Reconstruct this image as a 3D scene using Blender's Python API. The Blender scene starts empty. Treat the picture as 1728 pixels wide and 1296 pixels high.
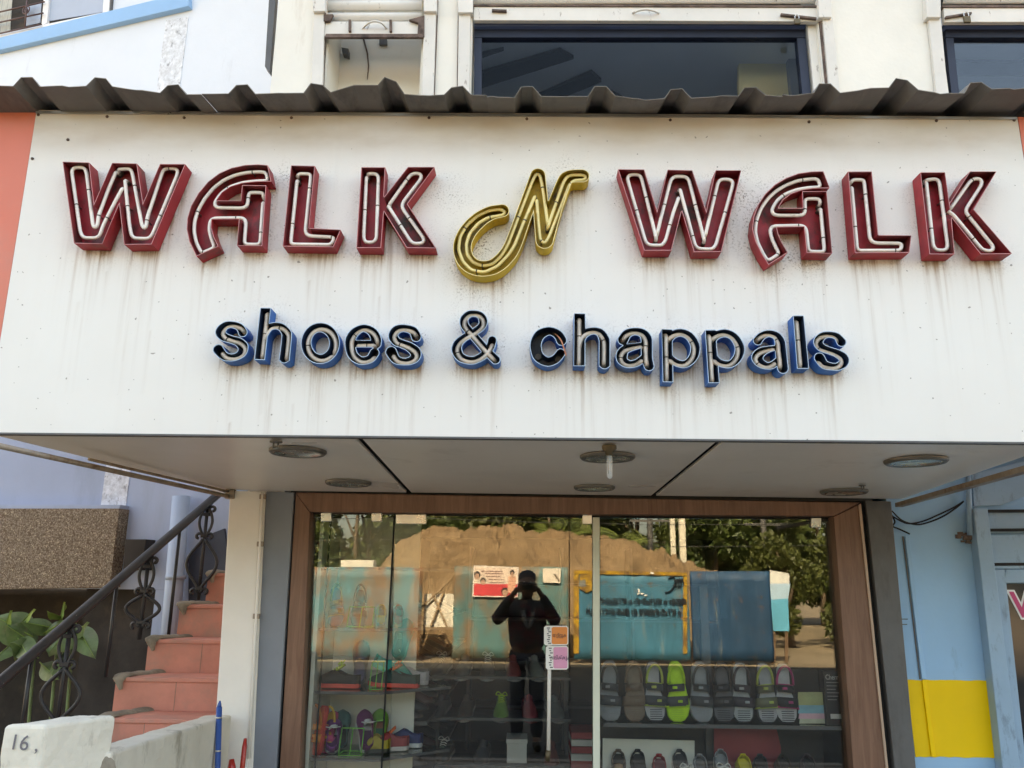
import bpy, bmesh, math, random
import numpy as np
from mathutils import Vector, Matrix
random.seed(7)
rng = np.random.default_rng(11)
SC = bpy.context.scene
COL = SC.collection

# ---------------------------------------------------------------- camera
F = 1380.0                       # focal length in photo pixels (1728 wide)
CAM = Vector((0.0, -4.2, 1.55))
_n = Vector(((888 - 864) / F, -(993 - 648) / F, -1.0)).normalized()   # where +Y lies in camera space
_r = math.radians(0.35)
_u = Vector((math.sin(_r), math.cos(_r), 0.0))
_u = (_u - _n * _u.dot(_n)).normalized()
_x = _n.cross(_u)
cd = bpy.data.cameras.new('camera')
cd.sensor_fit = 'HORIZONTAL'; cd.sensor_width = 36.0
cd.lens = F / 1728.0 * 36.0
cd.clip_start = 0.005; cd.clip_end = 500.0
cam = bpy.data.objects.new('camera', cd); COL.objects.link(cam)
R3 = Matrix((_x, _n, _u))        # rows: world axes in camera space -> camera to world
cam.matrix_world = Matrix.Translation(CAM) @ R3.to_4x4()
SC.camera = cam

# ---------------------------------------------------------------- sky, sun, exposure
SUN_EL, SUN_AZ = math.radians(42), math.radians(-14)     # behind the shop, a little to the left
w = bpy.data.worlds.new('World'); SC.world = w; w.use_nodes = True
nt = w.node_tree; nt.nodes.clear()
sky = nt.nodes.new('ShaderNodeTexSky'); sky.sky_type = 'NISHITA'; sky.sun_disc = False
sky.sun_elevation = SUN_EL; sky.sun_rotation = SUN_AZ
sky.air_density = 1.0; sky.dust_density = 4.0; sky.ozone_density = 0.3
bg = nt.nodes.new('ShaderNodeBackground'); bg.inputs['Strength'].default_value = 0.15
wo = nt.nodes.new('ShaderNodeOutputWorld')
nt.links.new(sky.outputs[0], bg.inputs[0]); nt.links.new(bg.outputs[0], wo.inputs[0])
sd = bpy.data.lights.new('sun', 'SUN'); sd.energy = 5.0; sd.angle = math.radians(0.53); sd.color = (1.0, 0.93, 0.82)
sun = bpy.data.objects.new('sun', sd); COL.objects.link(sun)
_sv = Vector((math.sin(SUN_AZ) * math.cos(SUN_EL), math.cos(SUN_AZ) * math.cos(SUN_EL), math.sin(SUN_EL)))
sun.rotation_euler = _sv.to_track_quat('Z', 'Y').to_euler()
sun.location = _sv * 30
vs = SC.view_settings
SC.display_settings.display_device = 'sRGB'
vs.view_transform = 'Standard'; vs.look = 'None'; vs.gamma = 1.0; vs.use_curve_mapping = False
vs.exposure = 2.67
vs.use_white_balance = True; vs.white_balance_temperature = 8650; vs.white_balance_tint = 10
SC.cycles.use_denoising = True
SC.cycles.max_bounces = 9; SC.cycles.diffuse_bounces = 4; SC.cycles.glossy_bounces = 5
SC.cycles.transparent_max_bounces = 16; SC.cycles.caustics_reflective = False; SC.cycles.caustics_refractive = False
SC.cycles.sample_clamp_indirect = 6.0

# ---------------------------------------------------------------- places
def ray(px, py):
    d = Vector(((px - 864) / F, -(py - 648) / F, -1.0))
    return Vector((_x.dot(d), _n.dot(d), _u.dot(d)))
def U(px, py, Y=0.0):
    d = ray(px, py); return CAM + d * ((Y - CAM.y) / d.y)
def UZ(px, py, Z):
    d = ray(px, py); return CAM + d * ((Z - CAM.z) / d.z)
def UP(px, py, O, n):
    d = ray(px, py); return CAM + d * ((O - CAM).dot(n) / d.dot(n))
def ext(a, b, y):                # the point at height y on the line through a and b
    return (a[0] + (b[0] - a[0]) * (y - a[1]) / (b[1] - a[1]), y)
def RV(px, py, Yv):              # a thing across the street, seen mirrored in the shop glass (plane Y = 0)
    p = U(px, py, Yv); return Vector((p.x, -p.y, p.z))

# ---------------------------------------------------------------- objects
def tag(o, label=None, cat=None, group=None, kind=None):
    if label: o['label'] = label
    if cat: o['category'] = cat
    if group: o['group'] = group
    if kind: o['kind'] = kind
    return o
def wloc(o):
    p = Vector((0, 0, 0))
    while o is not None:
        p += o.location; o = o.parent
    return p
def thing(name, label, cat, loc=(0, 0, 0), group=None):
    o = bpy.data.objects.new(name, None); COL.objects.link(o)
    o.empty_display_size = 0.1; o.location = loc
    return tag(o, label, cat, group)
def link(name, me, mat, parent=None):
    o = bpy.data.objects.new(name, me); COL.objects.link(o)
    if mat is not None:
        for m in (mat if isinstance(mat, (list, tuple)) else [mat]): me.materials.append(m)
    o.parent = parent
    return o
def copy_tree(o, parent=None):
    c = o.copy(); COL.objects.link(c); c.parent = parent
    for ch in o.children: copy_tree(ch, c)
    return c

class MB:
    """collects geometry in world space and links it as one mesh object"""
    def __init__(s, xf=None): s.v = []; s.f = []; s.m = []; s.sm = []; s.xf = xf; s.cm = 0
    def av(s, p):
        if s.xf: p = s.xf(*p)
        s.v.append(tuple(p)); return len(s.v) - 1
    def face(s, idx, smooth=False): s.f.append(tuple(idx)); s.m.append(s.cm); s.sm.append(smooth)
    def box(s, x0, x1, y0, y1, z0, z1):
        i = [s.av(p) for p in ((x0,y0,z0),(x1,y0,z0),(x1,y1,z0),(x0,y1,z0),(x0,y0,z1),(x1,y0,z1),(x1,y1,z1),(x0,y1,z1))]
        for q in ((0,3,2,1),(4,5,6,7),(0,1,5,4),(1,2,6,5),(2,3,7,6),(3,0,4,7)): s.face([i[k] for k in q])
        return s
    def prism(s, pts, off):      # polygon (3D points) swept by the vector off
        off = Vector(off); n = len(pts)
        a = [s.av(p) for p in pts]; b = [s.av(Vector(p) + off) for p in pts]
        s.face(a); s.face(b[::-1])
        for k in range(n): s.face((a[k], b[k], b[(k+1) % n], a[(k+1) % n]))
        return s
    def slab(s, px, Y, depth):   # pixel outline on the plane Y, thickness going back
        return s.prism([U(x, y, Y) for x, y in px], (0, depth, 0))
    def quad(s, *p): s.face([s.av(q) for q in p]); return s
    def tube(s, path, r, n=8, closed=False, caps=True):
        P = [Vector(p) for p in path]; N = len(P)
        rr = r if isinstance(r, (list, tuple)) else [r] * N
        rings = []; up = None
        for k in range(N):
            if closed: t = P[(k+1) % N] - P[k-1]
            else: t = P[min(k+1, N-1)] - P[max(k-1, 0)]
            if t.length < 1e-9: t = Vector((0, 0, 1))
            t.normalize()
            if up is None:
                up = Vector((0, 0, 1)) if abs(t.z) < 0.9 else Vector((0, 1, 0))
            a = up - t * up.dot(t)
            if a.length < 1e-6: a = t.orthogonal()
            a.normalize(); up = a; b = t.cross(a)
            rings.append([s.av(P[k] + a * (rr[k] * math.cos(2*math.pi*j/n)) + b * (rr[k] * math.sin(2*math.pi*j/n))) for j in range(n)])
        for k in range(N if closed else N - 1):
            A, B = rings[k], rings[(k+1) % N]
            for j in range(n): s.face((A[j], A[(j+1) % n], B[(j+1) % n], B[j]), True)
        if caps and not closed:
            s.face(rings[0][::-1]); s.face(rings[-1])
        return s
    def lathe(s, c, prof, n=24, axis='z'):   # profile of (radius, height)
        rings = []
        for r, h in prof:
            ring = []
            for j in range(n):
                a = 2*math.pi*j/n
                if axis == 'z': p = (c[0] + r*math.cos(a), c[1] + r*math.sin(a), c[2] + h)
                elif axis == 'y': p = (c[0] + r*math.cos(a), c[1] + h, c[2] + r*math.sin(a))
                else: p = (c[0] + h, c[1] + r*math.cos(a), c[2] + r*math.sin(a))
                ring.append(s.av(p))
            rings.append(ring)
        for A, B in zip(rings, rings[1:]):
            for j in range(n): s.face((A[j], A[(j+1) % n], B[(j+1) % n], B[j]), True)
        return s
    def grid(s, fn, nu, nv, smooth=True, wrap=False):
        idx = [[s.av(fn(i / (nu - (0 if wrap else 1)), j / (nv - 1))) for j in range(nv)] for i in range(nu)]
        for i in range(nu if wrap else nu - 1):
            for j in range(nv - 1):
                a = idx[i]; b = idx[(i+1) % nu]
                s.face((a[j], b[j], b[j+1], a[j+1]), smooth)
        return s
    def build(s, name, mat, parent=None, bevel=0, solid=0, label=None, cat=None, group=None, kind=None, seg=2, recalc=True):
        if parent is not None: base = wloc(parent)
        elif cat or kind:
            a = np.array(s.v); base = Vector((float(a[:,0].mean()), float(a[:,1].mean()), float(a[:,2].min())))
        else: base = Vector((0, 0, 0))
        me = bpy.data.meshes.new(name)
        me.from_pydata([(x - base.x, y - base.y, z - base.z) for x, y, z in s.v], [], s.f)
        me.polygons.foreach_set('material_index', s.m); me.polygons.foreach_set('use_smooth', s.sm)
        if recalc:
            bm = bmesh.new(); bm.from_mesh(me); bmesh.ops.recalc_face_normals(bm, faces=bm.faces); bm.to_mesh(me); bm.free()
        me.update()
        o = link(name, me, mat, parent)
        if parent is None: o.location = base
        if solid:
            md = o.modifiers.new('solid', 'SOLIDIFY'); md.thickness = solid; md.offset = -1
        if bevel:
            md = o.modifiers.new('bevel', 'BEVEL'); md.width = bevel; md.segments = seg; md.limit_method = 'ANGLE'; md.angle_limit = math.radians(40)
        return tag(o, label, cat, group, kind)

def roughen(o, strength=0.01, size=0.12, levels=4):
    s_ = o.modifiers.new('fine', 'SUBSURF'); s_.subdivision_type = 'SIMPLE'; s_.levels = levels; s_.render_levels = levels
    tx = bpy.data.textures.new('lumps', 'CLOUDS'); tx.noise_scale = size; tx.noise_depth = 3
    d = o.modifiers.new('lumps', 'DISPLACE'); d.texture = tx; d.strength = strength; d.mid_level = 0.5; d.texture_coords = 'GLOBAL'
    return o

def smooth_path(pts, n=6, closed=False):
    P = [Vector(p) for p in pts]; out = []; N = len(P)
    for k in range(N if closed else N - 1):
        g = lambda i: P[i % N] if closed else P[max(0, min(N - 1, i))]
        p0, p1, p2, p3 = g(k-1), g(k), g(k+1), g(k+2)
        for j in range(n):
            t = j / n
            out.append(0.5 * ((2*p1) + (p2-p0)*t + (2*p0-5*p1+4*p2-p3)*t*t + (3*p1-p0-3*p2+p3)*t*t*t))
    if not closed: out.append(P[-1])
    return out

def text(body, size, loc, mat, name, parent=None, rz=0.0, align='CENTER', extrude=0.0006, sx=1.0, offset=0.0, tilt=0.0, fit=None):
    cu = bpy.data.curves.new(name, 'FONT'); cu.body = body; cu.size = size; cu.extrude = extrude
    cu.align_x = align; cu.align_y = 'CENTER'; cu.resolution_u = 3; cu.offset = offset
    t = bpy.data.objects.new(name + '_curve', cu); COL.objects.link(t)
    dg = bpy.context.evaluated_depsgraph_get(); dg.update()
    me = bpy.data.meshes.new_from_object(t.evaluated_get(dg)); me.name = name
    bpy.data.objects.remove(t, do_unlink=True); bpy.data.curves.remove(cu)
    me.materials.clear()
    if fit:
        xx = [v.co.x for v in me.vertices]; sx = fit / (max(xx) - min(xx))
    me.transform(Matrix.Rotation(rz, 4, 'Z') @ Matrix.Rotation(math.pi/2, 4, 'X') @ Matrix.Rotation(tilt, 4, 'Z') @ Matrix.Diagonal((sx, 1, 1, 1)))
    o = link(name, me, mat, parent)
    o.location = Vector(loc) - (wloc(parent) if parent else Vector((0, 0, 0)))
    return o

# ---------------------------------------------------------------- materials
MATS = {}
def lin(c):
    return tuple(((v/255)/12.92 if v/255 <= 0.04045 else (((v/255)+0.055)/1.055)**2.4) for v in c)
class NT:
    def __init__(s, name):
        s.m = bpy.data.materials.new(name); s.m.use_nodes = True
        s.t = s.m.node_tree; s.n = s.t.nodes; s.n.clear()
        s.out = s.n.new('ShaderNodeOutputMaterial'); MATS[name] = s.m
    def a(s, typ, **kw):
        nd = s.n.new(typ)
        for k, v in kw.items():
            if k in nd.inputs.keys():
                if hasattr(v, 'is_linked') or isinstance(v, bpy.types.NodeSocket): s.t.links.new(v, nd.inputs[k])
                else: nd.inputs[k].default_value = v
            else: setattr(nd, k, v)
        return nd
    def l(s, a, b): s.t.links.new(a, b)
    def coords(s, scale=(1, 1, 1), kind='Object', rnd=False):
        tc = s.a('ShaderNodeTexCoord')
        mp = s.a('ShaderNodeMapping'); s.l(tc.outputs[kind], mp.inputs['Vector']); mp.inputs['Scale'].default_value = scale
        if rnd:
            oi = s.a('ShaderNodeObjectInfo'); mu = s.a('ShaderNodeMath', operation='MULTIPLY'); s.l(oi.outputs['Random'], mu.inputs[0]); mu.inputs[1].default_value = 37.0
            s.l(mu.outputs[0], mp.inputs['Location'])
        return mp.outputs[0]
    def noise(s, vec, scale, detail=4, rough=0.6, lo=0.35, hi=0.65, dist=0.0):
        nz = s.a('ShaderNodeTexNoise'); s.l(vec, nz.inputs['Vector'])
        nz.inputs['Scale'].default_value = scale; nz.inputs['Detail'].default_value = detail; nz.inputs['Roughness'].default_value = rough; nz.inputs['Distortion'].default_value = dist
        mr = s.a('ShaderNodeMapRange'); mr.inputs['From Min'].default_value = lo; mr.inputs['From Max'].default_value = hi
        s.l(nz.outputs[0], mr.inputs['Value']); return mr.outputs[0]
    def math(s, op, a, b=None):
        nd = s.a('ShaderNodeMath', operation=op)
        for k, v in enumerate((a, b)):
            if v is None: continue
            if isinstance(v, (int, float)): nd.inputs[k].default_value = v
            else: s.l(v, nd.inputs[k])
        nd.use_clamp = False
        return nd.outputs[0]
    def mix(s, fac, a, b):
        nd = s.a('ShaderNodeMix', data_type='RGBA')
        for k, v in ((0, fac), (6, a), (7, b)):
            if isinstance(v, (int, float)): nd.inputs[k].default_value = v
            elif isinstance(v, (tuple, list)): nd.inputs[k].default_value = (v[0], v[1], v[2], 1)
            else: s.l(v, nd.inputs[k])
        return nd.outputs[2]
    def finish(s, col, rough=0.6, metal=0.0, bump=None, bd=0.002, bs=0.5, spec=0.5, coat=0.0, sub=None):
        p = s.a('ShaderNodeBsdfPrincipled')
        if isinstance(col, (tuple, list)): p.inputs['Base Color'].default_value = (col[0], col[1], col[2], 1)
        else: s.l(col, p.inputs['Base Color'])
        if isinstance(rough, (int, float)): p.inputs['Roughness'].default_value = rough
        else: s.l(rough, p.inputs['Roughness'])
        if isinstance(metal, (int, float)): p.inputs['Metallic'].default_value = metal
        else: s.l(metal, p.inputs['Metallic'])
        p.inputs['Specular IOR Level'].default_value = spec; p.inputs['Coat Weight'].default_value = coat
        if bump is not None:
            b = s.a('ShaderNodeBump'); s.l(bump, b.inputs['Height']); b.inputs['Distance'].default_value = bd; b.inputs['Strength'].default_value = bs
            s.l(b.outputs[0], p.inputs['Normal'])
        s.l(p.outputs[0], s.out.inputs['Surface']); return s.m

def paint(name, c, rough=0.55, var=0.12, scale=3.0, dirt=None, dlo=0.55, dhi=0.75, dscale=4.0, dstretch=(1, 1, 1), bump=0.0, bscale=60, metal=0.0, spec=0.4, rnd=True, coat=0.0):
    """a plain coloured surface with large and fine variation, optional dirt or worn colour in patches"""
    s = NT(name); v = s.coords(rnd=rnd)
    n1 = s.noise(v, scale, 5, 0.65, 0.3, 0.7)
    c0 = tuple(max(0, x * (1 - var)) for x in c); c1 = tuple(min(1, x * (1 + var)) for x in c)
    col = s.mix(n1, c0, c1)
    if dirt is not None:
        v2 = s.coords(dstretch, rnd=rnd)
        n2 = s.noise(v2, dscale, 8, 0.7, dlo, dhi)
        col = s.mix(n2, col, dirt)
    r = s.noise(v, scale * 2.3, 3, 0.5, 0.2, 0.8)
    mr = s.a('ShaderNodeMapRange'); s.l(r, mr.inputs['Value']); mr.inputs['To Min'].default_value = max(0.02, rough - 0.1); mr.inputs['To Max'].default_value = min(1, rough + 0.1)
    h = s.noise(v, bscale, 5, 0.6, 0.0, 1.0) if bump else None
    return s.finish(col, mr.outputs[0], metal, h, bump, 0.6, spec, coat)

def wood(name, c0, c1):
    s = NT(name); v = s.coords((14, 14, 0.9))
    n = s.noise(v, 3.0, 6, 0.6, 0.3, 0.7, 1.2)
    v2 = s.coords((1, 1, 0.3)); n2 = s.noise(v2, 6, 3, 0.5, 0.35, 0.7)
    col = s.mix(n, c0, c1); col = s.mix(s.math('MULTIPLY', n2, 0.3), col, tuple(x * 0.6 for x in c0))
    return s.finish(col, 0.45, 0, n, 0.0008, 0.4, 0.4)

def glass(name, tint=(0.9, 0.95, 0.93), base=0.06, gain=1.0):
    """thin pane: Fresnel mirror over a clear, faintly tinted pane"""
    s = NT(name)
    fr = s.a('ShaderNodeFresnel'); fr.inputs['IOR'].default_value = 1.5
    fac = s.math('ADD', s.math('MULTIPLY', fr.outputs[0], gain), base)
    t = s.a('ShaderNodeBsdfTransparent'); t.inputs[0].default_value = (*tint, 1)
    g = s.a('ShaderNodeBsdfGlossy'); g.inputs['Roughness'].default_value = 0.0; g.inputs['Color'].default_value = (0.97, 0.99, 0.97, 1)
    m = s.a('ShaderNodeMixShader'); s.l(fac, m.inputs[0]); s.l(t.outputs[0], m.inputs[1]); s.l(g.outputs[0], m.inputs[2])
    s.l(m.outputs[0], s.out.inputs['Surface']); return s.m

# ================================================================ materials
M = {}
M['white_wall'] = paint('white_wall', (0.80, 0.77, 0.70), 0.8, 0.07, 1.3, (0.55, 0.47, 0.37), 0.62, 0.85, 1.6, (3, 3, 0.5), 0.002, 40)
M['white_pillar'] = paint('white_pillar', (0.78, 0.75, 0.69), 0.75, 0.06, 2.0, (0.33, 0.25, 0.18), 0.66, 0.80, 3.0, (2.5, 2.5, 0.6), 0.002, 45)
M['low_wall'] = paint('low_wall', (0.70, 0.66, 0.56), 0.85, 0.1, 3.0, (0.20, 0.17, 0.12), 0.58, 0.78, 3.4, (2, 2, 0.8), 0.004, 35)
M['grey_paint'] = paint('grey_paint', (0.20, 0.225, 0.26), 0.5, 0.1, 3.0, (0.13, 0.10, 0.08), 0.62, 0.8, 5, (1, 1, 0.4), 0.001, 50)
M['dark_grey'] = paint('dark_grey', (0.105, 0.105, 0.105), 0.5, 0.15, 3.0, (0.05, 0.045, 0.04), 0.55, 0.8, 5, (1, 1, 0.3), 0.001, 50)
M['wood'] = wood('frame_wood', (0.145, 0.070, 0.044), (0.255, 0.138, 0.09))
M['black_gap'] = paint('black_gap', (0.012, 0.012, 0.012), 0.8, 0.2, 4)
M['neighbour'] = paint('neighbour_wall', (0.66, 0.72, 0.80), 0.85, 0.05, 0.8, (0.50, 0.54, 0.60), 0.6, 0.85, 1.5, (2, 2, 0.5), 0.002, 30)
M['rough_cast'] = paint('rough_cast', (0.66, 0.70, 0.76), 0.95, 0.25, 26.0, (0.30, 0.32, 0.36), 0.56, 0.66, 24, (1, 1, 0.6), 0.012, 34)
M['blue_trim'] = paint('blue_trim', (0.24, 0.45, 0.72), 0.6, 0.06, 2.0, None)
M['salmon_board'] = paint('salmon_board', (0.70, 0.19, 0.125), 0.45, 0.05, 1.0, (0.60, 0.22, 0.16), 0.55, 0.8, 2)
M['soffit'] = paint('soffit_panel', (0.84, 0.81, 0.765), 0.35, 0.07, 0.9, (0.45, 0.41, 0.35), 0.58, 0.85, 1.4, (1, 1, 1), 0.0)
M['alu'] = paint('aluminium', (0.55, 0.55, 0.54), 0.35, 0.08, 10, None, metal=0.9)
M['bare_rod'] = paint('rusty_rod', (0.30, 0.25, 0.20), 0.55, 0.2, 14, (0.16, 0.08, 0.04), 0.5, 0.7, 10, metal=0.4)
M['asbestos'] = paint('roof_sheet', (0.160, 0.157, 0.150), 0.8, 0.16, 4.0, (0.05, 0.045, 0.04), 0.5, 0.75, 3.0, (1.5, 0.5, 1), 0.002, 60)
M['asphalt'] = paint('asphalt', (0.042, 0.040, 0.037), 0.9, 0.25, 1.5, (0.07, 0.06, 0.05), 0.5, 0.75, 0.6, (1, 1, 1), 0.006, 90, rnd=False)
M['paving'] = paint('paving', (0.30, 0.27, 0.23), 0.9, 0.15, 1.2, (0.17, 0.14, 0.11), 0.5, 0.8, 0.8, (1, 1, 1), 0.004, 50, rnd=False)
M['earth'] = paint('earth', (0.26, 0.20, 0.13), 0.95, 0.2, 0.5, (0.17, 0.13, 0.08), 0.45, 0.7, 0.4, (1, 1, 1), 0.02, 8, rnd=False)
M['glass'] = glass('window_glass', (0.96, 0.975, 0.965), 0.018, 1.0)
M['dark_glass'] = glass('dark_glass', (0.86, 0.89, 0.92), 0.0, 0.13)
M['shelf_glass'] = glass('shelf_glass', (0.70, 0.86, 0.80), 0.03, 1.0)
M['steel'] = paint('brushed_steel', (0.62, 0.60, 0.56), 0.3, 0.06, 12, None, metal=0.85)
M['black_iron'] = paint('black_iron', (0.022, 0.022, 0.025), 0.42, 0.3, 8, (0.35, 0.35, 0.35), 0.66, 0.70, 26, bump=0.001, bscale=40)
M['terracotta'] = paint('red_oxide_step', (0.56, 0.235, 0.175), 0.6, 0.16, 4.0, (0.36, 0.23, 0.18), 0.50, 0.74, 3.5, (1, 1, 1), 0.001, 50)
M['cement'] = paint('cement', (0.25, 0.215, 0.165), 0.95, 0.2, 8.0, (0.15, 0.13, 0.10), 0.5, 0.7, 9, (1, 1, 1), 0.004, 40)
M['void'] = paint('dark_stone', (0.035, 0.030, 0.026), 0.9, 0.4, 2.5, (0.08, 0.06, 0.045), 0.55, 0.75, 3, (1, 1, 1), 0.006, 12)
M['drain'] = paint('drain_pipe', (0.38, 0.47, 0.60), 0.5, 0.05, 2, None)

def pebble():
    s = NT('pebble_dash'); v = s.coords()
    vo = s.a('ShaderNodeTexVoronoi'); s.l(v, vo.inputs['Vector']); vo.inputs['Scale'].default_value = 95
    n = s.noise(v, 40, 3, 0.6, 0.3, 0.7)
    c = s.mix(n, (0.20, 0.155, 0.11), (0.36, 0.295, 0.22))
    sep = s.a('ShaderNodeSeparateColor'); s.l(vo.outputs['Color'], sep.inputs[0])
    br = s.a('ShaderNodeMapRange'); s.l(sep.outputs[0], br.inputs['Value']); br.inputs['From Min'].default_value = 0.86; br.inputs['From Max'].default_value = 0.97
    c = s.mix(br.outputs[0], c, (0.50, 0.41, 0.29))
    dk = s.a('ShaderNodeMapRange'); s.l(vo.outputs['Distance'], dk.inputs['Value']); dk.inputs['From Min'].default_value = 0.35; dk.inputs['From Max'].default_value = 0.7
    c = s.mix(dk.outputs[0], c, (0.13, 0.09, 0.055))
    inv = s.math('SUBTRACT', 1.0, vo.outputs['Distance'])
    return s.finish(c, 0.85, 0, inv, 0.006, 0.9)
M['pebble'] = pebble()
M['neighbour_shaded'] = paint('neighbour_wall_shaded', (0.37, 0.44, 0.58), 0.85, 0.07, 0.9, (0.28, 0.33, 0.42), 0.5, 0.8, 1.2, (2, 2, 0.5), 0.002, 30)  # darker copy of the same wall, shade under the canopy put into its colour

# ================================================================ ground and road
def sheet(name, x0, x1, y0, y1, z, mat):
    m = MB(); m.quad((x0, y0, z), (x1, y0, z), (x1, y1, z), (x0, y1, z)); o = m.build(name, mat, kind='structure'); return o
sheet('ground', -120, 120, -160, 60, -0.02, M['earth'])
sheet('road', -60, 60, -14.2, -3.4, -0.016, M['asphalt'])
pv = MB()
for i in range(-12, 13):
    for j in range(3):
        pv.box(i * 0.6 + 0.004, i * 0.6 + 0.596, -3.3 + j * 0.6 + 0.004, -3.3 + j * 0.6 + 0.596, -0.05, 0.115 + 0.004 * random.random())
pv.build('pavement', M['paving'], kind='structure')
kb = MB(); [kb.box(-9 + i * 0.9, -9 + i * 0.9 + 0.89, -3.42, -3.305, -0.05, 0.13) for i in range(20)]
kb.build('kerb', M['paving'], kind='structure', bevel=0.012)

# ================================================================ the shop building
SB = thing('shop_building', 'white two storey shop building behind the sign with half raised rolling shutters upstairs', 'building', (0.2, 0.3, 0))
YW = -0.05                                  # face of the upper wall
z_top = 13.2
def zat(py, Y): return U(888, py, Y).z
def xat(px, py, Y): return U(px, py, Y).x
# upper wall, pieced round its openings: niche 548-712, window 797-1385, window 1590+
xs = [xat(462, 90, YW), xat(546, 90, YW), xat(713, 90, YW), xat(796, 90, YW), xat(1384, 90, YW), xat(1592, 90, YW), xat(1800, 90, YW) + 1.0]
zb = 2.7
zt_n = zat(-70, YW)
def wallbox(x0, x1, z0, z1, y0=YW, y1=YW + 0.22):
    MB().box(x0, x1, y0, y1, z0, z1).build('wall', M['white_wall'], SB)
wallbox(xs[0], xs[1], zb, zt_n)
wallbox(xs[2], xs[3], zb, zt_n)
zsill = zat(218, YW)
wallbox(xs[3] + 0.001, xs[4] - 0.001, zb, zsill)
wallbox(xs[5] + 0.001, xat(1822, 90, YW) - 0.001, zb, zsill)
wallbox(xs[1] + 0.001, xs[2] - 0.001, zb, zat(235, YW))
wallbox(xs[4], xs[5], zb, zt_n)
wallbox(xat(1822, 90, YW), xs[6], zb, zt_n)
wallbox(xs[0], xs[6], zt_n, z_top)
wallbox(xs[0], xs[6], 2.25, zb)
MB().box(xs[0] - 0.1, xs[6] + 0.3, 0.2, 7.0, z_top + 0.002, z_top + 0.25).build('roof', M['white_wall'], SB)
MB().box(xs[0], xs[0] + 0.2, YW + 0.222, 7.0, 0, z_top).build('wall', M['white_wall'], SB)       # side wall to the stairs
MB().box(xs[6] - 0.2, xs[6], YW + 0.222, 7.0, 0, z_top).build('wall', M['white_wall'], SB)
MB().box(xs[0] + 0.201, xs[6] - 0.201, 6.8, 7.0, 0, z_top).build('wall', M['white_wall'], SB)
MB().box(xs[0] + 0.201, xs[6] - 0.201, YW + 0.223, 6.79, 2.45, 2.6).build('floor_slab', M['white_wall'], SB)
# dark strip standing for the dark gap at the wall's left edge
MB().slab([(455, -20), (466, -20), (455, 122), (447, 112)], YW - 0.004, 0.05).build('gap_strip', M['dark_grey'], SB)
# guide channels of the shutters
M['channel'] = paint('channel_paint', (0.70, 0.67, 0.62), 0.55, 0.08, 3, (0.14, 0.08, 0.05), 0.62, 0.72, 9, (3, 3, 1))
M['channel_dark'] = paint('rusted_steel', (0.16, 0.11, 0.09), 0.8, 0.3, 9, (0.05, 0.035, 0.03), 0.45, 0.65, 12)
def channel(px):
    MB().slab(px, YW - 0.028, 0.026).build('shutter_channel', M['channel'], SB, bevel=0.003)
channel([(529, 20), (548, 20), (543, 180), (524, 180)])
channel([(716, 20), (736, 20), (731, 180), (711, 180)])
channel([(774, 22), (794, 22), (792, 180), (772, 180)])
channel([(1388, 30), (1406, 30), (1420, 180), (1402, 180)])
channel([(1567, 30), (1588, 30), (1602, 180), (1583, 180)])
for px in ([(527, -30), (549, -30), (549, 19), (528, 19)], [(714, -30), (737, -30), (737, 19), (715, 19)], [(772, -30), (798, -30), (798, 21), (773, 21)],
           [(1380, -30), (1402, -30), (1404, 29), (1382, 29)], [(1562, -30), (1588, -30), (1588, 29), (1564, 29)]):
    MB().slab(px, YW - 0.05, 0.05).build('shutter_bracket', M['channel'], SB, bevel=0.004)
# rusty seams beside the openings
for px in ([(545.5, 40), (549, 40), (543.5, 180), (540, 180)], [(1382.5, 33), (1387, 33), (1402, 180), (1397, 180)], [(738, 0), (739.5, 0), (732.5, 180), (731.2, 180)], [(773, 0), (774, 0), (771.5, 180), (770.5, 180)]):
    MB().slab(px, YW - 0.012, 0.03).build('rusty_seam', M['channel_dark'], SB)
# niche
Yn = YW + 0.32
nl, nr = xs[1] + 0.003, xs[2] - 0.003
MB().box(nl, nr, Yn, Yn + 0.03, zb, zt_n).build('niche_back', M['white_wall'], SB)
M['niche'] = paint('niche_plaster', (0.74, 0.71, 0.64), 0.85, 0.06, 2, (0.55, 0.50, 0.43), 0.6, 0.8, 3)
MB().box(nl, nl + 0.012, YW + 0.04, Yn - 0.002, zb, zt_n).build('niche_side', M['niche'], SB)
MB().box(nr - 0.012, nr, YW + 0.04, Yn - 0.002, zb, zt_n).build('niche_side', M['niche'], SB)
MB().slab([(640, 66), (653, 66), (653, 75), (640, 75)], Yn - 0.02, 0.018).build('niche_box', M['dark_grey'], SB)
MB().slab([(576, 80), (588, 82), (588, 93), (578, 90)], Yn - 0.05, 0.045).build('niche_bracket', M['dark_grey'], SB)
MB().tube([U(613, 64, Yn - 0.006), U(620, 90, Yn - 0.006), U(622, 112, Yn - 0.006), U(620, 134, Yn - 0.006)], [0.006, 0.005, 0.004, 0.002], 6).build('rain_stain_strip', M['channel_dark'], SB)

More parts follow.
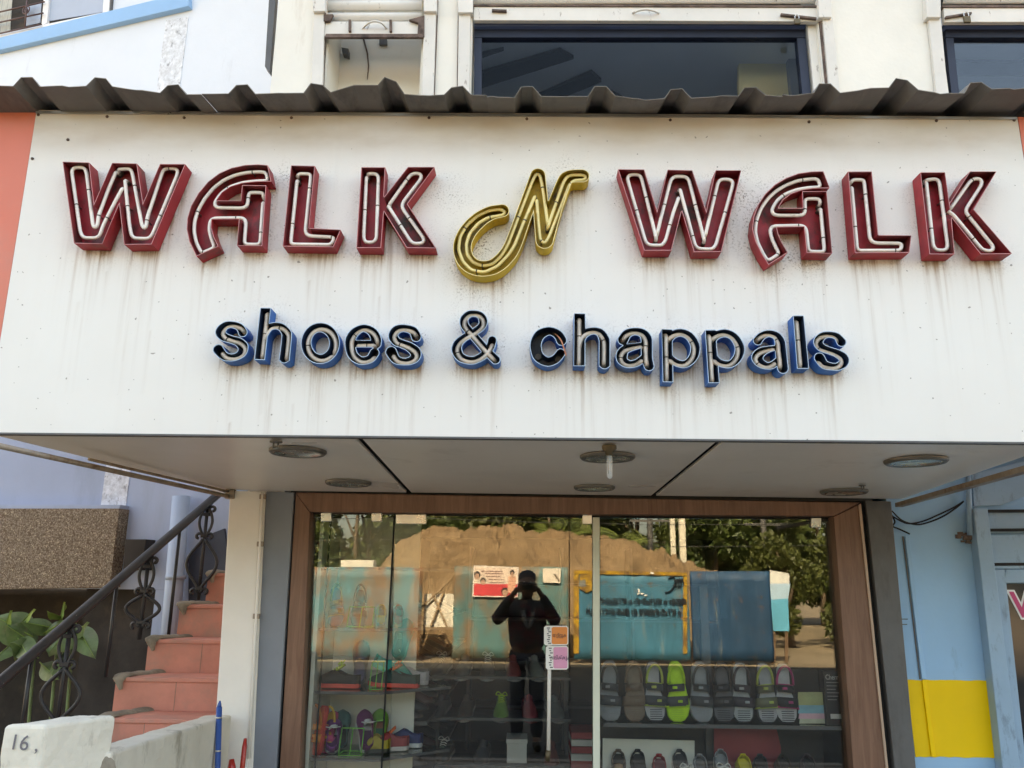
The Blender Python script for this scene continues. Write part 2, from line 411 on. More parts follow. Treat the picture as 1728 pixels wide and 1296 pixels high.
def shutter(x0, x1, rows, label_y, handle_px, locks=()):
    """slats rolled above the opening with a bottom rail: (py0, py1, bulge) rows"""
    S = bpy.data.objects.new('rolling_shutter', None); COL.objects.link(S); S.parent = SB
    S.location = Vector((0, 0, 0))
    for (a, b) in rows:
        z1, z0 = zat(a, YW), zat(b, YW); r = (z1 - z0) / 2
        m = MB()
        m.grid(lambda u, v: (x0 + (x1 - x0) * u, YW + 0.012 - 0.022 * math.sin(math.pi * v), z0 + (z1 - z0) * v), 2, 9)
        m.build('slat', M['channel'], S, solid=0.002)
    return S
S1 = shutter(xat(551, 20, YW), xat(712, 20, YW), [(-28, -4), (-3.5, 16), (18, 34)], 0, None)
MB().slab([(549, 36), (714, 36), (716, 61), (547, 61)], YW - 0.012, 0.03).build('bottom_rail', M['channel'], S1, bevel=0.003)
MB().slab([(546, 24), (562, 24), (556, 35), (546, 35)], YW - 0.034, 0.02).build('rust_patch', M['channel_dark'], S1)
MB().slab([(690, 33), (716, 26), (716, 62), (704, 62), (706, 38)], YW - 0.034, 0.02).build('rust_patch', M['channel_dark'], S1)
MB().slab([(550, 57), (712, 57), (714, 62.5), (548, 62.5)], YW - 0.035, 0.02).build('rail_lip', M['channel_dark'], S1)
MB().tube(smooth_path([U(612, 48, YW - 0.014), U(622, 39, YW - 0.05), U(633, 36, YW - 0.055), U(644, 39, YW - 0.05), U(652, 48, YW - 0.014)], 5), 0.006, 8).build('handle', M['channel'], S1)
for x in (590, 659): MB().slab([(x - 2, 33), (x + 2, 33), (x + 2, 52), (x - 2, 52)], YW - 0.03, 0.02).build('hasp', M['channel_dark'], S1)
S2 = shutter(xat(797, 20, YW), xat(1383, 20, YW), [(-30, -12), (-11, 6)], 0, None)
MB().slab([(800, 11), (1380, 13), (1380, 36), (799, 34)], YW - 0.012, 0.03).build('bottom_rail', M['channel'], S2, bevel=0.003)
MB().slab([(798, 7.5), (1381, 9), (1381, 11.5), (798, 10)], YW - 0.02, 0.03).build('rail_shadow_gap', M['channel_dark'], S2)
MB().tube(smooth_path([U(1068, 22, YW - 0.014), U(1078, 18, YW - 0.045), U(1090, 16, YW - 0.05), U(1102, 18, YW - 0.045), U(1112, 22, YW - 0.014)], 5), 0.006, 8).build('handle', M['channel'], S2)
MB().slab([(830, 15), (855, 16), (855, 19), (830, 18)], YW - 0.03, 0.016).build('bolt', M['channel_dark'], S2)
MB().slab([(1318, 22), (1378, 29), (1378, 32), (1318, 25)], YW - 0.03, 0.016).build('bolt', M['channel_dark'], S2)
S3 = shutter(xat(1594, 20, YW), xs[6] - 0.05, [(-30, -12), (-11, 7)], 0, None)
MB().slab([(1592, 13), (1800, 13), (1800, 37), (1594, 37)], YW - 0.012, 0.03).build('bottom_rail', M['channel'], S3, bevel=0.003)
MB().slab([(1590, 8.5), (1800, 8.5), (1800, 12), (1591, 12)], YW - 0.02, 0.03).build('rail_shadow_gap', M['channel_dark'], S3)
MB().slab([(1596, 27), (1640, 20), (1640, 23), (1596, 30)], YW - 0.03, 0.016).build('bolt', M['channel_dark'], S3)
M['brass'] = paint('dull_brass', (0.13, 0.10, 0.06), 0.5, 0.2, 10, metal=0.6)
for i, (x, y, s, lab) in enumerate(((1345, 32, 1.0, 'small dark padlock hanging from the shutter bolt above the middle upstairs window'), (1631, 28, 1.15, 'larger dark padlock hanging on the shutter at the upper right corner'))):
    c = U(x, y, YW - 0.045); P = thing('padlock', lab, 'padlock', c, 'padlocks on the upstairs shutters')
    MB().box(c.x - 0.017*s, c.x + 0.017*s, c.y - 0.008, c.y + 0.008, c.z - 0.036*s, c.z).build('body', M['brass'], P, bevel=0.004)
    MB().tube(smooth_path([(c.x - 0.011*s, c.y, c.z), (c.x - 0.011*s, c.y, c.z + 0.018*s), (c.x, c.y, c.z + 0.028*s), (c.x + 0.011*s, c.y, c.z + 0.018*s), (c.x + 0.011*s, c.y, c.z)], 4), 0.003, 6).build('shackle', M['steel'], P)

# upstairs windows
M['navy'] = paint('navy_frame', (0.014, 0.020, 0.042), 0.45, 0.15, 5, None)
M['navy_light'] = paint('navy_light', (0.09, 0.13, 0.25), 0.5, 0.1, 5, None)
def window(px_l, px_r, py_t, bot=220):
    Wn = bpy.data.objects.new('window', None); COL.objects.link(Wn); Wn.parent = SB; Wn.location = (0, 0, 0)
    Y = YW + 0.06
    (l0, l1), (r0, r1) = px_l, px_r
    MB().slab([(l0[0], py_t), (r0[0], py_t), (r0[0], py_t + 8), (l0[0], py_t + 8)], Y - 0.03, 0.05).build('head_trim', M['navy_light'], Wn)
    MB().slab([(l0[0], py_t + 9), (r0[0], py_t + 9), (r0[0], py_t + 27), (l0[0], py_t + 27)], Y, 0.05).build('frame', M['navy'], Wn)
    MB().slab([(l0[0], py_t + 28), (l0[0] + 13, py_t + 28), (l1[0] + 13, bot), (l1[0], bot)], Y, 0.05).build('frame', M['navy'], Wn)
    MB().slab([(r0[0] - 15, py_t + 28), (r0[0], py_t + 28), (r1[0], bot), (r1[0] - 15, bot)], Y, 0.05).build('frame', M['navy'], Wn)
    MB().slab([(l0[0] + 14, py_t + 28), (r0[0] - 16, py_t + 28), (r1[0] - 16, bot), (l1[0] + 14, bot)], Y + 0.02, 0.006).build('pane', M['dark_glass'], Wn)
    return Wn
W2 = window(((800, 0), (800, 0)), ((1360, 0), (1375, 0)), 36)
MB().slab([(1362, 37), (1382, 34), (1397, 200), (1378, 200)], YW + 0.03, 0.02).build('reveal', M['channel'], W2)
W3 = window(((1596, 0), (1612, 0)), ((1800, 0), (1820, 0)), 36)
# room upstairs: pale ceiling with dark boards, a cream partition
M['room_grey'] = paint('upstairs_plaster', (0.20, 0.23, 0.26), 0.8, 0.08, 1.0)
M['room_ceiling'] = paint('upstairs_ceiling', (0.52, 0.56, 0.60), 0.8, 0.08, 1.0)
M['room_dark'] = paint('upstairs_board', (0.010, 0.013, 0.020), 0.7, 0.15, 2.0)
M['room_cream'] = paint('upstairs_cream', (0.80, 0.72, 0.40), 0.8, 0.05, 1.5)
RM = bpy.data.objects.new('upstairs_room', None); COL.objects.link(RM); RM.parent = SB; RM.location = (0, 0, 0)
Yr = 1.5
zc = zat(88, 0.4)
MB().box(xs[2] + 0.05, xs[6] - 0.25, YW + 0.23, 4.0, zc + 0.02, zc + 0.08).build('ceiling', M['room_ceiling'], RM)
MB().box(xs[2] + 0.05, xs[6] - 0.25, 4.001, 4.1, 2.6, zc + 0.1).build('back_wall', M['room_grey'], RM)
MB().box(xs[2] + 0.02, xs[2] + 0.049, YW + 0.23, 4.1, 2.6, zc + 0.1).build('side_wall', M['room_grey'], RM)
def cslab(px):        # board fixed under the ceiling
    MB().prism([UZ(x, y, zc + 0.012) for x, y in px], (0, 0, -0.03)).build('ceiling_board', M['room_dark'], RM)
cslab([(790, 125), (945, 80), (968, 93), (790, 150)])
cslab([(790, 92), (850, 79), (812, 92), (790, 98)])
cslab([(900, 160), (998, 117), (1015, 132), (948, 160)])
cslab([(1030, 150), (1054, 164), (1040, 167), (1028, 158)])
MB().slab([(1247, 93), (1325, 80), (1338, 220), (1247, 220)], 0.55, 0.05).build('partition', M['room_cream'], RM)
MB().slab([(1328, 78), (1346, 76), (1360, 220), (1341, 220)], 0.50, 0.05).build('partition_edge', M['room_grey'], RM)
cslab([(1590, 100), (1800, 100), (1800, 122), (1590, 122)])

# ================================================================ sign box, soffit, roofing sheet
YS = -1.45
SG = thing('shop_sign_box', 'long white sign box with grey soffit and salmon end boards over the shop', 'sign', U(888, 735, YS))
tl, tr = (62, 186), (1717, 197)
bl, br_ = ext(tl, (0, 575), 730), ext(tr, (1728, 270), 747)
TLw, TRw, BLw, BRw = U(*tl, YS), U(*tr, YS), U(*bl, YS), U(*br_, YS)
ZB = (BLw.z + BRw.z) / 2; ZT = (TLw.z + TRw.z) / 2 + 0.03
# ---------------------------------------------------------------- letters
YF = YS - 0.068                   # front edge of the channel letters
def zc_(o, s, pts):               # zoomed-view coordinates -> photo pixels
    return [(o[0] + p[0] / s, o[1] + p[1] / s) + tuple(p[2:]) for p in pts]
def plane2(pts):                  # photo pixels -> (x, z) on the letters' front plane
    out = []
    for p in pts:
        q = U(p[0], p[1], YF); out.append((q.x, q.z))
    return np.array(out)
def seg_d(P, a, b):
    ab = b - a; L2 = (ab * ab).sum() + 1e-12
    t = ((P - a) @ ab) / L2; tc = np.clip(t, 0, 1)
    return np.linalg.norm(P - (a + tc[..., None] * ab), axis=-1), t, math.sqrt(L2)
def poly_sdf(P, poly):
    d = np.full(P.shape[:-1], 1e9); ins = np.zeros(P.shape[:-1], bool); n = len(poly)
    for k in range(n):
        a, b = poly[k], poly[(k+1) % n]
        d = np.minimum(d, seg_d(P, a, b)[0])
        c = (a[1] > P[..., 1]) != (b[1] > P[..., 1])
        xi = (b[0] - a[0]) * (P[..., 1] - a[1]) / (b[1] - a[1] + 1e-15) + a[0]
        ins ^= c & (P[..., 0] < xi)
    return np.where(ins, -d, d)
def stroke_sdf(P, path, wid, butt=True, closed=False):
    d = np.full(P.shape[:-1], 1e9); n = len(path)
    for k in range(n if closed else n - 1):
        a, b = path[k], path[(k+1) % n]; wa, wb = wid[k], wid[(k+1) % n]
        dd, t, L = seg_d(P, a, b)
        e = dd - (wa + (wb - wa) * np.clip(t, 0, 1))
        if butt and not closed:
            if k == 0: e = np.maximum(e, -t * L)
            if k == n - 2: e = np.maximum(e, (t - 1) * L)
        d = np.minimum(d, e)
    return d
def contours(S, x0, z0, h, level=0.0):
    """marching squares; inside (S < level) kept on the left"""
    A = S - level; A = np.where(A == 0, 1e-9, A); neg = A < 0
    code = neg[:-1, :-1] * 1 + neg[1:, :-1] * 2 + neg[1:, 1:] * 4 + neg[:-1, 1:] * 8
    segs = {}
    def pt(i0, j0, i1, j1):
        t = A[i0, j0] / (A[i0, j0] - A[i1, j1]); return (x0 + (i0 + (i1 - i0) * t) * h, z0 + (j0 + (j1 - j0) * t) * h)
    E = {'b': lambda i, j: ((i, j, i+1, j)), 'r': lambda i, j: ((i+1, j, i+1, j+1)), 't': lambda i, j: ((i, j+1, i+1, j+1)), 'l': lambda i, j: ((i, j, i, j+1))}
    tab = {1: ['bl'], 2: ['rb'], 3: ['rl'], 4: ['tr'], 5: ['bl', 'tr'], 6: ['tb'], 7: ['tl'], 8: ['lt'], 9: ['bt'], 10: ['rb', 'lt'], 11: ['rt'], 12: ['lr'], 13: ['br'], 14: ['lb']}
    for i, j in np.argwhere((code > 0) & (code < 15)):
        for e in tab[int(code[i, j])]:
            segs[E[e[0]](i, j)] = E[e[1]](i, j)
    loops = []
    while segs:
        k0 = next(iter(segs)); k = k0; lp = []
        while k in segs:
            lp.append(pt(*k)); k = segs.pop(k)
        if len(lp) > 8: loops.append(np.array(lp))
    return loops
def rdp(P, eps):
    P = np.asarray(P)
    def rec(a, b):
        if b <= a + 1: return []
        ab = P[b] - P[a]; L = np.linalg.norm(ab) + 1e-12
        d = np.abs(ab[0] * (P[a+1:b, 1] - P[a, 1]) - ab[1] * (P[a+1:b, 0] - P[a, 0])) / L
        i = int(d.argmax())
        if d[i] < eps: return []
        i += a + 1; return rec(a, i) + [i] + rec(i, b)
    n = len(P); far = int(np.linalg.norm(P - P[0], axis=1).argmax())
    idx = [0] + rec(0, far) + [far] + [k for k in rec_wrap(P, far, eps)]
    return P[idx]
def rec_wrap(P, far, eps):
    Q = np.vstack([P[far:], P[:1]])
    def rec(a, b):
        if b <= a + 1: return []
        ab = Q[b] - Q[a]; L = np.linalg.norm(ab) + 1e-12
        d = np.abs(ab[0] * (Q[a+1:b, 1] - Q[a, 1]) - ab[1] * (Q[a+1:b, 0] - Q[a, 0])) / L
        i = int(d.argmax())
        if d[i] < eps: return []
        i += a + 1; return rec(a, i) + [i] + rec(i, b)
    return [k + far for k in rec(0, len(Q) - 1)]
def resample(P, step, closed=True):
    P = np.asarray(P); Q = np.vstack([P, P[:1]]) if closed else P
    d = np.r_[0, np.cumsum(np.linalg.norm(np.diff(Q, axis=0), axis=1))]
    n = max(8, int(d[-1] / step)); t = np.linspace(0, d[-1], n, endpoint=not closed)
    return np.c_[np.interp(t, d, Q[:, 0]), np.interp(t, d, Q[:, 1])]
def relax(P, it, closed=True):
    for _ in range(it):
        if closed: P = 0.5 * P + 0.25 * (np.roll(P, 1, 0) + np.roll(P, -1, 0))
        else: P[1:-1] = 0.5 * P[1:-1] + 0.25 * (P[:-2] + P[2:])
    return P

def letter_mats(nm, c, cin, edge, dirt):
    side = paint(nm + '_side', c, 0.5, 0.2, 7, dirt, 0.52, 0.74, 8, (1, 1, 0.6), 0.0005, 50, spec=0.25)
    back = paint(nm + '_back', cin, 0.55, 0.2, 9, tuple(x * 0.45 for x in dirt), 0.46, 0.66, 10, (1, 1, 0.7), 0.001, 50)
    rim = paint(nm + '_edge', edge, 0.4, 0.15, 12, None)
    inner = paint(nm + '_inner', tuple(x * (0.16 if nm.startswith('blue') else 0.62) for x in c), 0.6, 0.25, 8, tuple(x * 0.6 for x in dirt), 0.46, 0.68, 9, (1, 1, 0.6), 0.001, 50)  # inner walls: side colour darkened, dirt and inside shade both painted in
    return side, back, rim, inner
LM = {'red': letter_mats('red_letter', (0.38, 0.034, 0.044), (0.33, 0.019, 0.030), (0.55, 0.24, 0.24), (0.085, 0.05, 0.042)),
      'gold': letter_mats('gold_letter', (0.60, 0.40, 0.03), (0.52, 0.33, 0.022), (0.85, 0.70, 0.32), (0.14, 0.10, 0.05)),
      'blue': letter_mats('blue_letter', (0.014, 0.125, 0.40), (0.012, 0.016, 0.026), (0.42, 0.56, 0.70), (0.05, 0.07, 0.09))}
M['tube_white'] = paint('neon_tube_white', (0.84, 0.77, 0.70), 0.2, 0.10, 14, (0.42, 0.34, 0.27), 0.58, 0.78, 14, spec=0.6)
M['tube_gold'] = paint('neon_tube_gold', (0.88, 0.72, 0.30), 0.2, 0.12, 14, (0.40, 0.30, 0.14), 0.60, 0.8, 14, spec=0.6)
M['tube_grey'] = paint('neon_tube_grey', (0.70, 0.61, 0.52), 0.2, 0.15, 14, (0.26, 0.20, 0.15), 0.54, 0.76, 12, spec=0.6)
M['electrode'] = paint('electrode_cap', (0.10, 0.085, 0.07), 0.6, 0.3, 20)
SDFS = []
def letter(name, label, colour, sdf, bbox, tube=None, tube_r=0.006, tmat='tube_white', breaks=(), group=None, h=0.002):
    x0, x1, z0, z1 = bbox; x0 -= 0.03; z0 -= 0.03; x1 += 0.03; z1 += 0.03
    gx = np.arange(x0, x1, h); gz = np.arange(z0, z1, h)
    P = np.stack(np.meshgrid(gx, gz, indexing='ij'), -1); S = sdf(P)
    loops = [rdp(l, 0.0005) for l in contours(S, x0, z0, h)]
    SDFS.append((sdf, (x0, x1, z0, z1)))
    zmin = min(l[:, 1].min() for l in loops); xm = np.mean([l[:, 0].mean() for l in loops])
    root = thing(name, label, 'sign letter', (xm, YS, zmin), group)
    side, back, rim, inner = LM[colour]
    yb = YS - 0.006
    # rim wall: a thin folded strip standing on the back plate
    m = MB()
    for lp in loops:
        a = [m.av((x, yb, z)) for x, z in lp]; b = [m.av((x, YF, z)) for x, z in lp]
        n = len(lp)
        for k in range(n): m.face((a[k], a[(k+1) % n], b[(k+1) % n], b[k]))
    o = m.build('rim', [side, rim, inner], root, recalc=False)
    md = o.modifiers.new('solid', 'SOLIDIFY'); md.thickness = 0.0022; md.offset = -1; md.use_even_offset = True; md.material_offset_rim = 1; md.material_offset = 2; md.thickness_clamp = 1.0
    # back plate
    bm = bmesh.new(); base = wloc(root)
    es = []
    for lp in loops:
        vv = [bm.verts.new((x - base.x, yb - 0.001 - base.y, z - base.z)) for x, z in lp]
        es += [bm.edges.new((vv[k], vv[(k+1) % len(vv)])) for k in range(len(vv))]
    bmesh.ops.triangle_fill(bm, use_beauty=True, use_dissolve=False, edges=es, normal=(0, -1, 0))
    me = bpy.data.meshes.new('back_plate'); bm.to_mesh(me); bm.free(); link('back_plate', me, back, root)
    # neon tube
    yt = YS - 0.042
    paths = []
    if isinstance(tube, (int, float)):
        for lp in contours(S, x0, z0, h, -tube):
            q = relax(resample(lp, 0.006), 4)
            L = len(q)
            if L < 14: continue
            hint = None
            for b in breaks:
                w = U(b[0], b[1], YF); dd = np.hypot(q[:, 0] - w.x, q[:, 1] - w.z)
                if hint is None or dd.min() < hint[0]: hint = (dd.min(), int(dd.argmin()))
            st = hint[1] if hint and hint[0] < 0.06 else 0
            q = np.roll(q, -st, 0)[2:-2]
            paths.append((q, True))
    elif tube:
        for t in tube: paths.append((t, True))
    for q, bend in paths:
        pts = [Vector((x, yt, z)) for x, z in q]
        e0, e1 = pts[0].copy(), pts[-1].copy()
        d0 = (pts[0] - pts[1]).normalized() * 0.006; d1 = (pts[-1] - pts[-2]).normalized() * 0.006
        full = [e0 + d0 + Vector((0, 0.030, 0)), e0 + d0 + Vector((0, 0.012, 0)), e0 + d0 * 0.7 + Vector((0, 0.004, 0))] + pts + [e1 + d1 * 0.7 + Vector((0, 0.004, 0)), e1 + d1 + Vector((0, 0.012, 0)), e1 + d1 + Vector((0, 0.030, 0))]
        t_o = MB().tube(full, tube_r, 10).build('neon_tube', M[tmat], root)
        for e, d in ((e0, d0), (e1, d1)):
            MB().tube([e + d + Vector((0, 0.012, 0)), e + d + Vector((0, 0.036, 0))], tube_r * 1.25, 8).build('electrode', M['electrode'], t_o)
        nclip = max(1, int(len(pts) * 0.006 / 0.22))
        for c in range(nclip):
            k = int((c + 0.35 + 0.3 * random.random()) / nclip * (len(pts) - 2)) + 1
            k = min(len(pts) - 2, k); t = (pts[k+1] - pts[k-1]).normalized()
            cm = MB().tube([pts[k] - t * 0.002, pts[k] + t * 0.002], tube_r * 1.12, 8)
            cm.tube([pts[k] + Vector((0, tube_r, 0)), pts[k] + Vector((0, 0.036, 0))], 0.0025, 6)
            cm.build('tube_clip', M['electrode'], t_o)
    return root

def tube_paths(o, s, tube):
    if not isinstance(tube, list): return tube
    out = []
    for t in tube:
        xz = []
        for p in zc_(o, s, t):
            q = U(p[0], p[1], YS - 0.042); xz.append((q.x, q.z))
        out.append(relax(resample(np.array(xz), 0.006, False), 3, False))
    return out
def polyletter(name, label, o, s, pts, tube, breaks, colour='red', group=None):
    poly = plane2(zc_(o, s, pts)); bb = (poly[:, 0].min(), poly[:, 0].max(), poly[:, 1].min(), poly[:, 1].max())
    return letter(name, label, colour, lambda P: poly_sdf(P, poly), bb, tube_paths(o, s, tube), 0.0066, 'tube_white', zc_(o, s, breaks), group)
def strokeletter(name, label, o, s, strokes, colour='blue', butt=True, tubes=True, tube=None, tmat='tube_grey', group=None, tr=0.0078, breaks=(), n=6):
    ss = []
    for st in strokes:
        closed = st and st[0] == 'closed'
        pts = st[1:] if closed else st
        px = zc_(o, s, pts); xz = plane2(px)
        sp = smooth_path([(x, 0, z) for x, z in xz], n, closed) if len(xz) > 2 else [Vector((x, 0, z)) for x, z in xz]
        W_ = [p[2] for p in px]
        k = U(px[0][0] + 1, px[0][1], YF).x - U(px[0][0], px[0][1], YF).x
        wi = smooth_path([(w * k / s, 0, 0) for w in W_], n, closed) if len(xz) > 2 else [Vector((w * k / s, 0, 0)) for w in W_]
        ss.append((np.array([(v.x, v.z) for v in sp]), [v.x for v in wi], closed))
    def sdf(P):
        d = None
        for path, wid, cl in ss:
            e = stroke_sdf(P, path, wid, butt, cl); d = e if d is None else np.minimum(d, e)
        return d
    mw = max(max(w) for _, w, _ in ss)
    A = np.vstack([p for p, _, _ in ss]); bb = (A[:, 0].min() - mw, A[:, 0].max() + mw, A[:, 1].min() - mw, A[:, 1].max() + mw)
    tb = tube
    if tb is None and tubes:
        tb = []
        for path, wid, cl in ss:
            q = resample(path, 0.006, cl); q = q[1:-1] if len(q) > 5 else q
            if cl: q = np.roll(q, int(len(q) * 0.1), 0)[2:-1]
            else: q = q[2:-2]
            tb.append(q)
    return letter(name, label, colour, sdf, bb, tb, tr, tmat, zc_(o, s, breaks), group, 0.0016)

Wl = ('red_letter', ); G1 = None
polyletter('letter_w', 'red neon channel letter W at the left end of the sign', (100, 260), 7.513,
    [(40,95),(380,105),(442,630),(670,110),(985,118),(1062,622),(1275,123),(1600,125),(1170,1145),(820,1148),(760,630),(545,1138),(185,1132)],
    [[(795,445),(700,620),(560,900),(510,1045),(470,1066),(330,1066),(285,1040),(262,960),(158,215),(185,172),(300,168),(335,195),(350,260),(428,910),(455,945),(482,915),(500,780),(625,440),(712,240)],
     [(762,195),(885,185),(915,205),(935,280),(1045,890),(1075,955),(1100,930),(1118,800),(1310,215),(1345,183),(1480,183),(1508,215),(1490,280),(1180,1025),(1140,1073),(950,1070),(915,1030),(890,900),(835,345)]], [])
polyletter('letter_a', 'red neon letter A with curved leg, second letter from the left', (300, 265), 5.76,
    [(875,78),(780,70),(650,77),(520,105),(400,158),(290,242),(200,350),(130,470),(92,590),(85,700),(110,820),(180,965),(395,868),(350,770),(325,680),(330,605),(595,603),(575,862),(820,865),(860,275),(625,272),(612,425),(375,422),(430,345),(510,290),(620,255),(760,240),(910,238)], 0.0165, [(800, 370)])
polyletter('letter_l', 'red neon letter L, third letter from the left of the sign', (300, 265), 5.76,
    [(1100,80),(1335,85),(1275,690),(1585,705),(1512,875),(1018,868)], 0.0195, [(1165, 180)])
polyletter('letter_k', 'red neon letter K just left of the gold N', (590, 270), 7.624,
    [(150,90),(460,92),(440,480),(750,88),(1095,88),(745,565),(1115,1135),(735,1130),(440,660),(405,1130),(85,1130)],
    [[(215,235),(180,1000),(200,1060),(315,1062),(345,1010),(372,215),(345,178),(250,178)], [(520,560),(775,200),(820,172),(905,175),(930,210),(905,262),(690,540),(672,590),(690,640),(965,1025),(945,1072),(830,1080),(785,1050),(505,605)]], [])
polyletter('letter_w', 'red neon channel letter W just right of the gold N', (1030, 275), 7.513,
    [(95,78),(430,80),(592,610),(725,85),(1040,92),(1215,610),(1335,92),(1660,92),(1410,1125),(1060,1130),(905,605),(775,1110),(430,1110)],
    [[(860,455),(800,620),(700,985),(655,1048),(490,1045),(450,1010),(425,930),(212,190),(240,150),(360,148),(392,180),(410,250),(578,945)],
     [(598,880),(640,700),(765,215),(810,172),(950,174),(990,200),(1010,270),(1188,970)],
     [(1208,900),(1365,240),(1400,208),(1520,212),(1558,240),(1545,310),(1335,1050),(1290,1095),(1110,1090),(1075,1050),(1050,960),(888,350)]], [])
polyletter('letter_a', 'red neon letter A with curved leg, third letter from the right', (1250, 275), 5.76,
    [(805,78),(690,82),(560,100),(440,145),(330,210),(240,295),(170,400),(125,520),(112,640),(140,760),(200,880),(270,990),(458,870),(400,770),(365,690),(350,625),(615,620),(640,875),(890,880),(835,275),(598,275),(603,438),(365,438),(410,360),(480,305),(590,265),(700,248),(865,243)], 0.0165, [(760, 380)])
polyletter('letter_l', 'red neon letter L, second letter from the right end of the sign', (1250, 275), 5.76,
    [(1042,82),(1275,82),(1338,700),(1660,703),(1640,872),(1110,875)], 0.0195, [(1085, 190)])
polyletter('letter_k', 'red neon letter K at the right end of the sign', (1530, 275), 7.404,
    [(170,115),(480,115),(535,505),(790,105),(1125,105),(840,580),(1320,1135),(925,1140),(560,680),(600,1140),(285,1140)],
    [[(245,255),(330,1035),(360,1088),(480,1095),(513,1060),(505,980),(410,240),(375,198),(262,212)], [(555,560),(790,230),(840,197),(915,197),(945,240),(920,300),(742,575),(738,620),(1082,1045),(1080,1092),(1020,1105),(940,1082),(580,645),(525,610)]], [])
strokeletter('letter_n', 'gold neon letter N with a curled tail between the two red words', (755, 270), 6.172,
    [[(570,527,74),(450,552,80),(330,622,88),(220,735,92),(160,860,95),(160,965,95),(205,1060,92),(285,1115,88),(385,1130,86),(490,1105,86),(590,1025,88),(680,890,88),(800,560,86),(905,260,82),(942,158,80)],
     [(942,158,80),(975,500,82),(1012,835,92)], [(1012,835,92),(1120,480,84),(1215,230,78),(1260,178,76),(1330,164,75),(1405,164,76)]],
    'gold', False, True, tube_paths((755, 270), 6.172, [[(905,390),(800,640),(700,890),(640,985),(520,1110),(385,1172),(250,1150),(160,1060),(115,930),(130,800),(200,680),(310,582),(430,528),(550,512),(603,535),(595,572),(540,582),(420,602),(320,662),(230,770),(197,880),(207,990),(270,1070),(370,1105),(470,1085),(560,1000),(630,880),(740,590),(880,230),(918,150),(945,138),(968,170),(1000,340),(1043,655)],
      [(1050,690),(1080,600),(1200,250),(1238,180),(1290,157),(1420,157),(1455,182),(1430,210),(1315,215),(1272,260),(1160,550),(1060,800),(1012,878),(965,830),(945,640),(932,430)]]), 'tube_gold', None, 0.0064, [], 5)

o5, s5 = (350, 510), 10.8
strokeletter('letter_s', 'small blue neon letter s that begins the lower line', o5, s5,
    [[(650,565,88),(590,455,75),(450,405,66),(320,430,80),(238,535,98),(290,625,86),(420,675,76),(560,720,84),(645,805,98),(630,915,88),(540,985,74),(420,1008,72),(290,970,84),(185,845,100)]])
strokeletter('letter_h', 'small blue neon letter h, second letter of the lower line', o5, s5,
    [[(1060,100,98),(950,1052,98)], [(985,720,70),(1040,580,75),(1130,460,72),(1240,427,68),(1350,455,76),(1430,545,90),(1445,640,95),(1398,1070,96)]])
o6, s6 = (500, 510), 7.855
strokeletter('letter_o', 'small blue neon letter o, third letter of the lower line', o6, s6,
    [['closed'] + [(318 + 188 * math.cos(a), 542 - 210 * math.sin(a), 67 + 3 * abs(math.cos(a))) for a in [2*math.pi*k/16 for k in range(16)]]])
strokeletter('letter_e', 'small blue neon letter e, fourth letter of the lower line', o6, s6,
    [[(745,550,50),(1070,550,50)], [(1058,560,72),(1055,480,74),(1005,390,64),(895,342,54),(785,390,64),(722,480,72),(715,590,72),(750,700,68),(830,765,60),(910,773,57),(990,740,62),(1040,662,68)]])
strokeletter('letter_s', 'small blue neon letter s just left of the ampersand', o6, s6,
    [[(1592,468,72),(1550,380,62),(1430,342,54),(1330,365,64),(1283,440,68),(1320,515,64),(1400,550,60),(1500,592,66),(1578,660,76),(1570,735,68),(1500,778,56),(1410,786,50),(1315,752,64),(1250,643,78)]])
strokeletter('ampersand', 'blue neon ampersand between the two lower words', (755, 510), 10.8,
    [[(900,1068,88),(700,870,84),(440,570,80),(320,430,84),(305,310,80),(385,220,72),(480,203,66),(590,230,72),(650,320,84),(630,430,80),(500,540,76),(300,650,76),(190,760,90),(170,880,98),(240,1000,88),(380,1055,80),(520,1045,78),(680,950,82),(780,820,84),(820,676,86)]])
o7, s7 = (885, 520), 7.513
c_ = strokeletter('letter_c', 'blue letter c of the lower line, its tube missing and a wire hanging out', o7, s7,
    [[(475,420,70),(425,335,64),(320,288,58),(205,330,70),(150,420,74),(146,520,74),(185,620,72),(290,678,64),(395,645,62),(465,560,62)]], tubes=False, tube=[])
strokeletter('letter_h', 'blue neon letter h, second letter of the word right of the ampersand', o7, s7,
    [[(702,65,73),(696,735,74)], [(692,520,50),(725,375,56),(795,305,54),(880,285,50),(960,310,58),(1008,385,70),(1017,460,72),(1015,735,73)]])
strokeletter('letter_a', 'blue neon letter a just left of the first p', o7, s7,
    [[(1243,412,72),(1300,325,62),(1400,292,52),(1500,318,62),(1548,390,74),(1550,500,74),(1556,640,72),(1583,742,68)], [(1540,462,36),(1400,485,46),(1275,525,62),(1232,600,76),(1250,670,66),(1330,710,52),(1430,690,50),(1535,610,50)]])
o8, s8 = (1100, 520), 8.935
strokeletter('letter_p', 'first blue neon letter p of the lower line', o8, s8,
    [[(228,316,80),(245,1115,80)], [(245,490,56),(320,400,64),(440,368,66),(565,420,70),(645,540,75),(655,640,75),(620,745,70),(540,825,62),(450,845,60),(340,805,60),(250,715,56)]])
strokeletter('letter_p', 'second blue neon letter p of the lower line', o8, s8,
    [[(882,325,82),(938,1128,84)], [(905,490,56),(985,405,64),(1110,375,66),(1235,430,70),(1315,555,76),(1325,650,76),(1290,750,70),(1210,830,62),(1120,848,60),(1010,812,60),(925,720,56)]])
o9, s9 = (1250, 520), 8.937
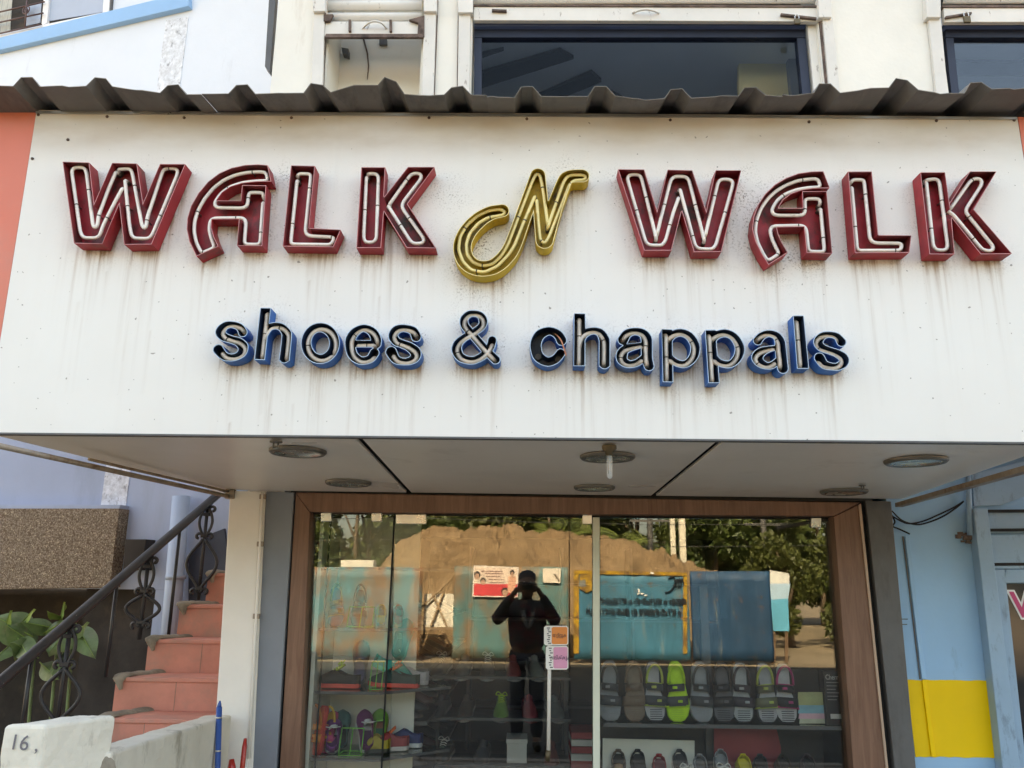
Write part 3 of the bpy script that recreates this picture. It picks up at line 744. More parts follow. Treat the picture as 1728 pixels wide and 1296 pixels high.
strokeletter('letter_a', 'blue neon letter a just left of the letter l', o9, s9,
    [[(250,500,74),(315,420,64),(420,380,58),(535,415,68),(590,500,82),(600,600,88),(618,750,88),(637,925,86)], [(585,590,38),(440,612,50),(310,660,74),(250,740,90),(290,820,78),(390,868,60),(480,855,58),(590,770,56)]])
strokeletter('letter_l', 'blue neon letter l, a tall bar second from the right of the lower line', o9, s9, [[(870,110,82),(940,912,90)]])
strokeletter('letter_s', 'blue neon letter s at the right end of the lower line', o9, s9,
    [[(1525,520,80),(1450,425,60),(1330,396,52),(1225,425,64),(1170,510,76),(1215,590,70),(1330,637,62),(1450,680,68),(1550,750,80),(1550,825,74),(1470,880,62),(1370,880,60),(1255,845,74),(1182,738,86)]])
wr = MB()
wr.tube(smooth_path([U(935, 563, YS - 0.012), U(940, 566, YS - 0.05), U(947, 575, YF - 0.012), U(953, 592, YF - 0.014), U(955, 600, YF - 0.008)], 5), 0.0022, 6)
wr.build('loose_wire', paint('orange_wire', (0.55, 0.22, 0.12), 0.5, 0.1, 5), c_)
for q in ((908, 602), (942, 606), (938, 562)):
    p = U(q[0], q[1], YS - 0.02); MB().tube([p, p + Vector((0, 0.015, 0))], 0.011, 8).build('tube_socket', M['electrode'], c_)

# ---------------------------------------------------------------- sign panel, dirt follows the letters
def sign_mat():
    s = NT('sign_panel'); v = s.coords(kind='Object')
    a1 = s.a('ShaderNodeAttribute', attribute_name='streak'); a2 = s.a('ShaderNodeAttribute', attribute_name='speck'); a3 = s.a('ShaderNodeAttribute', attribute_name='grime')
    big = s.noise(v, 1.6, 4, 0.6, 0.3, 0.7)
    col = s.mix(big, (0.765, 0.735, 0.685), (0.80, 0.78, 0.735))
    st = s.noise(s.coords((60, 1, 2.2)), 1.0, 5, 0.7, 0.42, 0.70)
    faint = s.noise(s.coords((16, 1, 0.5)), 1.0, 5, 0.65, 0.52, 0.80)
    col = s.mix(s.math('MULTIPLY', faint, 0.07), col, (0.58, 0.48, 0.38))
    f1 = s.math('MULTIPLY', a1.outputs['Fac'], s.math('ADD', s.math('MULTIPLY', st, 0.85), 0.08))
    col = s.mix(s.math('MINIMUM', f1, 0.9), col, (0.33, 0.21, 0.12))
    sp = s.noise(v, 150, 3, 0.6, 0.53, 0.61); sp2 = s.noise(v, 14, 3, 0.6, 0.40, 0.62)
    f2 = s.math('MULTIPLY', s.math('MULTIPLY', a2.outputs['Fac'], sp), s.math('ADD', s.math('MULTIPLY', sp2, 0.9), 0.1))
    col = s.mix(s.math('MINIMUM', f2, 0.85), col, (0.20, 0.155, 0.11))
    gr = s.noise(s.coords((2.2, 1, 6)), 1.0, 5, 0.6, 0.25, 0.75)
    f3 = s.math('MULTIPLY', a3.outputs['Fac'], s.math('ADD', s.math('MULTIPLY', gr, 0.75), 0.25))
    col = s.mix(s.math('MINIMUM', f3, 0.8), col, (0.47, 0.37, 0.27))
    fly = s.noise(v, 55, 1, 0.5, 0.745, 0.77)
    col = s.mix(s.math('MULTIPLY', fly, 0.7), col, (0.16, 0.13, 0.10))
    return s.finish(col, 0.38, 0, s.noise(v, 3, 2, 0.5, 0, 1), 0.003, 0.25, 0.4)
nx, nz = 380, 130
def spt(u, v):
    a = TLw.lerp(TRw, u); b = BLw.lerp(BRw, u); return b.lerp(a, v)
def warp(p):
    j = sum(math.exp(-((p.x - x0) / 0.006) ** 2) for x0 in (-0.72, 0.22, 1.12))
    return p + Vector((0, 0.0035 * math.sin(p.x * 2.1 + 0.6) * math.sin(p.z * 3.0) + 0.0012 * j, 0))
g = MB(); g.grid(lambda u, v: warp(spt(u, v)), nx, nz, True)
so = g.build('face_panel', sign_mat(), SG)
co = np.array(g.v); XZ = co[:, [0, 2]]
dmin = np.full(len(co), 1e9); streak = np.zeros(len(co)); h1 = rng.random(4000)
colrnd = np.convolve(np.convolve(rng.random(600) ** 3, np.ones(3) / 3, 'same'), np.ones(2) / 2, 'same')
collen = 0.025 + 0.20 * rng.random(600) ** 3
for sdf, (x0, x1, z0, z1) in SDFS:
    near = (XZ[:, 0] > x0 - 0.1) & (XZ[:, 0] < x1 + 0.1) & (XZ[:, 1] > z0 - 0.5) & (XZ[:, 1] < z1 + 0.1)
    P = XZ[near]; dmin[near] = np.minimum(dmin[near], sdf(P))
    gx = np.arange(x0, x1, 0.006); gz = np.arange(z0, z1, 0.006)
    S = sdf(np.stack(np.meshgrid(gx, gz, indexing='ij'), -1)) < 0
    bot = np.where(S.any(1), gz[S.argmax(1)], np.nan)
    xi = np.clip(((P[:, 0] - x0) / 0.006).astype(int), 0, len(gx) - 1)
    zb_ = bot[xi]; below = zb_ - P[:, 1]
    ci = np.clip(((P[:, 0] + 2.0) / 4.0 * 599).astype(int), 0, 599)
    val = np.where((below > -0.02) & np.isfinite(zb_), np.exp(-np.maximum(below, 0) / collen[ci]) * (0.25 + 1.8 * colrnd[ci]), 0)
    val = val * (1.35 if z0 < 2.95 else 0.6) + np.where((below > -0.03) & (below < 0.06), 0.55 * (1 - np.clip(below / 0.06, 0, 1)), 0)
    streak[near] = np.maximum(streak[near], np.nan_to_num(val))
speck = 0.6 * np.exp(-np.maximum(dmin, 0) / 0.03)
for (px, py, r, k) in ((1270, 360, 0.11, 1.3), (820, 400, 0.09, 1.2), (960, 300, 0.08, 0.8), (1330, 430, 0.1, 0.8), (470, 300, 0.07, 0.7), (760, 330, 0.07, 0.8), (800, 480, 0.08, 0.8), (1250, 300, 0.05, 0.8)):
    c = U(px, py, YS); speck += k * np.exp(-((XZ[:, 0] - c.x) ** 2 + (XZ[:, 1] - c.z) ** 2) / (r * r)) * 0.8
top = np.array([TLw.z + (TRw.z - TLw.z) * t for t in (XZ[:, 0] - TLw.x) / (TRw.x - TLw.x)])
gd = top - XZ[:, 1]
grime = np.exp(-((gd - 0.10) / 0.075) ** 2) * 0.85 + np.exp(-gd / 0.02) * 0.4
for nm, arr in (('streak', streak), ('speck', np.clip(speck, 0, 1.6)), ('grime', grime)):
    at = so.data.attributes.new(nm, 'FLOAT', 'POINT'); at.data.foreach_set('value', arr.astype(np.float32))
# body of the sign box, edge trims, screws
MB().prism([TLw + Vector((0, 0.008, 0)), TRw + Vector((0, 0.008, 0)), BRw + Vector((0, 0.008, 0)), BLw + Vector((0, 0.008, 0))], (0, 0.05, 0)).build('backing_board', M['soffit'], SG)
MB().prism([BLw + Vector((0, -0.006, 0)), BRw + Vector((0, -0.006, 0)), BRw + Vector((0, -0.006, -0.006)), BLw + Vector((0, -0.006, -0.006))], (0, 0.03, 0)).build('edge_trim', M['dark_grey'], SG)
scr = [(65, 194), (181, 197), (311, 199), (492, 199), (724, 199), (889, 201), (1131, 203), (1365, 206), (1580, 204), (1711, 203), (55, 268), (115, 236)]
for x, y in scr:
    p = U(x, y, YS); MB().lathe((p.x, p.y - 0.0035, p.z), [(0.0, -0.002), (0.005, -0.001), (0.006, 0.003)], 8, 'y').build('screw', M['channel_dark'], SG)
# salmon boards at both ends
a0, a1, b0, b1 = U(-1000, 178, YS), U(61, 186, YS), U(bl[0] - 1.0, 730, YS), U(-1400, 724, YS)
MB().prism([a0 + Vector((0, 0.002, 0)), a1 + Vector((0, 0.002, 0)), b0 + Vector((0, 0.002, 0)), b1 + Vector((0, 0.002, 0))], (0, 0.04, 0)).build('end_board', M['salmon_board'], SG)
a0, a1, b0, b1 = U(1718.5, 197, YS), U(2700, 202, YS), U(3000, 752, YS), U(br_[0] + 1.5, 747, YS)
MB().prism([a0 + Vector((0, 0.002, 0)), a1 + Vector((0, 0.002, 0)), b0 + Vector((0, 0.002, 0)), b1 + Vector((0, 0.002, 0))], (0, 0.04, 0)).build('end_board', M['salmon_board'], SG)
# soffit: three panels with open joints
fl, fr = BLw + Vector((-0.0, 0.052, 0)), BRw + Vector((0, 0.052, 0))
kl, kr = U(372, 827, -0.07), U(1522, 842, -0.07)
def sof(px): return px
jl0, jl1 = U(600, 737, YS), U(690, 831, -0.07)
jr0, jr1 = U(1220, 741, YS), U(1103, 838, -0.07)
def between(a, b, x): return a.lerp(b, (x - a.x) / (b.x - a.x))
def panel(p):
    MB().prism(p, (0, 0, 0.012)).build('soffit_panel', M['soffit'], SG, bevel=0.002)
g_ = 0.012
F0 = lambda x: between(fl, fr, x); K0 = lambda x: between(kl, kr, x)
panel([fl, F0(jl0.x - g_), K0(jl1.x - g_), kl])
panel([F0(jl0.x + g_), F0(jr0.x - g_), K0(jr1.x - g_), K0(jl1.x + g_)])
panel([F0(jr0.x + g_), fr, kr, K0(jr1.x + g_)])
MB().prism([fl + Vector((0, 0, 0.02)), fr + Vector((0, 0, 0.02)), kr + Vector((0, 0, 0.02)), kl + Vector((0, 0, 0.02))], (0, 0, 0.02)).build('soffit_backing', M['black_gap'], SG)
# box sides and top, closed towards the wall
MB().prism([fl + Vector((0, 0, 0.041)), TLw + Vector((0, 0.056, -0.02)), Vector((kl.x, -0.07, TLw.z - 0.02)), kl + Vector((0, 0, 0.041))], (0.02, 0, 0)).build('side_board', M['soffit'], SG)
MB().prism([fr + Vector((0, 0, 0.041)), TRw + Vector((0, 0.056, -0.02)), Vector((kr.x, -0.07, TRw.z - 0.02)), kr + Vector((0, 0, 0.041))], (-0.02, 0, 0)).build('side_board', M['soffit'], SG)

# ---------------------------------------------------------------- corrugated roofing sheet
RF = thing('awning_roof', 'dark grey ribbed roofing sheets over the top edge of the white sign', 'awning', (0, YS, ZT))
peaks = [-1200, -1076, -952, -828, -704, -580, -456, -332, -206, -82, 42, 167, 292, 408, 535, 659, 772, 890, 1014, 1142, 1267, 1394, 1524, 1650, 1775, 1900, 2026, 2152, 2278, 2404, 2530]
YFR = YS - 0.155
zroof = (U(888, 192, YS).z) + 0.006
base_px = lambda x: np.interp(x, [0, 120, 200, 250, 300, 420, 480, 560, 600, 640, 690, 830, 950, 1040, 1080, 1200, 1330, 1420, 1470, 1520, 1575, 1640, 1728], [145, 146, 148, 153, 160, 160, 161, 158, 145, 146, 163, 164, 163, 163, 170, 163, 162, 156, 148, 155, 162, 152, 152])
xp, zp_ = [], []
rib = []
for i, p in enumerate(peaks):
    xw = xat(p, 150, YFR); rib.append(xw)
seq = []
for i, xw in enumerate(rib):
    seq += [(xw - 0.046, 0), (xw - 0.022, 1), (xw + 0.018, 1), (xw + 0.05, 0)]
    if i + 1 < len(rib):
        gap = rib[i+1] - xw
        for t in (0.42, 0.5, 0.58): seq.append((xw + gap * t, 0))
prof = []
for xw, up in seq:
    pxx = 888 + xw * F / (YFR - CAM.y) * 0.86
    zfront = U(pxx, float(base_px(min(max(pxx, 0), 1728))), YFR).z
    jit = random.uniform(-0.004, 0.004)
    zback = zroof
    prof.append((xw, zfront + (0.037 + jit) * up, zback + 0.037 * up))
rows = 10
M['sheet_edge'] = paint('sheet_edge', (0.20, 0.185, 0.165), 0.8, 0.3, 14, None)
cuts = [0, 63, 88, 116, 144, len(prof) - 1]
for c0, c1 in zip(cuts, cuts[1:]):
    sub = prof[c0:c1 + 1]; lap = 0.004 if (c0 == 88 or c0 == 144) else 0.0
    m = MB(); n = len(sub)
    idx = []
    for r in range(rows):
        t = r / (rows - 1)
        y = YFR + (YW - 0.001 - YFR) * t
        tt = min(1.0, (y - YFR) / 0.17)
        row = []
        for (x, zf, zbk) in sub:
            edge = (random.uniform(-0.006, 0.005) if r == 0 else 0)
            row.append(m.av((x, y + edge, zf + (zbk - zf) * tt + lap + max(0, y - (YFR + 0.17)) * 0.06)))
        idx.append(row)
    for r in range(rows - 1):
        for k in range(n - 1): m.face((idx[r][k], idx[r][k+1], idx[r+1][k+1], idx[r+1][k]))
    o = m.build('ribbed_sheet', [M['asbestos'], M['sheet_edge']], RF, recalc=False)
    md = o.modifiers.new('solid', 'SOLIDIFY'); md.thickness = 0.0025; md.offset = 1; md.material_offset_rim = 1
m = MB(); m.prism([U(60, 187, YS - 0.006), U(1716, 197.5, YS - 0.006), U(1716, 201, YS - 0.006), U(60, 191, YS - 0.006)], (0, 0.02, 0)).build('flashing_strip', M['alu'], RF)

# ---------------------------------------------------------------- recessed lamps in the soffit
M['ring'] = paint('lamp_ring', (0.15, 0.145, 0.13), 0.4, 0.15, 10, None, metal=0.3)
M['reflector'] = paint('lamp_reflector', (0.50, 0.50, 0.45), 0.25, 0.1, 8, None, metal=0.75)
def zs_at(x, y):
    t = (y - fl.y) / (kl.y - fl.y); a = fl.lerp(kl, t); b = fr.lerp(kr, t); return a.z + (b.z - a.z) * (x - a.x) / (b.x - a.x)
lamps = [(503, 760, 47, 'recessed round ceiling lamp with a bracket, front left under the sign', 'bracket'), (588, 813, 38, 'recessed round ceiling lamp at the back left under the sign', None),
         (1025, 769, 47, 'recessed round ceiling lamp with a bare tube bulb hanging below it', 'bulb'), (1003, 821, 35, 'recessed round ceiling lamp at the back, above the door of the shop', None),
         (1545, 776, 52, 'recessed round ceiling lamp at the front right under the sign', None), (1424, 828, 40, 'recessed round ceiling lamp with a clip at the back right under the sign', 'clip')]
for (x, y, rx, lab, extra) in lamps:
    z = 2.04; 
    for _ in range(4):
        p = UZ(x, y, z); z = zs_at(p.x, p.y)
    p = UZ(x, y, z); r = abs(UZ(x + rx, y, z).x - p.x)
    D = thing('recessed_lamp', lab, 'ceiling lamp', p, 'recessed lamps in the soffit')
    MB().lathe((p.x, p.y, p.z), [(r * 0.80, -0.001), (r * 0.82, -0.012), (r * 0.93, -0.015), (r, -0.008), (r, -0.0005)], 36).build('trim_ring', M['ring'], D)
    MB().lathe((p.x, p.y, p.z), [(r * 0.81, -0.0125), (r * 0.72, -0.006), (r * 0.5, -0.0028), (r * 0.3, -0.0018), (0.001, -0.0015)], 36).build('reflector', M['reflector'], D)
    if extra == 'bulb':
        c = UZ(1028, 752, z)
        MB().lathe((c.x, c.y, c.z), [(0.026, 0), (0.026, -0.012), (0.016, -0.02), (0.013, -0.034), (0.001, -0.036)], 16).build('socket', M['brass'], D)
        gm = NT('clear_tube'); gb = gm.a('ShaderNodeBsdfGlass'); gb.inputs['Roughness'].default_value = 0.15; gb.inputs['Color'].default_value = (0.9, 0.9, 0.88, 1); tr_ = gm.a('ShaderNodeBsdfTransparent'); mx = gm.a('ShaderNodeMixShader'); mx.inputs[0].default_value = 0.72
        df = gm.a('ShaderNodeBsdfPrincipled'); df.inputs['Base Color'].default_value = (0.75, 0.74, 0.70, 1); df.inputs['Roughness'].default_value = 0.15
        gm.l(df.outputs[0], mx.inputs[1]); gm.l(tr_.outputs[0], mx.inputs[2]); gm.l(mx.outputs[0], gm.out.inputs['Surface'])
        MB().lathe((c.x, c.y, c.z), [(0.009, -0.036), (0.0105, -0.045), (0.0105, -0.105), (0.007, -0.114), (0.001, -0.117)], 14).build('tube_bulb', gm.m, D)
        MB().tube([(c.x - 0.004, c.y, c.z - 0.03), (c.x - 0.004, c.y, c.z - 0.10)], 0.0014, 5).build('filament', M['brass'], D)
    if extra in ('bracket', 'clip'):
        q = UZ(466, 744, z) if extra == 'bracket' else UZ(1455, 818, z)
        k = 1.0 if extra == 'bracket' else 0.7
        mm = MB(); mm.lathe((q.x, q.y, q.z), [(0.022 * k, -0.0005), (0.022 * k, -0.006), (0.001, -0.006)], 14)
        mm.tube([(q.x - 0.008 * k, q.y, q.z - 0.005), (q.x - 0.008 * k, q.y, q.z - 0.03 * k)], 0.003, 6); mm.tube([(q.x + 0.008 * k, q.y, q.z - 0.005), (q.x + 0.008 * k, q.y, q.z - 0.03 * k)], 0.003, 6)
        mm.tube([(q.x - 0.010 * k, q.y, q.z - 0.028 * k), (q.x + 0.010 * k, q.y, q.z - 0.028 * k)], 0.005 * k, 8)
        mm.build('bracket', M['ring'], D)

# ================================================================ shop front: pillars, timber frame, glass
GY = 1592                                  # photo row of the ground at the shop front
def col(l0, l1, r0, r1, y0):               # outline of an upright piece, carried down to the ground
    return [(l0[0], y0), (r0[0], y0), ext(r0, r1, GY), ext(l0, l1, GY)]
PL = thing('pillar', 'white stained pillar between the red stairs and the shop window', 'pillar', (xat(420, 1500, -0.07), -0.07, 0))
MB().slab([(388, 828), (441, 829), ext((441, 829), (418, 1296), GY), ext((388, 828), (358, 1296), GY)], -0.10, 0.16).build('shaft', M['white_pillar'], PL, bevel=0.006)
MB().slab([(436, 829), (448, 829), ext((448, 829), (426, 1296), GY), ext((436, 829), (414, 1296), GY)], -0.085, 0.12).build('edge_strip', M['white_pillar'], PL, bevel=0.004)
MB().tube([U(443.5, 832, -0.11), U(432, 1050, -0.11), U(420, 1280, -0.11)], 0.008, 8).build('conduit', M['white_pillar'], PL)
for y in (838, 918, 1040):
    p = U(443.5 - (y - 832) * 0.053, y, -0.112); MB().box(p.x - 0.016, p.x + 0.016, p.y - 0.004, p.y + 0.012, p.z - 0.012, p.z + 0.012).build('clamp', M['bare_rod'], PL, bevel=0.002)

SF = thing('glass_shop_front', 'glazed shop front with brown timber frame under the sign', 'shop front', (0.1, 0, 0.02))
MB().slab([(449, 829), (496, 831), ext((496, 831), (466, 1296), GY), ext((449, 829), (424, 1296), GY)], -0.075, 0.10).build('shutter_channel', M['grey_paint'], SF, bevel=0.004)
MB().slab([(493, 831), (499, 831), ext((499, 831), (471, 1296), GY), ext((493, 831), (465, 1296), GY)], -0.04, 0.08).build('dark_joint', M['black_gap'], SF)
MB().slab([(1461, 845), (1504, 846), ext((1504, 846), (1546, 1296), GY), ext((1461, 845), (1510, 1296), GY)], -0.075, 0.10).build('shutter_channel', M['dark_grey'], SF, bevel=0.004)
MB().slab([(1450, 845), (1461, 845), ext((1461, 845), (1510, 1296), GY), ext((1450, 845), (1496, 1296), GY)], -0.04, 0.08).build('dark_joint', M['black_gap'], SF)
# timber
MB().slab([(499, 831), (523, 865), ext((523, 868), (505, 1296), GY), ext((499, 831), (472, 1296), GY)], -0.065, 0.11).build('frame_post', M['wood'], SF, bevel=0.003)
MB().slab([(1452, 850), (1407, 872), ext((1407, 872), (1440, 1296), GY), ext((1452, 850), (1498, 1296), GY)], -0.065, 0.11).build('frame_post', M['wood'], SF, bevel=0.003)
MB().slab([(499, 831), (1452, 848), (1407, 871), (523, 864)], -0.068, 0.114).build('frame_head', M['wood'], SF, bevel=0.003)
M['bead'] = paint('pale_bead', (0.42, 0.30, 0.22), 0.5, 0.1, 6)
MB().slab([(1449, 852), (1453, 850), ext((1453, 850), (1499, 1296), GY), ext((1449, 852), (1495, 1296), GY)], -0.072, 0.01).build('edge_bead', M['bead'], SF)
MB().slab([(523, 862), (1407, 869), (1409, 880), (522, 873)], 0.012, 0.03).build('top_track', M['black_gap'], SF)
# panes (front face on Y = 0)
def pane(name, px, parent=SF):
    return MB().slab(px, 0.0, 0.008).build(name, M['glass'], parent)
pane('fixed_pane', [(522, 868), (664, 868.5), ext((664, 868), (642, 1296), GY), ext((522, 868), (505, 1296), GY)])
DR = bpy.data.objects.new('glass_door', None); COL.objects.link(DR); DR.parent = SF; DR.location = (0, 0, 0)
MB().slab([(667, 870), (959.5, 873), (963, 1580), (651, 1580)], 0.0, 0.008).build('pane', M['glass'], DR)
D2 = bpy.data.objects.new('glass_door', None); COL.objects.link(D2); D2.parent = SF; D2.location = (0, 0, 0)
MB().slab([(961, 873), (999, 873), (1000, 1580), (964.5, 1580)], 0.0, 0.008).build('pane', M['glass'], D2)
pane('fixed_pane', [(1013, 874), (1406, 877), ext((1406, 877), (1438, 1296), GY), (1014, GY)])
M['jamb'] = paint('pale_jamb', (0.66, 0.68, 0.56), 0.4, 0.06, 3)
MB().slab([(1000, 873), (1012, 873), (1013, GY), (1001, GY)], 0.001, 0.03).build('door_jamb', M['jamb'], SF, bevel=0.002)
MB().slab([(664.4, 869), (666.6, 869), ext((666.6, 869), (645, 1296), 1580), ext((664.4, 869), (642.4, 1296), 1580)], 0.002, 0.012).build('pane_joint', M['black_gap'], SF)
def patch(px, par, name='patch_fitting'):
    x0, y0, x1, y1 = px
    MB().slab([(x0, y0), (x1, y0), (x1, y1), (x0, y1)], -0.012, 0.034).build(name, M['steel'], par, bevel=0.002)
for q in ((541, 864, 559, 880), (627, 864, 644, 880)): patch(q, SF)
patch((668, 868, 719, 884), DR); patch((983, 868, 999, 884), D2); patch((1369, 874, 1386, 890), SF)
# pull handle: a white bar on two standoffs
hx0, hx1 = U(927, 1060, -0.05), U(925, 1266, -0.05)
M['white_bar'] = paint('handle_bar', (0.70, 0.66, 0.60), 0.3, 0.05, 6, None)
MB().tube([U(927.5, 1075, -0.05), U(925.5, 1266, -0.05)], 0.009, 12).build('handle', M['white_bar'], DR)
for y in (1140, 1255): MB().tube([U(926.7, y, -0.05), U(926.7, y, 0.0)], 0.006, 8).build('standoff', M['steel'], DR)
MB().tube([U(925.5, 1266, -0.05), U(923.5, 1284, -0.05)], 0.012, 10).build('handle_end', M['brass'], DR)
# two stickers on the door glass
M['st_white'] = paint('sticker_white', (0.78, 0.76, 0.72), 0.5, 0.04, 5)
M['st_orange'] = paint('sticker_orange', (0.80, 0.27, 0.07), 0.5, 0.08, 5)
M['st_pink'] = paint('sticker_pink', (0.72, 0.32, 0.48), 0.5, 0.08, 5)
M['ink'] = paint('ink', (0.035, 0.035, 0.05), 0.6, 0.1, 5)
def rrect(x0, y0, x1, y1, r=3):
    return [(x0 + r, y0), (x1 - r, y0), (x1, y0 + r), (x1, y1 - r), (x1 - r, y1), (x0 + r, y1), (x0, y1 - r), (x0, y0 + r)]
for (x0, y0, x1, y1, mt, lab, wd) in ((918, 1056, 959, 1089, 'st_orange', 'orange and white sticker on the glass door above the pink one', 'തള്ളുക'), (921, 1090, 959, 1130, 'st_pink', 'pink and white sticker on the glass door behind the handle top', 'വലിക്കുക')):
    c = U((x0 + x1) / 2, y1, -0.061); T_ = thing('door_sticker', lab, 'sticker', c, 'stickers on the glass door')
    MB().slab(rrect(x0, y0, x1, y1), -0.062, 0.002).build('backing', M['st_white'], T_)
    MB().slab(rrect(x0 + 13, y0 + 2, x1 - 1.5, y1 - 2, 2), -0.0635, 0.001).build('print', M[mt], T_)
    text(wd, 0.024, U((x0 + x1) / 2 + 6, (y0 + y1) / 2, -0.0645), M['ink'], 'lettering', T_, sx=0.75, extrude=0.0002)
    tk = MB()
    for k in range(9):
        yy = y0 + 3 + k * (y1 - y0 - 6) / 8.4; xx = x0 + 5 + (k % 3)
        tk.slab([(xx, yy), (xx + 5 - (k % 2) * 2, yy), (xx + 5 - (k % 2) * 2, yy + 1.6), (xx, yy + 1.6)], -0.0632, 0.0004)
    tk.build('tick_marks', M['ink'], T_)

# ================================================================ shop interior
IN = bpy.data.objects.new('shop_interior', None); COL.objects.link(IN); IN.parent = SB; IN.location = -SB.location
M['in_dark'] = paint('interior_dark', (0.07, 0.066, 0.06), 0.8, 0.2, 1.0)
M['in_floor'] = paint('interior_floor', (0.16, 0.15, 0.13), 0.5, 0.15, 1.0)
M['in_white'] = paint('display_white', (0.70, 0.70, 0.62), 0.5, 0.06, 2.0, (0.45, 0.44, 0.38), 0.6, 0.8, 3)
xL, xR = U(500, 1000, 0.05).x, U(1450, 1000, 0.05).x
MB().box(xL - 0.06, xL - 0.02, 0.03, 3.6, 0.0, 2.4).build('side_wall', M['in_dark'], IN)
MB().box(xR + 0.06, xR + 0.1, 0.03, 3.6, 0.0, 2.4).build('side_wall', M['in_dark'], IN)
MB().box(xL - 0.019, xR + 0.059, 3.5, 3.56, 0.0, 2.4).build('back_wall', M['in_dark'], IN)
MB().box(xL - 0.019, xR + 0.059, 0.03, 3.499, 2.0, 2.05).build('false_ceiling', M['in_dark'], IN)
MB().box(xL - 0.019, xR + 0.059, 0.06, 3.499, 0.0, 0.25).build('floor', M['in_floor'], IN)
DC = thing('display_cabinet', 'white display cabinet with glass shelves behind the left shop window', 'cabinet', (U(580, 1280, 0.25).x, 0.25, 0.25))
cx0, cx1 = U(527, 1100, 0.05).x, U(668, 1100, 0.35).x
MB().box(cx0, cx0 + 0.02, 0.04, 0.42, 0.25, 1.98).build('side_panel', M['in_white'], DC)
MB().box(cx0 + 0.021, cx1 + 0.1, 0.42, 0.44, 0.25, 1.98).build('back_panel', M['in_white'], DC)
MB().box(cx0 + 0.045, cx0 + 0.052, 0.05, 0.06, 0.25, 1.95).build('shelf_rail', M['black_gap'], DC)
def shelf(py, z_ref=0.08):
    z = U(580, py, z_ref).z
    m = MB(); m.prism([(cx0 + 0.022, 0.06, z), (U(640, py, 0.06).x, 0.06, z), (cx1 + 0.30, 0.34, z), (cx1 + 0.30, 0.415, z), (cx0 + 0.022, 0.415, z)], (0, 0, -0.012))
    m.build('glass_shelf', M['shelf_glass'], DC); 
    MB().prism([(cx0 + 0.022, 0.055, z + 0.001), (U(640, py, 0.06).x, 0.055, z + 0.001), (cx1 + 0.30, 0.336, z + 0.001), (cx1 + 0.30, 0.339, z + 0.001), (U(640, py, 0.06).x, 0.0588, z + 0.001), (cx0 + 0.022, 0.0588, z + 0.001)], (0, 0, -0.014)).build('shelf_edge', M['dark_grey'], DC)
    return z
zA, zB, zC = shelf(1060), shelf(1166), shelf(1278)
z0_ = shelf(957)
# right display: shelf of sandals, board and lower shelf
DD = thing('display_stand', 'dark display stand with a glass shelf behind the right shop window', 'display stand', (U(1220, 1280, 0.3).x, 0.3, 0.25))
rx0, rx1 = U(1018, 1200, 0.05).x, U(1432, 1200, 0.05).x
zD = U(1220, 1222, 0.08).z
MB().box(rx0, rx1, 0.06, 0.40, zD - 0.014, zD).build('glass_shelf', M['shelf_glass'], DD)
MB().box(rx0, rx1, 0.053, 0.0595, zD - 0.016, zD + 0.001).build('shelf_edge', M['dark_grey'], DD)
ux = U(1214, 1100, 0.10).x
MB().box(ux - 0.022, ux + 0.022, 0.41, 0.45, 0.25, U(1214, 990, 0.4).z).build('upright', M['dark_grey'], DD)
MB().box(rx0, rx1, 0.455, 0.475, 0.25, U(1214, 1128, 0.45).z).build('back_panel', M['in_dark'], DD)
MB().slab([(1017, 1246), (1172, 1250), (1172, 1420), (1017, 1420)], 0.30, 0.01).build('white_board', M['in_white'], DD)
M['maroon'] = paint('maroon_card', (0.30, 0.045, 0.05), 0.6, 0.1, 3)
MB().slab([(1205, 1228), (1310, 1228), (1318, 1262), (1316, 1400), (1205, 1400)], 0.36, 0.01).build('red_board', M['maroon'], DD)
MB().slab([(1422, 880), (1426, 880), (1446, 1420), (1441, 1420)], 0.03, 0.02).build('shelf_rail', M['black_gap'], DD)
zE = U(1220, 1335, 0.12).z
MB().box(rx0, rx1, 0.06, 0.295, zE - 0.012, zE).build('glass_shelf', M['shelf_glass'], DD)
# wall racks running back along the left side and across the rear of the shop
RK = thing('wall_rack', 'dark rack of shoes running back along the shop wall behind the glass door', 'shelf', (U(760, 1280, 1.4).x, 1.4, 0.25))
rk_x0, rk_x1 = U(722, 1100, 0.6).x, U(722, 1100, 0.6).x + 0.02
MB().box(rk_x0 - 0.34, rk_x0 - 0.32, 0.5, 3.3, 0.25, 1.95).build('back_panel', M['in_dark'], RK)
rack_z = [0.55, 0.85, 1.12, 1.37]
for z in rack_z:
    MB().box(rk_x0 - 0.318, rk_x0 + 0.02, 0.5, 3.3, z - 0.02, z).build('shelf', M['dark_grey'], RK)
R2 = thing('rear_rack', 'dark rack of shoes and boxes across the rear wall of the shop', 'shelf', (0.3, 3.3, 0.25))
for z in (0.6, 0.95, 1.3, 1.6): MB().box(rk_x0 + 0.05, xR, 3.1, 3.45, z - 0.02, z).build('shelf', M['dark_grey'], R2)
for x in (rk_x0 + 0.05, 0.3, 0.9, xR - 0.03): MB().box(x, x + 0.025, 3.105, 3.445, 0.25, 1.9).build('upright', M['dark_grey'], R2)
M['box_red'] = paint('shoe_box_red', (0.42, 0.07, 0.07), 0.7, 0.1, 3); M['box_white'] = paint('shoe_box_white', (0.62, 0.62, 0.58), 0.7, 0.06, 3)
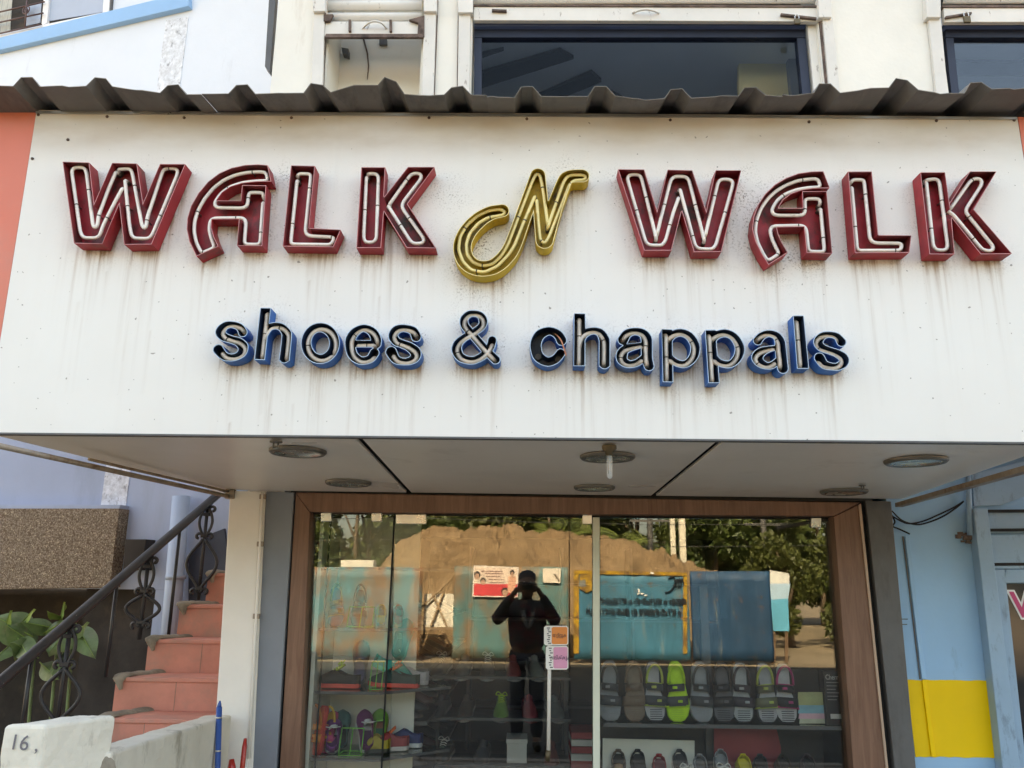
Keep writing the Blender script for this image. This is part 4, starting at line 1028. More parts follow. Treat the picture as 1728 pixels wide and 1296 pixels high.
for k in range(5):
    p = U(986, 1236 + k * 12.2, 0.9)
    MB().box(p.x - 0.075, p.x + 0.085, 0.9, 1.2, p.z - 0.036, p.z - 0.001).build('shoe_box', M['box_red'] if k % 2 == 0 else M['box_white'], None, bevel=0.002,
        label=['red', 'white', 'red', 'white', 'red'][k] + ' shoe box in the pile inside the door, ' + ['topmost', 'second from the top', 'third from the top', 'fourth from the top', 'fifth from the top'][k], cat='shoe box', group='pile of shoe boxes')

# ================================================================ stairs, low wall, railing on the left
ST = thing('staircase', 'red oxide stairs with cement edges rising between the pillar and the neighbouring house', 'stairs', (U(300, 1300, 0.3).x, 0.3, 0))
steps = [((138, 1270), -0.35), ((165, 1212), -0.10), ((193, 1143), 0.15), ((248, 1079), 0.40), ((301, 1020), 0.65), ((349, 967), 0.90), ((392, 914), 1.15)]
xr_full = U(441, 1000, -0.02).x - 0.02
tops = [(U(px[0], px[1], Y), Y) for px, Y in steps]
for i, (p, Y) in enumerate(tops):
    lo = tops[i-1][0].z if i else 0.0
    nx_ = tops[i+1][1] if i + 1 < len(tops) else Y + 0.3
    xl = p.x
    xr_ = xr_full if Y > -0.03 else U(352, 1200, Y).x
    MB().box(xl + 0.004, xr_, Y + 0.012, 1.42, max(0, lo - 0.01 if i else 0), p.z - 0.020).build('riser', M['terracotta'], ST)
    MB().prism([(xl - 0.002, Y, p.z), (xr_ - 0.001, Y - 0.004, p.z), (xr_ - 0.001, nx_ + 0.05, p.z), (xl - 0.002, nx_ + 0.05, p.z)], (0, 0, -0.0195)).build('tread', M['terracotta'], ST, bevel=0.003)
    sx_ = xl + (xr_ - xl) * 0.42
    MB().box(sx_, sx_ + 0.002, Y + 0.0105, Y + 0.013, lo + 0.001, p.z - 0.02).build('tile_joint', M['cement'], ST)
    # cement fillet along the open end of the tread, running down the front
    path = [(xl + 0.045, Y - 0.006, p.z - 0.055), (xl + 0.03, Y - 0.010, p.z - 0.012), (xl + 0.03, Y + 0.02, p.z + 0.004), (xl + 0.045, Y + 0.10, p.z + 0.002), (xl + 0.075, Y + 0.18, p.z), (xl + 0.11, Y + 0.26, p.z)]
    sp = smooth_path(path, 5); jt = [0.85 + 0.3 * random.random() for _ in range(40)]
    def rg(u, v, sp=sp, jt=jt):
        k = u * (len(sp) - 1); i0 = min(int(k), len(sp) - 2); c = sp[i0].lerp(sp[i0+1], k - i0); wd_ = (0.006 + 0.034 * min(1, u * 3.2)) * jt[i0]
        a = math.pi * v; d = (sp[i0+1] - sp[i0]).normalized(); sd_ = Vector((1, 0, 0)); upv = sd_.cross(d).normalized()
        return c + sd_ * (wd_ * math.cos(a)) - upv * (0.017 * math.sin(a) * jt[i0] * -1) 
    MB().grid(rg, 22, 8).build('cement_edge', M['cement'], ST)
# low boundary wall: block with the number and a sloping stretch to the pillar
LW = thing('boundary_wall', 'low stained cream wall with a square end block in front of the stairs', 'wall', (U(200, 1296, -0.9).x, -0.9, 0))
YB = -1.55
A_ = U(17, 1227, YB); B_ = U(76, 1219, YB); Cc = UZ(196, 1205, B_.z + 0.0)
A0, B0 = Vector((A_.x, YB, 0)), Vector((B_.x, YB, 0))
zt = (A_.z + B_.z) / 2
Cp = UZ(197, 1207, zt); Dp = UZ(130, 1212, zt)
Dp = Vector((A_.x + (Cp.x - B_.x), Cp.y, zt))
MB().prism([Vector((A_.x - 0.02, YB, zt)), Vector((B_.x, YB, zt)), Vector((Cp.x, Cp.y, zt)), Vector((Dp.x - 0.02, Dp.y, zt))], (0, 0, -0.45)).build('end_block', M['low_wall'], LW, bevel=0.012, seg=3)
roughen(LW.children[-1], 0.014, 0.10, 5)
text('16 ,', 0.062, U(41, 1255, YB - 0.0075), paint('pencil', (0.16, 0.15, 0.16), 0.8, 0.1, 5), 'house_number', LW, extrude=0.0004, tilt=-0.06)
s0 = U(190, 1268, Cp.y - 0.02); s1 = U(392, 1206, -0.14)
dv = Vector((s1.x - s0.x, s1.y - s0.y, 0)).normalized(); nv = Vector((dv.y, -dv.x, 0)) * -0.11
MB().prism([s0, s1, Vector((s1.x, s1.y, 0)), Vector((s0.x, s0.y, 0))], nv).build('sloping_wall', M['low_wall'], LW, bevel=0.012, seg=3)
roughen(LW.children[-1], 0.012, 0.10, 5)
hp = U(205, 1288, Cp.y + 0.1); 
MB().lathe((hp.x - 0.01, s0.y + 0.0, hp.z), [(0.001, -0.012), (0.03, -0.008), (0.05, 0.004)], 10, 'y').build('broken_patch', M['cement'], LW)
# railing
def hand(t): return Vector((-2.385 + (-1.93 + 2.385) * t, -0.5 + 1.5 * t, 0))
Ha, Hb = U(-6, 1156, -0.5), U(374, 829, 1.0)
def rail_at(px):                                  # point of the rail above photo column px
    t = 0.5
    for _ in range(30):
        q = Ha.lerp(Hb, t); d = q - CAM
        cx = 864 + F * (_x.x * 0); c = Vector((R3.transposed() @ d)); sx_p = 864 + F * c.x / -c.z
        t += (px - sx_p) / 380.0
    return Ha.lerp(Hb, t)
RL = thing('stair_railing', 'black iron stair railing with scrolled balusters and a chipped handrail', 'railing', (Ha.x + 0.2, 0.3, 0.9))
MB().tube([Ha + (Ha - Hb) * 0.3, Ha, Hb, Hb + (Hb - Ha) * 0.12], 0.025, 12).build('handrail', M['black_iron'], RL)
def stepz(y):
    z = tops[0][0].z - 0.2
    for p, Y in tops:
        if y >= Y - 0.02: z = p.z
    return z
def plain(px):
    q = rail_at(px); zb2 = max(0.2, stepz(q.y)) ; MB().tube([q, Vector((q.x, q.y, zb2))], 0.010, 8).build('baluster', M['black_iron'], RL)
for px in (55, 198, 304): plain(px)
def scroll(px):
    q = rail_at(px); zb2 = stepz(q.y); h = q.z - zb2; B = bpy.data.objects.new('scrolled_baluster', None); COL.objects.link(B); B.parent = RL; B.location = q - RL.location
    MB().tube([q, Vector((q.x, q.y, zb2))], 0.011, 8).build('bar', M['black_iron'], B)
    def pth(f, z0, z1, s):
        return [Vector((q.x + s * f(t / 16), q.y - 0.004, z0 + (z1 - z0) * t / 16)) for t in range(17)]
    za, zb3 = q.z - 0.03, q.z - 0.20
    for s in (-1, 1):
        MB().tube(pth(lambda t: 0.010 + 0.030 * math.sin(math.pi * t) ** 1.0, za, zb3, s), 0.009, 6).build('small_loop', M['black_iron'], B)
        MB().tube(pth(lambda t: 0.008 + 0.085 * math.sin(math.pi * min(1, t * 1.04)) ** 1.3, zb3 - 0.02, max(zb2 + 0.08, zb3 - 0.36), s), 0.010, 6).build('large_loop', M['black_iron'], B)
        for zz in (za - 0.01, zb3 - 0.005, max(zb2 + 0.07, zb3 - 0.38)):
            cc = Vector((q.x + s * 0.035, q.y - 0.004, zz))
            MB().tube([cc + Vector((0.022 * math.cos(a) * s, 0, 0.022 * math.sin(a))) * (1 - 0.05 * k) for k, a in enumerate([math.pi * 1.1 - 0.5 * j for j in range(11)])], 0.0095, 6).build('curl', M['black_iron'], B)
    for zz in (za - 0.04, zb3, max(zb2 + 0.09, zb3 - 0.36)):
        MB().box(q.x - 0.022, q.x + 0.022, q.y - 0.014, q.y + 0.014, zz - 0.010, zz + 0.010).build('collar', M['black_iron'], B, bevel=0.003)
for px in (120, 252, 351): scroll(px)
MB().tube([U(348, 822, 0.95), U(392, 838, -0.12)], 0.006, 6).build('tie_wire', M['bare_rod'], RL)

# loose poles by the low wall
PO = thing('blue_pole', 'blue metal pole with a pointed tip leaning on the low wall beside the pillar', 'pole', (U(366, 1296, -0.36).x, -0.36, 0))
M['pole_blue'] = paint('pole_blue', (0.03, 0.09, 0.30), 0.35, 0.15, 4, (0.45, 0.45, 0.48), 0.62, 0.68, 20)
pb, pt_ = U(360, 1570, -0.38), U(370, 1193, -0.36)
MB().tube([pb, pt_], 0.0125, 12).build('shaft', M['pole_blue'], PO)
MB().tube([pt_, pt_ + Vector((0.0, 0, 0.012)), pt_ + Vector((0.001, 0, 0.026))], [0.010, 0.008, 0.003], 10).build('tip', M['pole_blue'], PO)
for y in (1212, 1268): q = U(369.5 - (y - 1193) * 0.026, y, -0.365); MB().tube([q, q + Vector((0, 0, 0.006))], 0.0135, 12).build('ring', M['steel'], PO)
M['red_plastic'] = paint('red_plastic', (0.42, 0.03, 0.02), 0.3, 0.1, 5)
for i, (a, b, r, lab) in enumerate((((398, 1400), (414, 1246), 0.011, 'slim red handle slanting against the foot of the white pillar'), ((392, 1420), (391, 1281), 0.017, 'thick dark red handle end between the blue pole and the pillar'))):
    H_ = thing('tool_handle', lab, 'handle', U(a[0], 1590, -0.33), 'tool handles by the pillar')
    p0, p1 = U(*a, -0.33), U(*b, -0.24 - 0.05 * i)
    MB().tube([p0, p0.lerp(p1, 0.9), p1], [r, r, r * 0.6], 10).build('grip', M['red_plastic'], H_)
    MB().tube([Vector((p0.x, p0.y, 0.12)), p0], r * 0.8, 8).build('stick', M['bare_rod'], H_)

# ================================================================ neighbouring house on the left
al = math.radians(14.4)
NO = U(462, 300, 1.25); NO = Vector((NO.x, 1.25, 0))
tv = Vector((-math.cos(al), math.sin(al), 0)); nn = Vector((-math.sin(al), -math.cos(al), 0))
def NW(px, py, off=0.0):
    p = UP(px, py, NO + nn * off, nn); return p
NH = thing('neighbour_house', 'pale blue neighbouring house behind the stairs with a blue sill band and barred window', 'building', (NO.x - 1.5, 1.8, 0))
def nslab(px, off, depth):      # outline on the house wall, proud by off, depth into the wall
    return MB().prism([NW(x, y, off) for x, y in px], -nn * depth)
ZP = NW(100, 993).z
xf = lambda s, o, z: NO + tv * s + nn * o + Vector((0, 0, z))
def nbox(s0, s1, o0, o1, z0, z1): return MB(xf).box(s0, s1, o0, o1, z0, z1)
ZU = NW(100, 560).z
nbox(-0.35, 7, -0.25, 0, ZU, 14.0).build('wall', M['neighbour'], NH)
nbox(-0.35, 7, -0.25, 0.001, ZP, ZU - 0.001).build('wall', M['neighbour_shaded'], NH)  # lower stretch of the one wall, painted darker as shade
nbox(-0.35, 7, -5.0, -0.251, 13.9, 14.0).build('roof', M['neighbour'], NH)
nbox(6.8, 7, -5.0, -0.251, 0, 13.9).build('wall', M['neighbour'], NH)
nbox(-0.35, 0.62, -0.25, 0.0, 0, ZP - 0.001).build('wall', M['neighbour_shaded'], NH)
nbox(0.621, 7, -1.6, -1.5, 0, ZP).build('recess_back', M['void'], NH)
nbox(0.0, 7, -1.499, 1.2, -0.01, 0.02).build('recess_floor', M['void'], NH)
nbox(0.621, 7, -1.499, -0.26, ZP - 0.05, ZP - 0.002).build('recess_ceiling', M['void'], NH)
nslab([(280, 34), (318, 28), (212, 853), (170, 853)], 0.006, 0.012).build('rough_strip', M['rough_cast'], NH)
nslab([(-300, 148), (0, 84), (318, 10), (317, -14), (0, 63), (-300, 128)], 0.05, 0.055).build('sill_band', M['blue_trim'], NH, bevel=0.004)
nslab([(-160, 858), (201, 858), (185, 991), (-160, 997)], 0.10, 0.11).build('pebble_panel', M['pebble'], NH, bevel=0.004)
nslab([(-160, 851), (203, 852), (201, 858), (-160, 858)], 0.085, 0.09).build('panel_ledge', M['neighbour_shaded'], NH)
# lower dark stained wall behind the railing
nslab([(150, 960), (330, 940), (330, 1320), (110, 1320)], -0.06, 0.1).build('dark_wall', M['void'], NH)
nslab([(211, 910), (246, 910), (240, 962), (207, 962)], 0.10, 0.1).build('meter_box', M['void'], NH, bevel=0.004)
nslab([(318, 940), (345, 905), (378, 892), (392, 1000), (392, 1100), (318, 1100)], 0.02, 0.05).build('dark_tarpaulin', paint('tarpaulin', (0.035, 0.045, 0.07), 0.6, 0.2, 4), NH)
dp = [NW(303, 868, 0.09), NW(290, 1080, 0.09)]
MB().tube([dp[0] + Vector((0, 0, 0.12)), dp[1] + Vector((0, 0, -0.5))], 0.058, 18).build('drain_pipe', M['drain'], NH)
MB().tube([NW(297, 970, 0.09), NW(296.5, 978, 0.09)], 0.064, 18).build('pipe_collar', M['drain'], NH)
# window with grille above the sill band
WN = bpy.data.objects.new('window', None); COL.objects.link(WN); WN.parent = NH; WN.location = (0, 0, 0)
M['white_frame'] = paint('white_frame', (0.78, 0.78, 0.78), 0.4, 0.04, 4)
M['pale_pane'] = paint('frosted_pane', (0.36, 0.42, 0.52), 0.15, 0.05, 2)
M['curtain'] = paint('curtain', (0.45, 0.46, 0.42), 0.9, 0.1, 12, (0.25, 0.26, 0.26), 0.5, 0.6, 10, (9, 9, 0.3))
nslab([(-200, 100), (0, 57), (184, 18), (184, -60), (-200, -60)], 0.004, 0.002).build('dark_opening', M['void'], WN)
nslab([(84, 1), (79, 36), (174, 20), (178, -20), (84, -20)], 0.012, 0.006).build('sliding_pane', M['pale_pane'], WN)
nslab([(75, -20), (84, -20), (79, 39), (70, 43)], 0.03, 0.03).build('frame_upright', M['white_frame'], WN)
nslab([(176, -20), (186, -20), (183, 23), (173, 25)], 0.03, 0.03).build('frame_upright', M['white_frame'], WN)
nslab([(-200, 100), (0, 57), (183, 19), (183, 24), (0, 65), (-200, 110)], 0.032, 0.03).build('frame_sill', M['white_frame'], WN)
nslab([(187, -20), (190, -20), (187, 22), (184, 22)], 0.02, 0.02).build('frame_edge', M['dark_grey'], WN)
nslab([(-30, -20), (22, -20), (17, 51), (-30, 62)], 0.008, 0.003).build('curtain', M['curtain'], WN)
nslab([(45, 10), (70, 5), (68, 38), (42, 44)], 0.008, 0.003).build('curtain', M['pale_pane'], WN)
M['grille'] = paint('grille_iron', (0.09, 0.05, 0.05), 0.5, 0.2, 8)
for a, b in (((-30, 27), (75, 3)), ((-30, 44), (73, 22)), ((-30, 63), (70, 41)), ((47, -15), (42, 47))):
    MB().tube([NW(a[0], a[1], 0.05), NW(b[0], b[1], 0.05)], 0.007, 6).build('grille_bar', M['grille'], WN)
cg = NW(44, 17, 0.05)
for r in (0.036, 0.016): MB().tube([cg + tv * (r * math.cos(a)) + Vector((0, 0, r * math.sin(a))) for a in [2*math.pi*k/20 for k in range(20)]], 0.006, 6, closed=True).build('grille_ring', M['grille'], WN)

# plant behind the railing
M['leaf'] = paint('big_leaf', (0.12, 0.19, 0.075), 0.5, 0.35, 9, (0.20, 0.22, 0.13), 0.5, 0.72, 12, bump=0.002, bscale=30)
M['leaf_light'] = paint('young_leaf', (0.24, 0.36, 0.08), 0.45, 0.2, 6)
PT = thing('leafy_plant', 'large leaved green plant in the dark recess behind the stair railing', 'plant', (U(70, 1290, 0.7).x, 0.7, 0))
def leaf(base, tip, width, mat, droop=0.0):
    b, t = Vector(base), Vector(tip); ax = (t - b); L = ax.length; ax.normalize()
    side = ax.cross(Vector((0.2, -1, 0.35))).normalized(); up = side.cross(ax).normalized()
    def fn(u, v):
        wv = width * (math.sin(math.pi * min(1, u * 1.02) ** 0.8) ** 0.9) * (v - 0.5)
        return b + ax * (L * u) + side * wv + up * (0.10 * width * (1 - abs(v - 0.5) * 4) - droop * u * u + 0.01 * math.sin(9 * u) * (abs(v - .5)))
    lo_ = MB().grid(fn, 12, 7).build('leaf', mat, PT)
    MB().tube([fn(k / 10, 0.5) - up * -0.002 for k in range(11)], [0.004 - 0.0003 * k for k in range(11)], 5).build('midrib', M['leaf_light'], lo_)
Yp = 0.75
lv = [((55, 1075), (-10, 1040), 0.20, 0), ((62, 1090), (10, 1055), 0.16, 0), ((95, 1062), (36, 1050), 0.10, 0), ((75, 1070), (112, 1048), 0.09, 0), ((120, 1060), (83, 1105), 0.17, 0), ((130, 1055), (160, 1110), 0.13, 0), ((10, 1062), (20, 1030), 0.06, 1), ((100, 1045), (80, 1033), 0.05, 1), ((104, 1046), (110, 1016), 0.05, 1), ((60, 1110), (20, 1085), 0.14, 0), ((70, 1120), (98, 1145), 0.11, 0), ((20, 1090), (-12, 1120), 0.13, 0), ((128, 1075), (150, 1050), 0.07, 0), ((40, 1050), (60, 1028), 0.06, 1), ((110, 1100), (88, 1140), 0.10, 0), ((30, 1075), (52, 1112), 0.12, 0)]
for k, (a, b, wd, yl) in enumerate(lv):
    leaf(U(a[0], a[1], Yp + 0.03 * (k % 3)), U(b[0], b[1], Yp - 0.1 - 0.02 * k), wd, M['leaf_light'] if yl else M['leaf'])
for a in ((60, 1085), (100, 1050), (125, 1058)):
    q = U(a[0], a[1], Yp); MB().tube(smooth_path([(q.x + 0.03, q.y + 0.05, 0.0), (q.x + 0.02, q.y + 0.03, 0.6), q], 5), 0.009, 6).build('stem', M['leaf'], PT)
# rods under the sign box
AR = thing('support_rod', 'long thin steel rod from the pillar to the left under the sign box', 'rod', U(390, 838, -0.1))
MB().tube([U(388, 838, -0.1), UZ(-30, 746, U(388, 838, -0.1).z - 0.004)], 0.010, 8).build('bar', M['bare_rod'], AR)
MB().tube([U(388, 830, -0.1), UZ(150, 775, U(388, 830, -0.1).z + 0.002)], 0.006, 8).build('side_bar', M['bare_rod'], AR)
q = U(388, 836, -0.1); MB().box(q.x - 0.02, q.x + 0.025, q.y - 0.02, q.y + 0.02, q.z - 0.018, q.z + 0.03).build('bracket', M['bare_rod'], AR, bevel=0.004)

# ================================================================ blue shop on the right
BS = thing('blue_shop', 'light blue painted shop wall with a yellow patch on the right', 'building', (U(1600, 1290, 0.0).x + 0.5, 0.3, 0))
M['blue_wall'] = paint('blue_wall', (0.28, 0.49, 0.70), 0.7, 0.07, 1.2, (0.15, 0.22, 0.29), 0.60, 0.84, 3.5, (1.6, 1.6, 0.6), 0.001, 40)
M['blue_frame'] = paint('blue_frame', (0.26, 0.40, 0.53), 0.5, 0.1, 2.5, (0.10, 0.14, 0.18), 0.56, 0.74, 7, (2, 2, 0.7), 0.001, 40)
M['yellow'] = paint('yellow_patch', (0.88, 0.57, 0.004), 0.6, 0.07, 2.0, (0.55, 0.38, 0.03), 0.62, 0.85, 6)
zw = U(1560, 800, 0.02).z
bx0 = U(1502, 846, 0.02).x - 0.02
MB().box(bx0, bx0 + 6.0, 0.02, 0.2, 0, 2.75).build('wall', M['blue_wall'], BS)
MB().box(bx0 + 2.2, bx0 + 6.0, 0.021, 0.3, 2.76, 13.5).build('wall', M['blue_wall'], BS)
MB().box(bx0 + 2.2, bx0 + 6.0, 0.301, 6.0, 13.4, 13.5).build('roof', M['blue_wall'], BS)
yp = [(1530 + 148 * t, 1147 + 2 * t + random.uniform(-0.9, 0.9)) for t in [k / 18 for k in range(19)]] + [(1678 + 14 * t + random.uniform(-0.8, 0.8), 1149 + 130 * t) for t in [k / 14 for k in range(1, 14)]] + [(1692 - 147 * t, 1279 - 2 * t + random.uniform(-0.9, 0.9)) for t in [k / 18 for k in range(19)]]
MB().slab(yp, 0.0165, 0.003).build('yellow_patch', M['yellow'], BS)
MB().slab([(1527, 905), (1535, 905), ext((1535, 905), (1582, 1296), 1146), ext((1527, 905), (1574, 1296), 1146)], 0.009, 0.010).build('cover_strip', M['blue_wall'], BS, bevel=0.003)
MB().slab([(1556, 1147), (1564, 1147), (1580, 1277), (1572, 1277)], 0.008, 0.0085).build('cover_strip', M['yellow'], BS, bevel=0.003)
MB().slab([(1523, 905), (1525, 905), ext((1525, 905), (1572, 1296), 1146), ext((1523, 905), (1570, 1296), 1146)], 0.015, 0.004).build('dark_seam', M['dark_grey'], BS)
MB().slab([(1643, 858), (1667, 858), ext((1667, 858), (1722, 1296), GY), ext((1643, 858), (1692, 1296), GY)], -0.045, 0.064).build('shutter_channel', M['blue_frame'], BS, bevel=0.004)
MB().slab([(1638, 865), (1643, 865), ext((1643, 865), (1691, 1296), GY), ext((1638, 865), (1687, 1296), GY)], 0.012, 0.007).build('dark_seam', M['black_gap'], BS)
MB().slab([(1668, 903), (1800, 900), (1800, 960), (1676, 960)], -0.01, 0.029).build('shutter_rail', M['blue_frame'], BS, bevel=0.003)
MB().slab([(1668, 860), (1800, 858), (1800, 898), (1668, 900)], 0.0, 0.019).build('shutter_slat', M['blue_frame'], BS, bevel=0.003)
for y in (860, 892, 950): MB().slab([(1668, y), (1800, y - 1), (1800, y + 4), (1668, y + 5)], -0.013, 0.01).build('dark_seam', M['black_gap'], BS)
WW = bpy.data.objects.new('window', None); COL.objects.link(WW); WW.parent = BS; WW.location = (0, 0, 0)
MB().slab([(1678, 961), (1696, 961), ext((1696, 961), (1722, 1200), GY), ext((1678, 961), (1704, 1200), GY)], -0.02, 0.039).build('frame', M['blue_frame'], WW, bevel=0.003)
MB().slab([(1697, 961), (1850, 961), (1850, 984), (1697, 984)], -0.02, 0.039).build('frame', M['blue_frame'], WW, bevel=0.003)
MB().slab([(1698, 985), (1850, 985), (1850, GY), ext((1698, 985), (1722, 1200), GY)], 0.004, 0.014).build('pane', paint('dark_pane', (0.018, 0.022, 0.026), 0.08, 0.1, 3, spec=0.5), WW)
M['magenta'] = paint('magenta_vinyl', (0.52, 0.045, 0.16), 0.4, 0.05, 4); M['vinyl_white'] = paint('white_vinyl', (0.78, 0.78, 0.78), 0.4, 0.04, 4)
wp = U(1727, 1022, 0.002)
text('W', 0.17, wp + Vector((0.030, 0, -0.002)), M['vinyl_white'], 'lettering_outline', WW, sx=1.0, offset=0.012, extrude=0.0004)
text('W', 0.17, wp + Vector((0.030, -0.002, -0.002)), M['magenta'], 'lettering', WW, sx=1.0, offset=0.003, extrude=0.0004)
# conduit with a torn hole, cables, bracket
MB().tube([U(1634, 800, -0.02), U(1637, 903, -0.02)], 0.013, 10).build('conduit', M['blue_frame'], BS)
hc = U(1632, 906, 0.012); hm = MB()
for k in range(26):
    a = random.uniform(0, 6.28); r = random.uniform(0.005, 0.045)
    c = Vector((hc.x + r * math.cos(a), hc.y, hc.z + 0.7 * r * math.sin(a))); s_ = random.uniform(0.006, 0.014)
    hm.box(c.x - s_, c.x + s_, c.y - random.uniform(0.002, 0.012), c.y + 0.004, c.z - s_ * 0.7, c.z + s_ * 0.7)
hm.build('broken_plaster', paint('broken_plaster', (0.17, 0.13, 0.11), 0.9, 0.5, 30), BS)
def cable(pts, r=0.004):
    MB().tube(smooth_path([U(x, y, Y) for x, y, Y in pts], 6), r, 6).build('cable', M['black_gap'], BS)
cable([(1505, 862, -0.02), (1522, 878, -0.01), (1545, 885, -0.01), (1565, 882, -0.01), (1590, 872, -0.01), (1612, 858, -0.01), (1626, 846, -0.01)])
cable([(1504, 870, -0.02), (1530, 883, -0.012), (1556, 880, -0.012), (1585, 868, -0.012), (1610, 856, -0.012), (1626, 846, -0.012)])
cable([(1504, 868, -0.02), (1510, 880, -0.01), (1507, 888, -0.01), (1518, 893, -0.01), (1535, 901, -0.01)])
mm = MB(); mm.slab([(1519, 1044), (1532, 1044), (1532, 1045.5), (1519, 1045.5)], 0.014, 0.004); mm.slab([(1520, 1053), (1531, 1053), (1531, 1054.5), (1520, 1054.5)], 0.014, 0.004); mm.build('wall_mark', M['dark_grey'], BS)
AB = thing('angle_bracket', 'rusty angle iron bracket under the right end of the sign box', 'bracket', U(1512, 853, -0.12))
b0 = U(1512, 853, -0.10); b1 = UZ(1760, 783, b0.z); b1b = UZ(1760, 772, b0.z + 0.02)
MB().prism([b0, b1, b1 + Vector((0.03, 0, 0)), b0 + Vector((0.03, 0, 0))], (0, 0, -0.008)).build('flange', M['bare_rod'], AB)
MB().prism([b0 + Vector((-0.004, 0, -0.008)), b1 + Vector((-0.004, 0, -0.008)), b1 + Vector((-0.004, 0, 0.012)), b0 + Vector((-0.004, 0, 0.012))], (0.004, 0, 0)).build('web', M['bare_rod'], AB)
MB().slab([(1640, 800), (1740, 775), (1728, 838), (1690, 852), (1644, 854)], 0.0, 0.015).build('shutter_hood', M['blue_frame'], BS)

# ================================================================ shoes and sandals on display
def sandal(name, label, sole_c, bed_c, strap_c, trim_c, loc, lean=0.16, yaw=0.0, mirror=1, L=0.285, W_=0.114, group='sandals standing on the display shelf'):
    """stands on its toe, footbed to the street"""
    R = thing(name, label, 'sandal', (0, 0, 0), group)
    prof = [(0.0, 0.30), (0.03, 0.62), (0.10, 0.88), (0.22, 1.0), (0.34, 0.96), (0.48, 0.76), (0.60, 0.66), (0.74, 0.68), (0.88, 0.66), (0.96, 0.50), (1.0, 0.26)]
    def outline(k, inset=0.0):
        l, r = [], []
        for t, wv in prof:
            z = t * L; hw = max(0.004, wv * W_ / 2 - inset); c = 0.008 * mirror * math.sin(math.pi * t)
            zz = min(max(z, inset), L - inset)
            l.append((c - hw, zz)); r.append((c + hw, zz))
        return r + l[::-1]
    y_b = lambda z: -0.012 * math.sin(math.pi * min(1, z / L)) - 0.010 * max(0, (z / L - 0.5))
    def solid(ol, y0, y1):
        m = MB(); n = len(ol)
        a = [m.av((x, y_b(z) + y0, z)) for x, z in ol]; b = [m.av((x, y_b(z) + y1, z)) for x, z in ol]
        h = n // 2
        for k in range(h - 1):
            m.face((a[k], a[k+1], a[n-2-k], a[n-1-k])); m.face((b[n-1-k], b[n-2-k], b[k+1], b[k]))
        for k in range(n): m.face((a[k], b[k], b[(k+1) % n], a[(k+1) % n]))
        return m
    solid(outline(0), 0, 0.024).build('sole', sole_c, R, bevel=0.004)
    solid(outline(0, 0.007), -0.003, 0.003).build('footbed', bed_c, R)
    def strap(t0, t1, mat, hgt=0.034, w0=1.06):
        z0, z1 = t0 * L, t1 * L
        wv = np.interp((t0 + t1) / 2, [p[0] for p in prof], [p[1] for p in prof]) * W_ / 2 * w0
        def fn(u, v):
            a = math.pi * u; z = z0 + (z1 - z0) * v + 0.010 * mirror * (u - 0.5)
            return (-wv * math.cos(a), y_b(z) + 0.014 - (hgt + 0.014) * math.sin(a) ** 0.7, z)
        MB().grid(fn, 13, 3).build('strap', mat, R, solid=0.003)
    strap(0.25, 0.41, strap_c); strap(0.49, 0.61, strap_c, 0.040)
    for t_, s_ in ((0.33, 1), (0.55, -1)):
        z = t_ * L; MB().box(s_ * 0.012 - 0.011, s_ * 0.012 + 0.011, y_b(z) - 0.0435 - (0.004 if t_ > 0.5 else -0.004), y_b(z) - 0.030, z - 0.006, z + 0.006).build('buckle_tab', trim_c if trim_c is not None else bed_c, R, bevel=0.002)
    for k in range(5):
        z = (0.05 + 0.035 * k) * L; MB().box(-0.030, 0.030, y_b(z) - 0.0045, y_b(z) - 0.002, z - 0.0018, z + 0.0018).build('footbed_rib', sole_c, R)

    if trim_c is not None: strap(0.235, 0.265, trim_c, 0.033); strap(0.60, 0.625, trim_c, 0.039)
    zz = 0.62 * L; wv = 0.70 * W_ / 2
    hb = [Vector((wv * math.cos(a), y_b(zz) - 0.004 - 0.034 * math.sin(math.pi * k / 14) , zz + 0.085 * math.sin(math.pi * k / 14) ** 0.8)) for k, a in enumerate([math.pi * j / 14 for j in range(15)])]
    MB().tube(hb, 0.0062, 8).build('heel_strap', trim_c if trim_c is not None else strap_c, R)
    R.location = loc; R.rotation_euler = (-lean, 0, yaw)
    return R
mats_ = {}
def cm(c, rough=0.6):
    k = (tuple(c), rough)
    if k not in mats_: mats_[k] = paint('shoe_colour_%d' % len(mats_), c, rough, 0.15, 14, None)
    return mats_[k]
GREY, DGREY, LIME, BROWN, BLACK, RED, WHT, MAG = (0.24, 0.25, 0.26), (0.055, 0.06, 0.065), (0.45, 0.72, 0.02), (0.19, 0.13, 0.09), (0.018, 0.018, 0.02), (0.40, 0.05, 0.06), (0.75, 0.74, 0.70), (0.42, 0.04, 0.16)
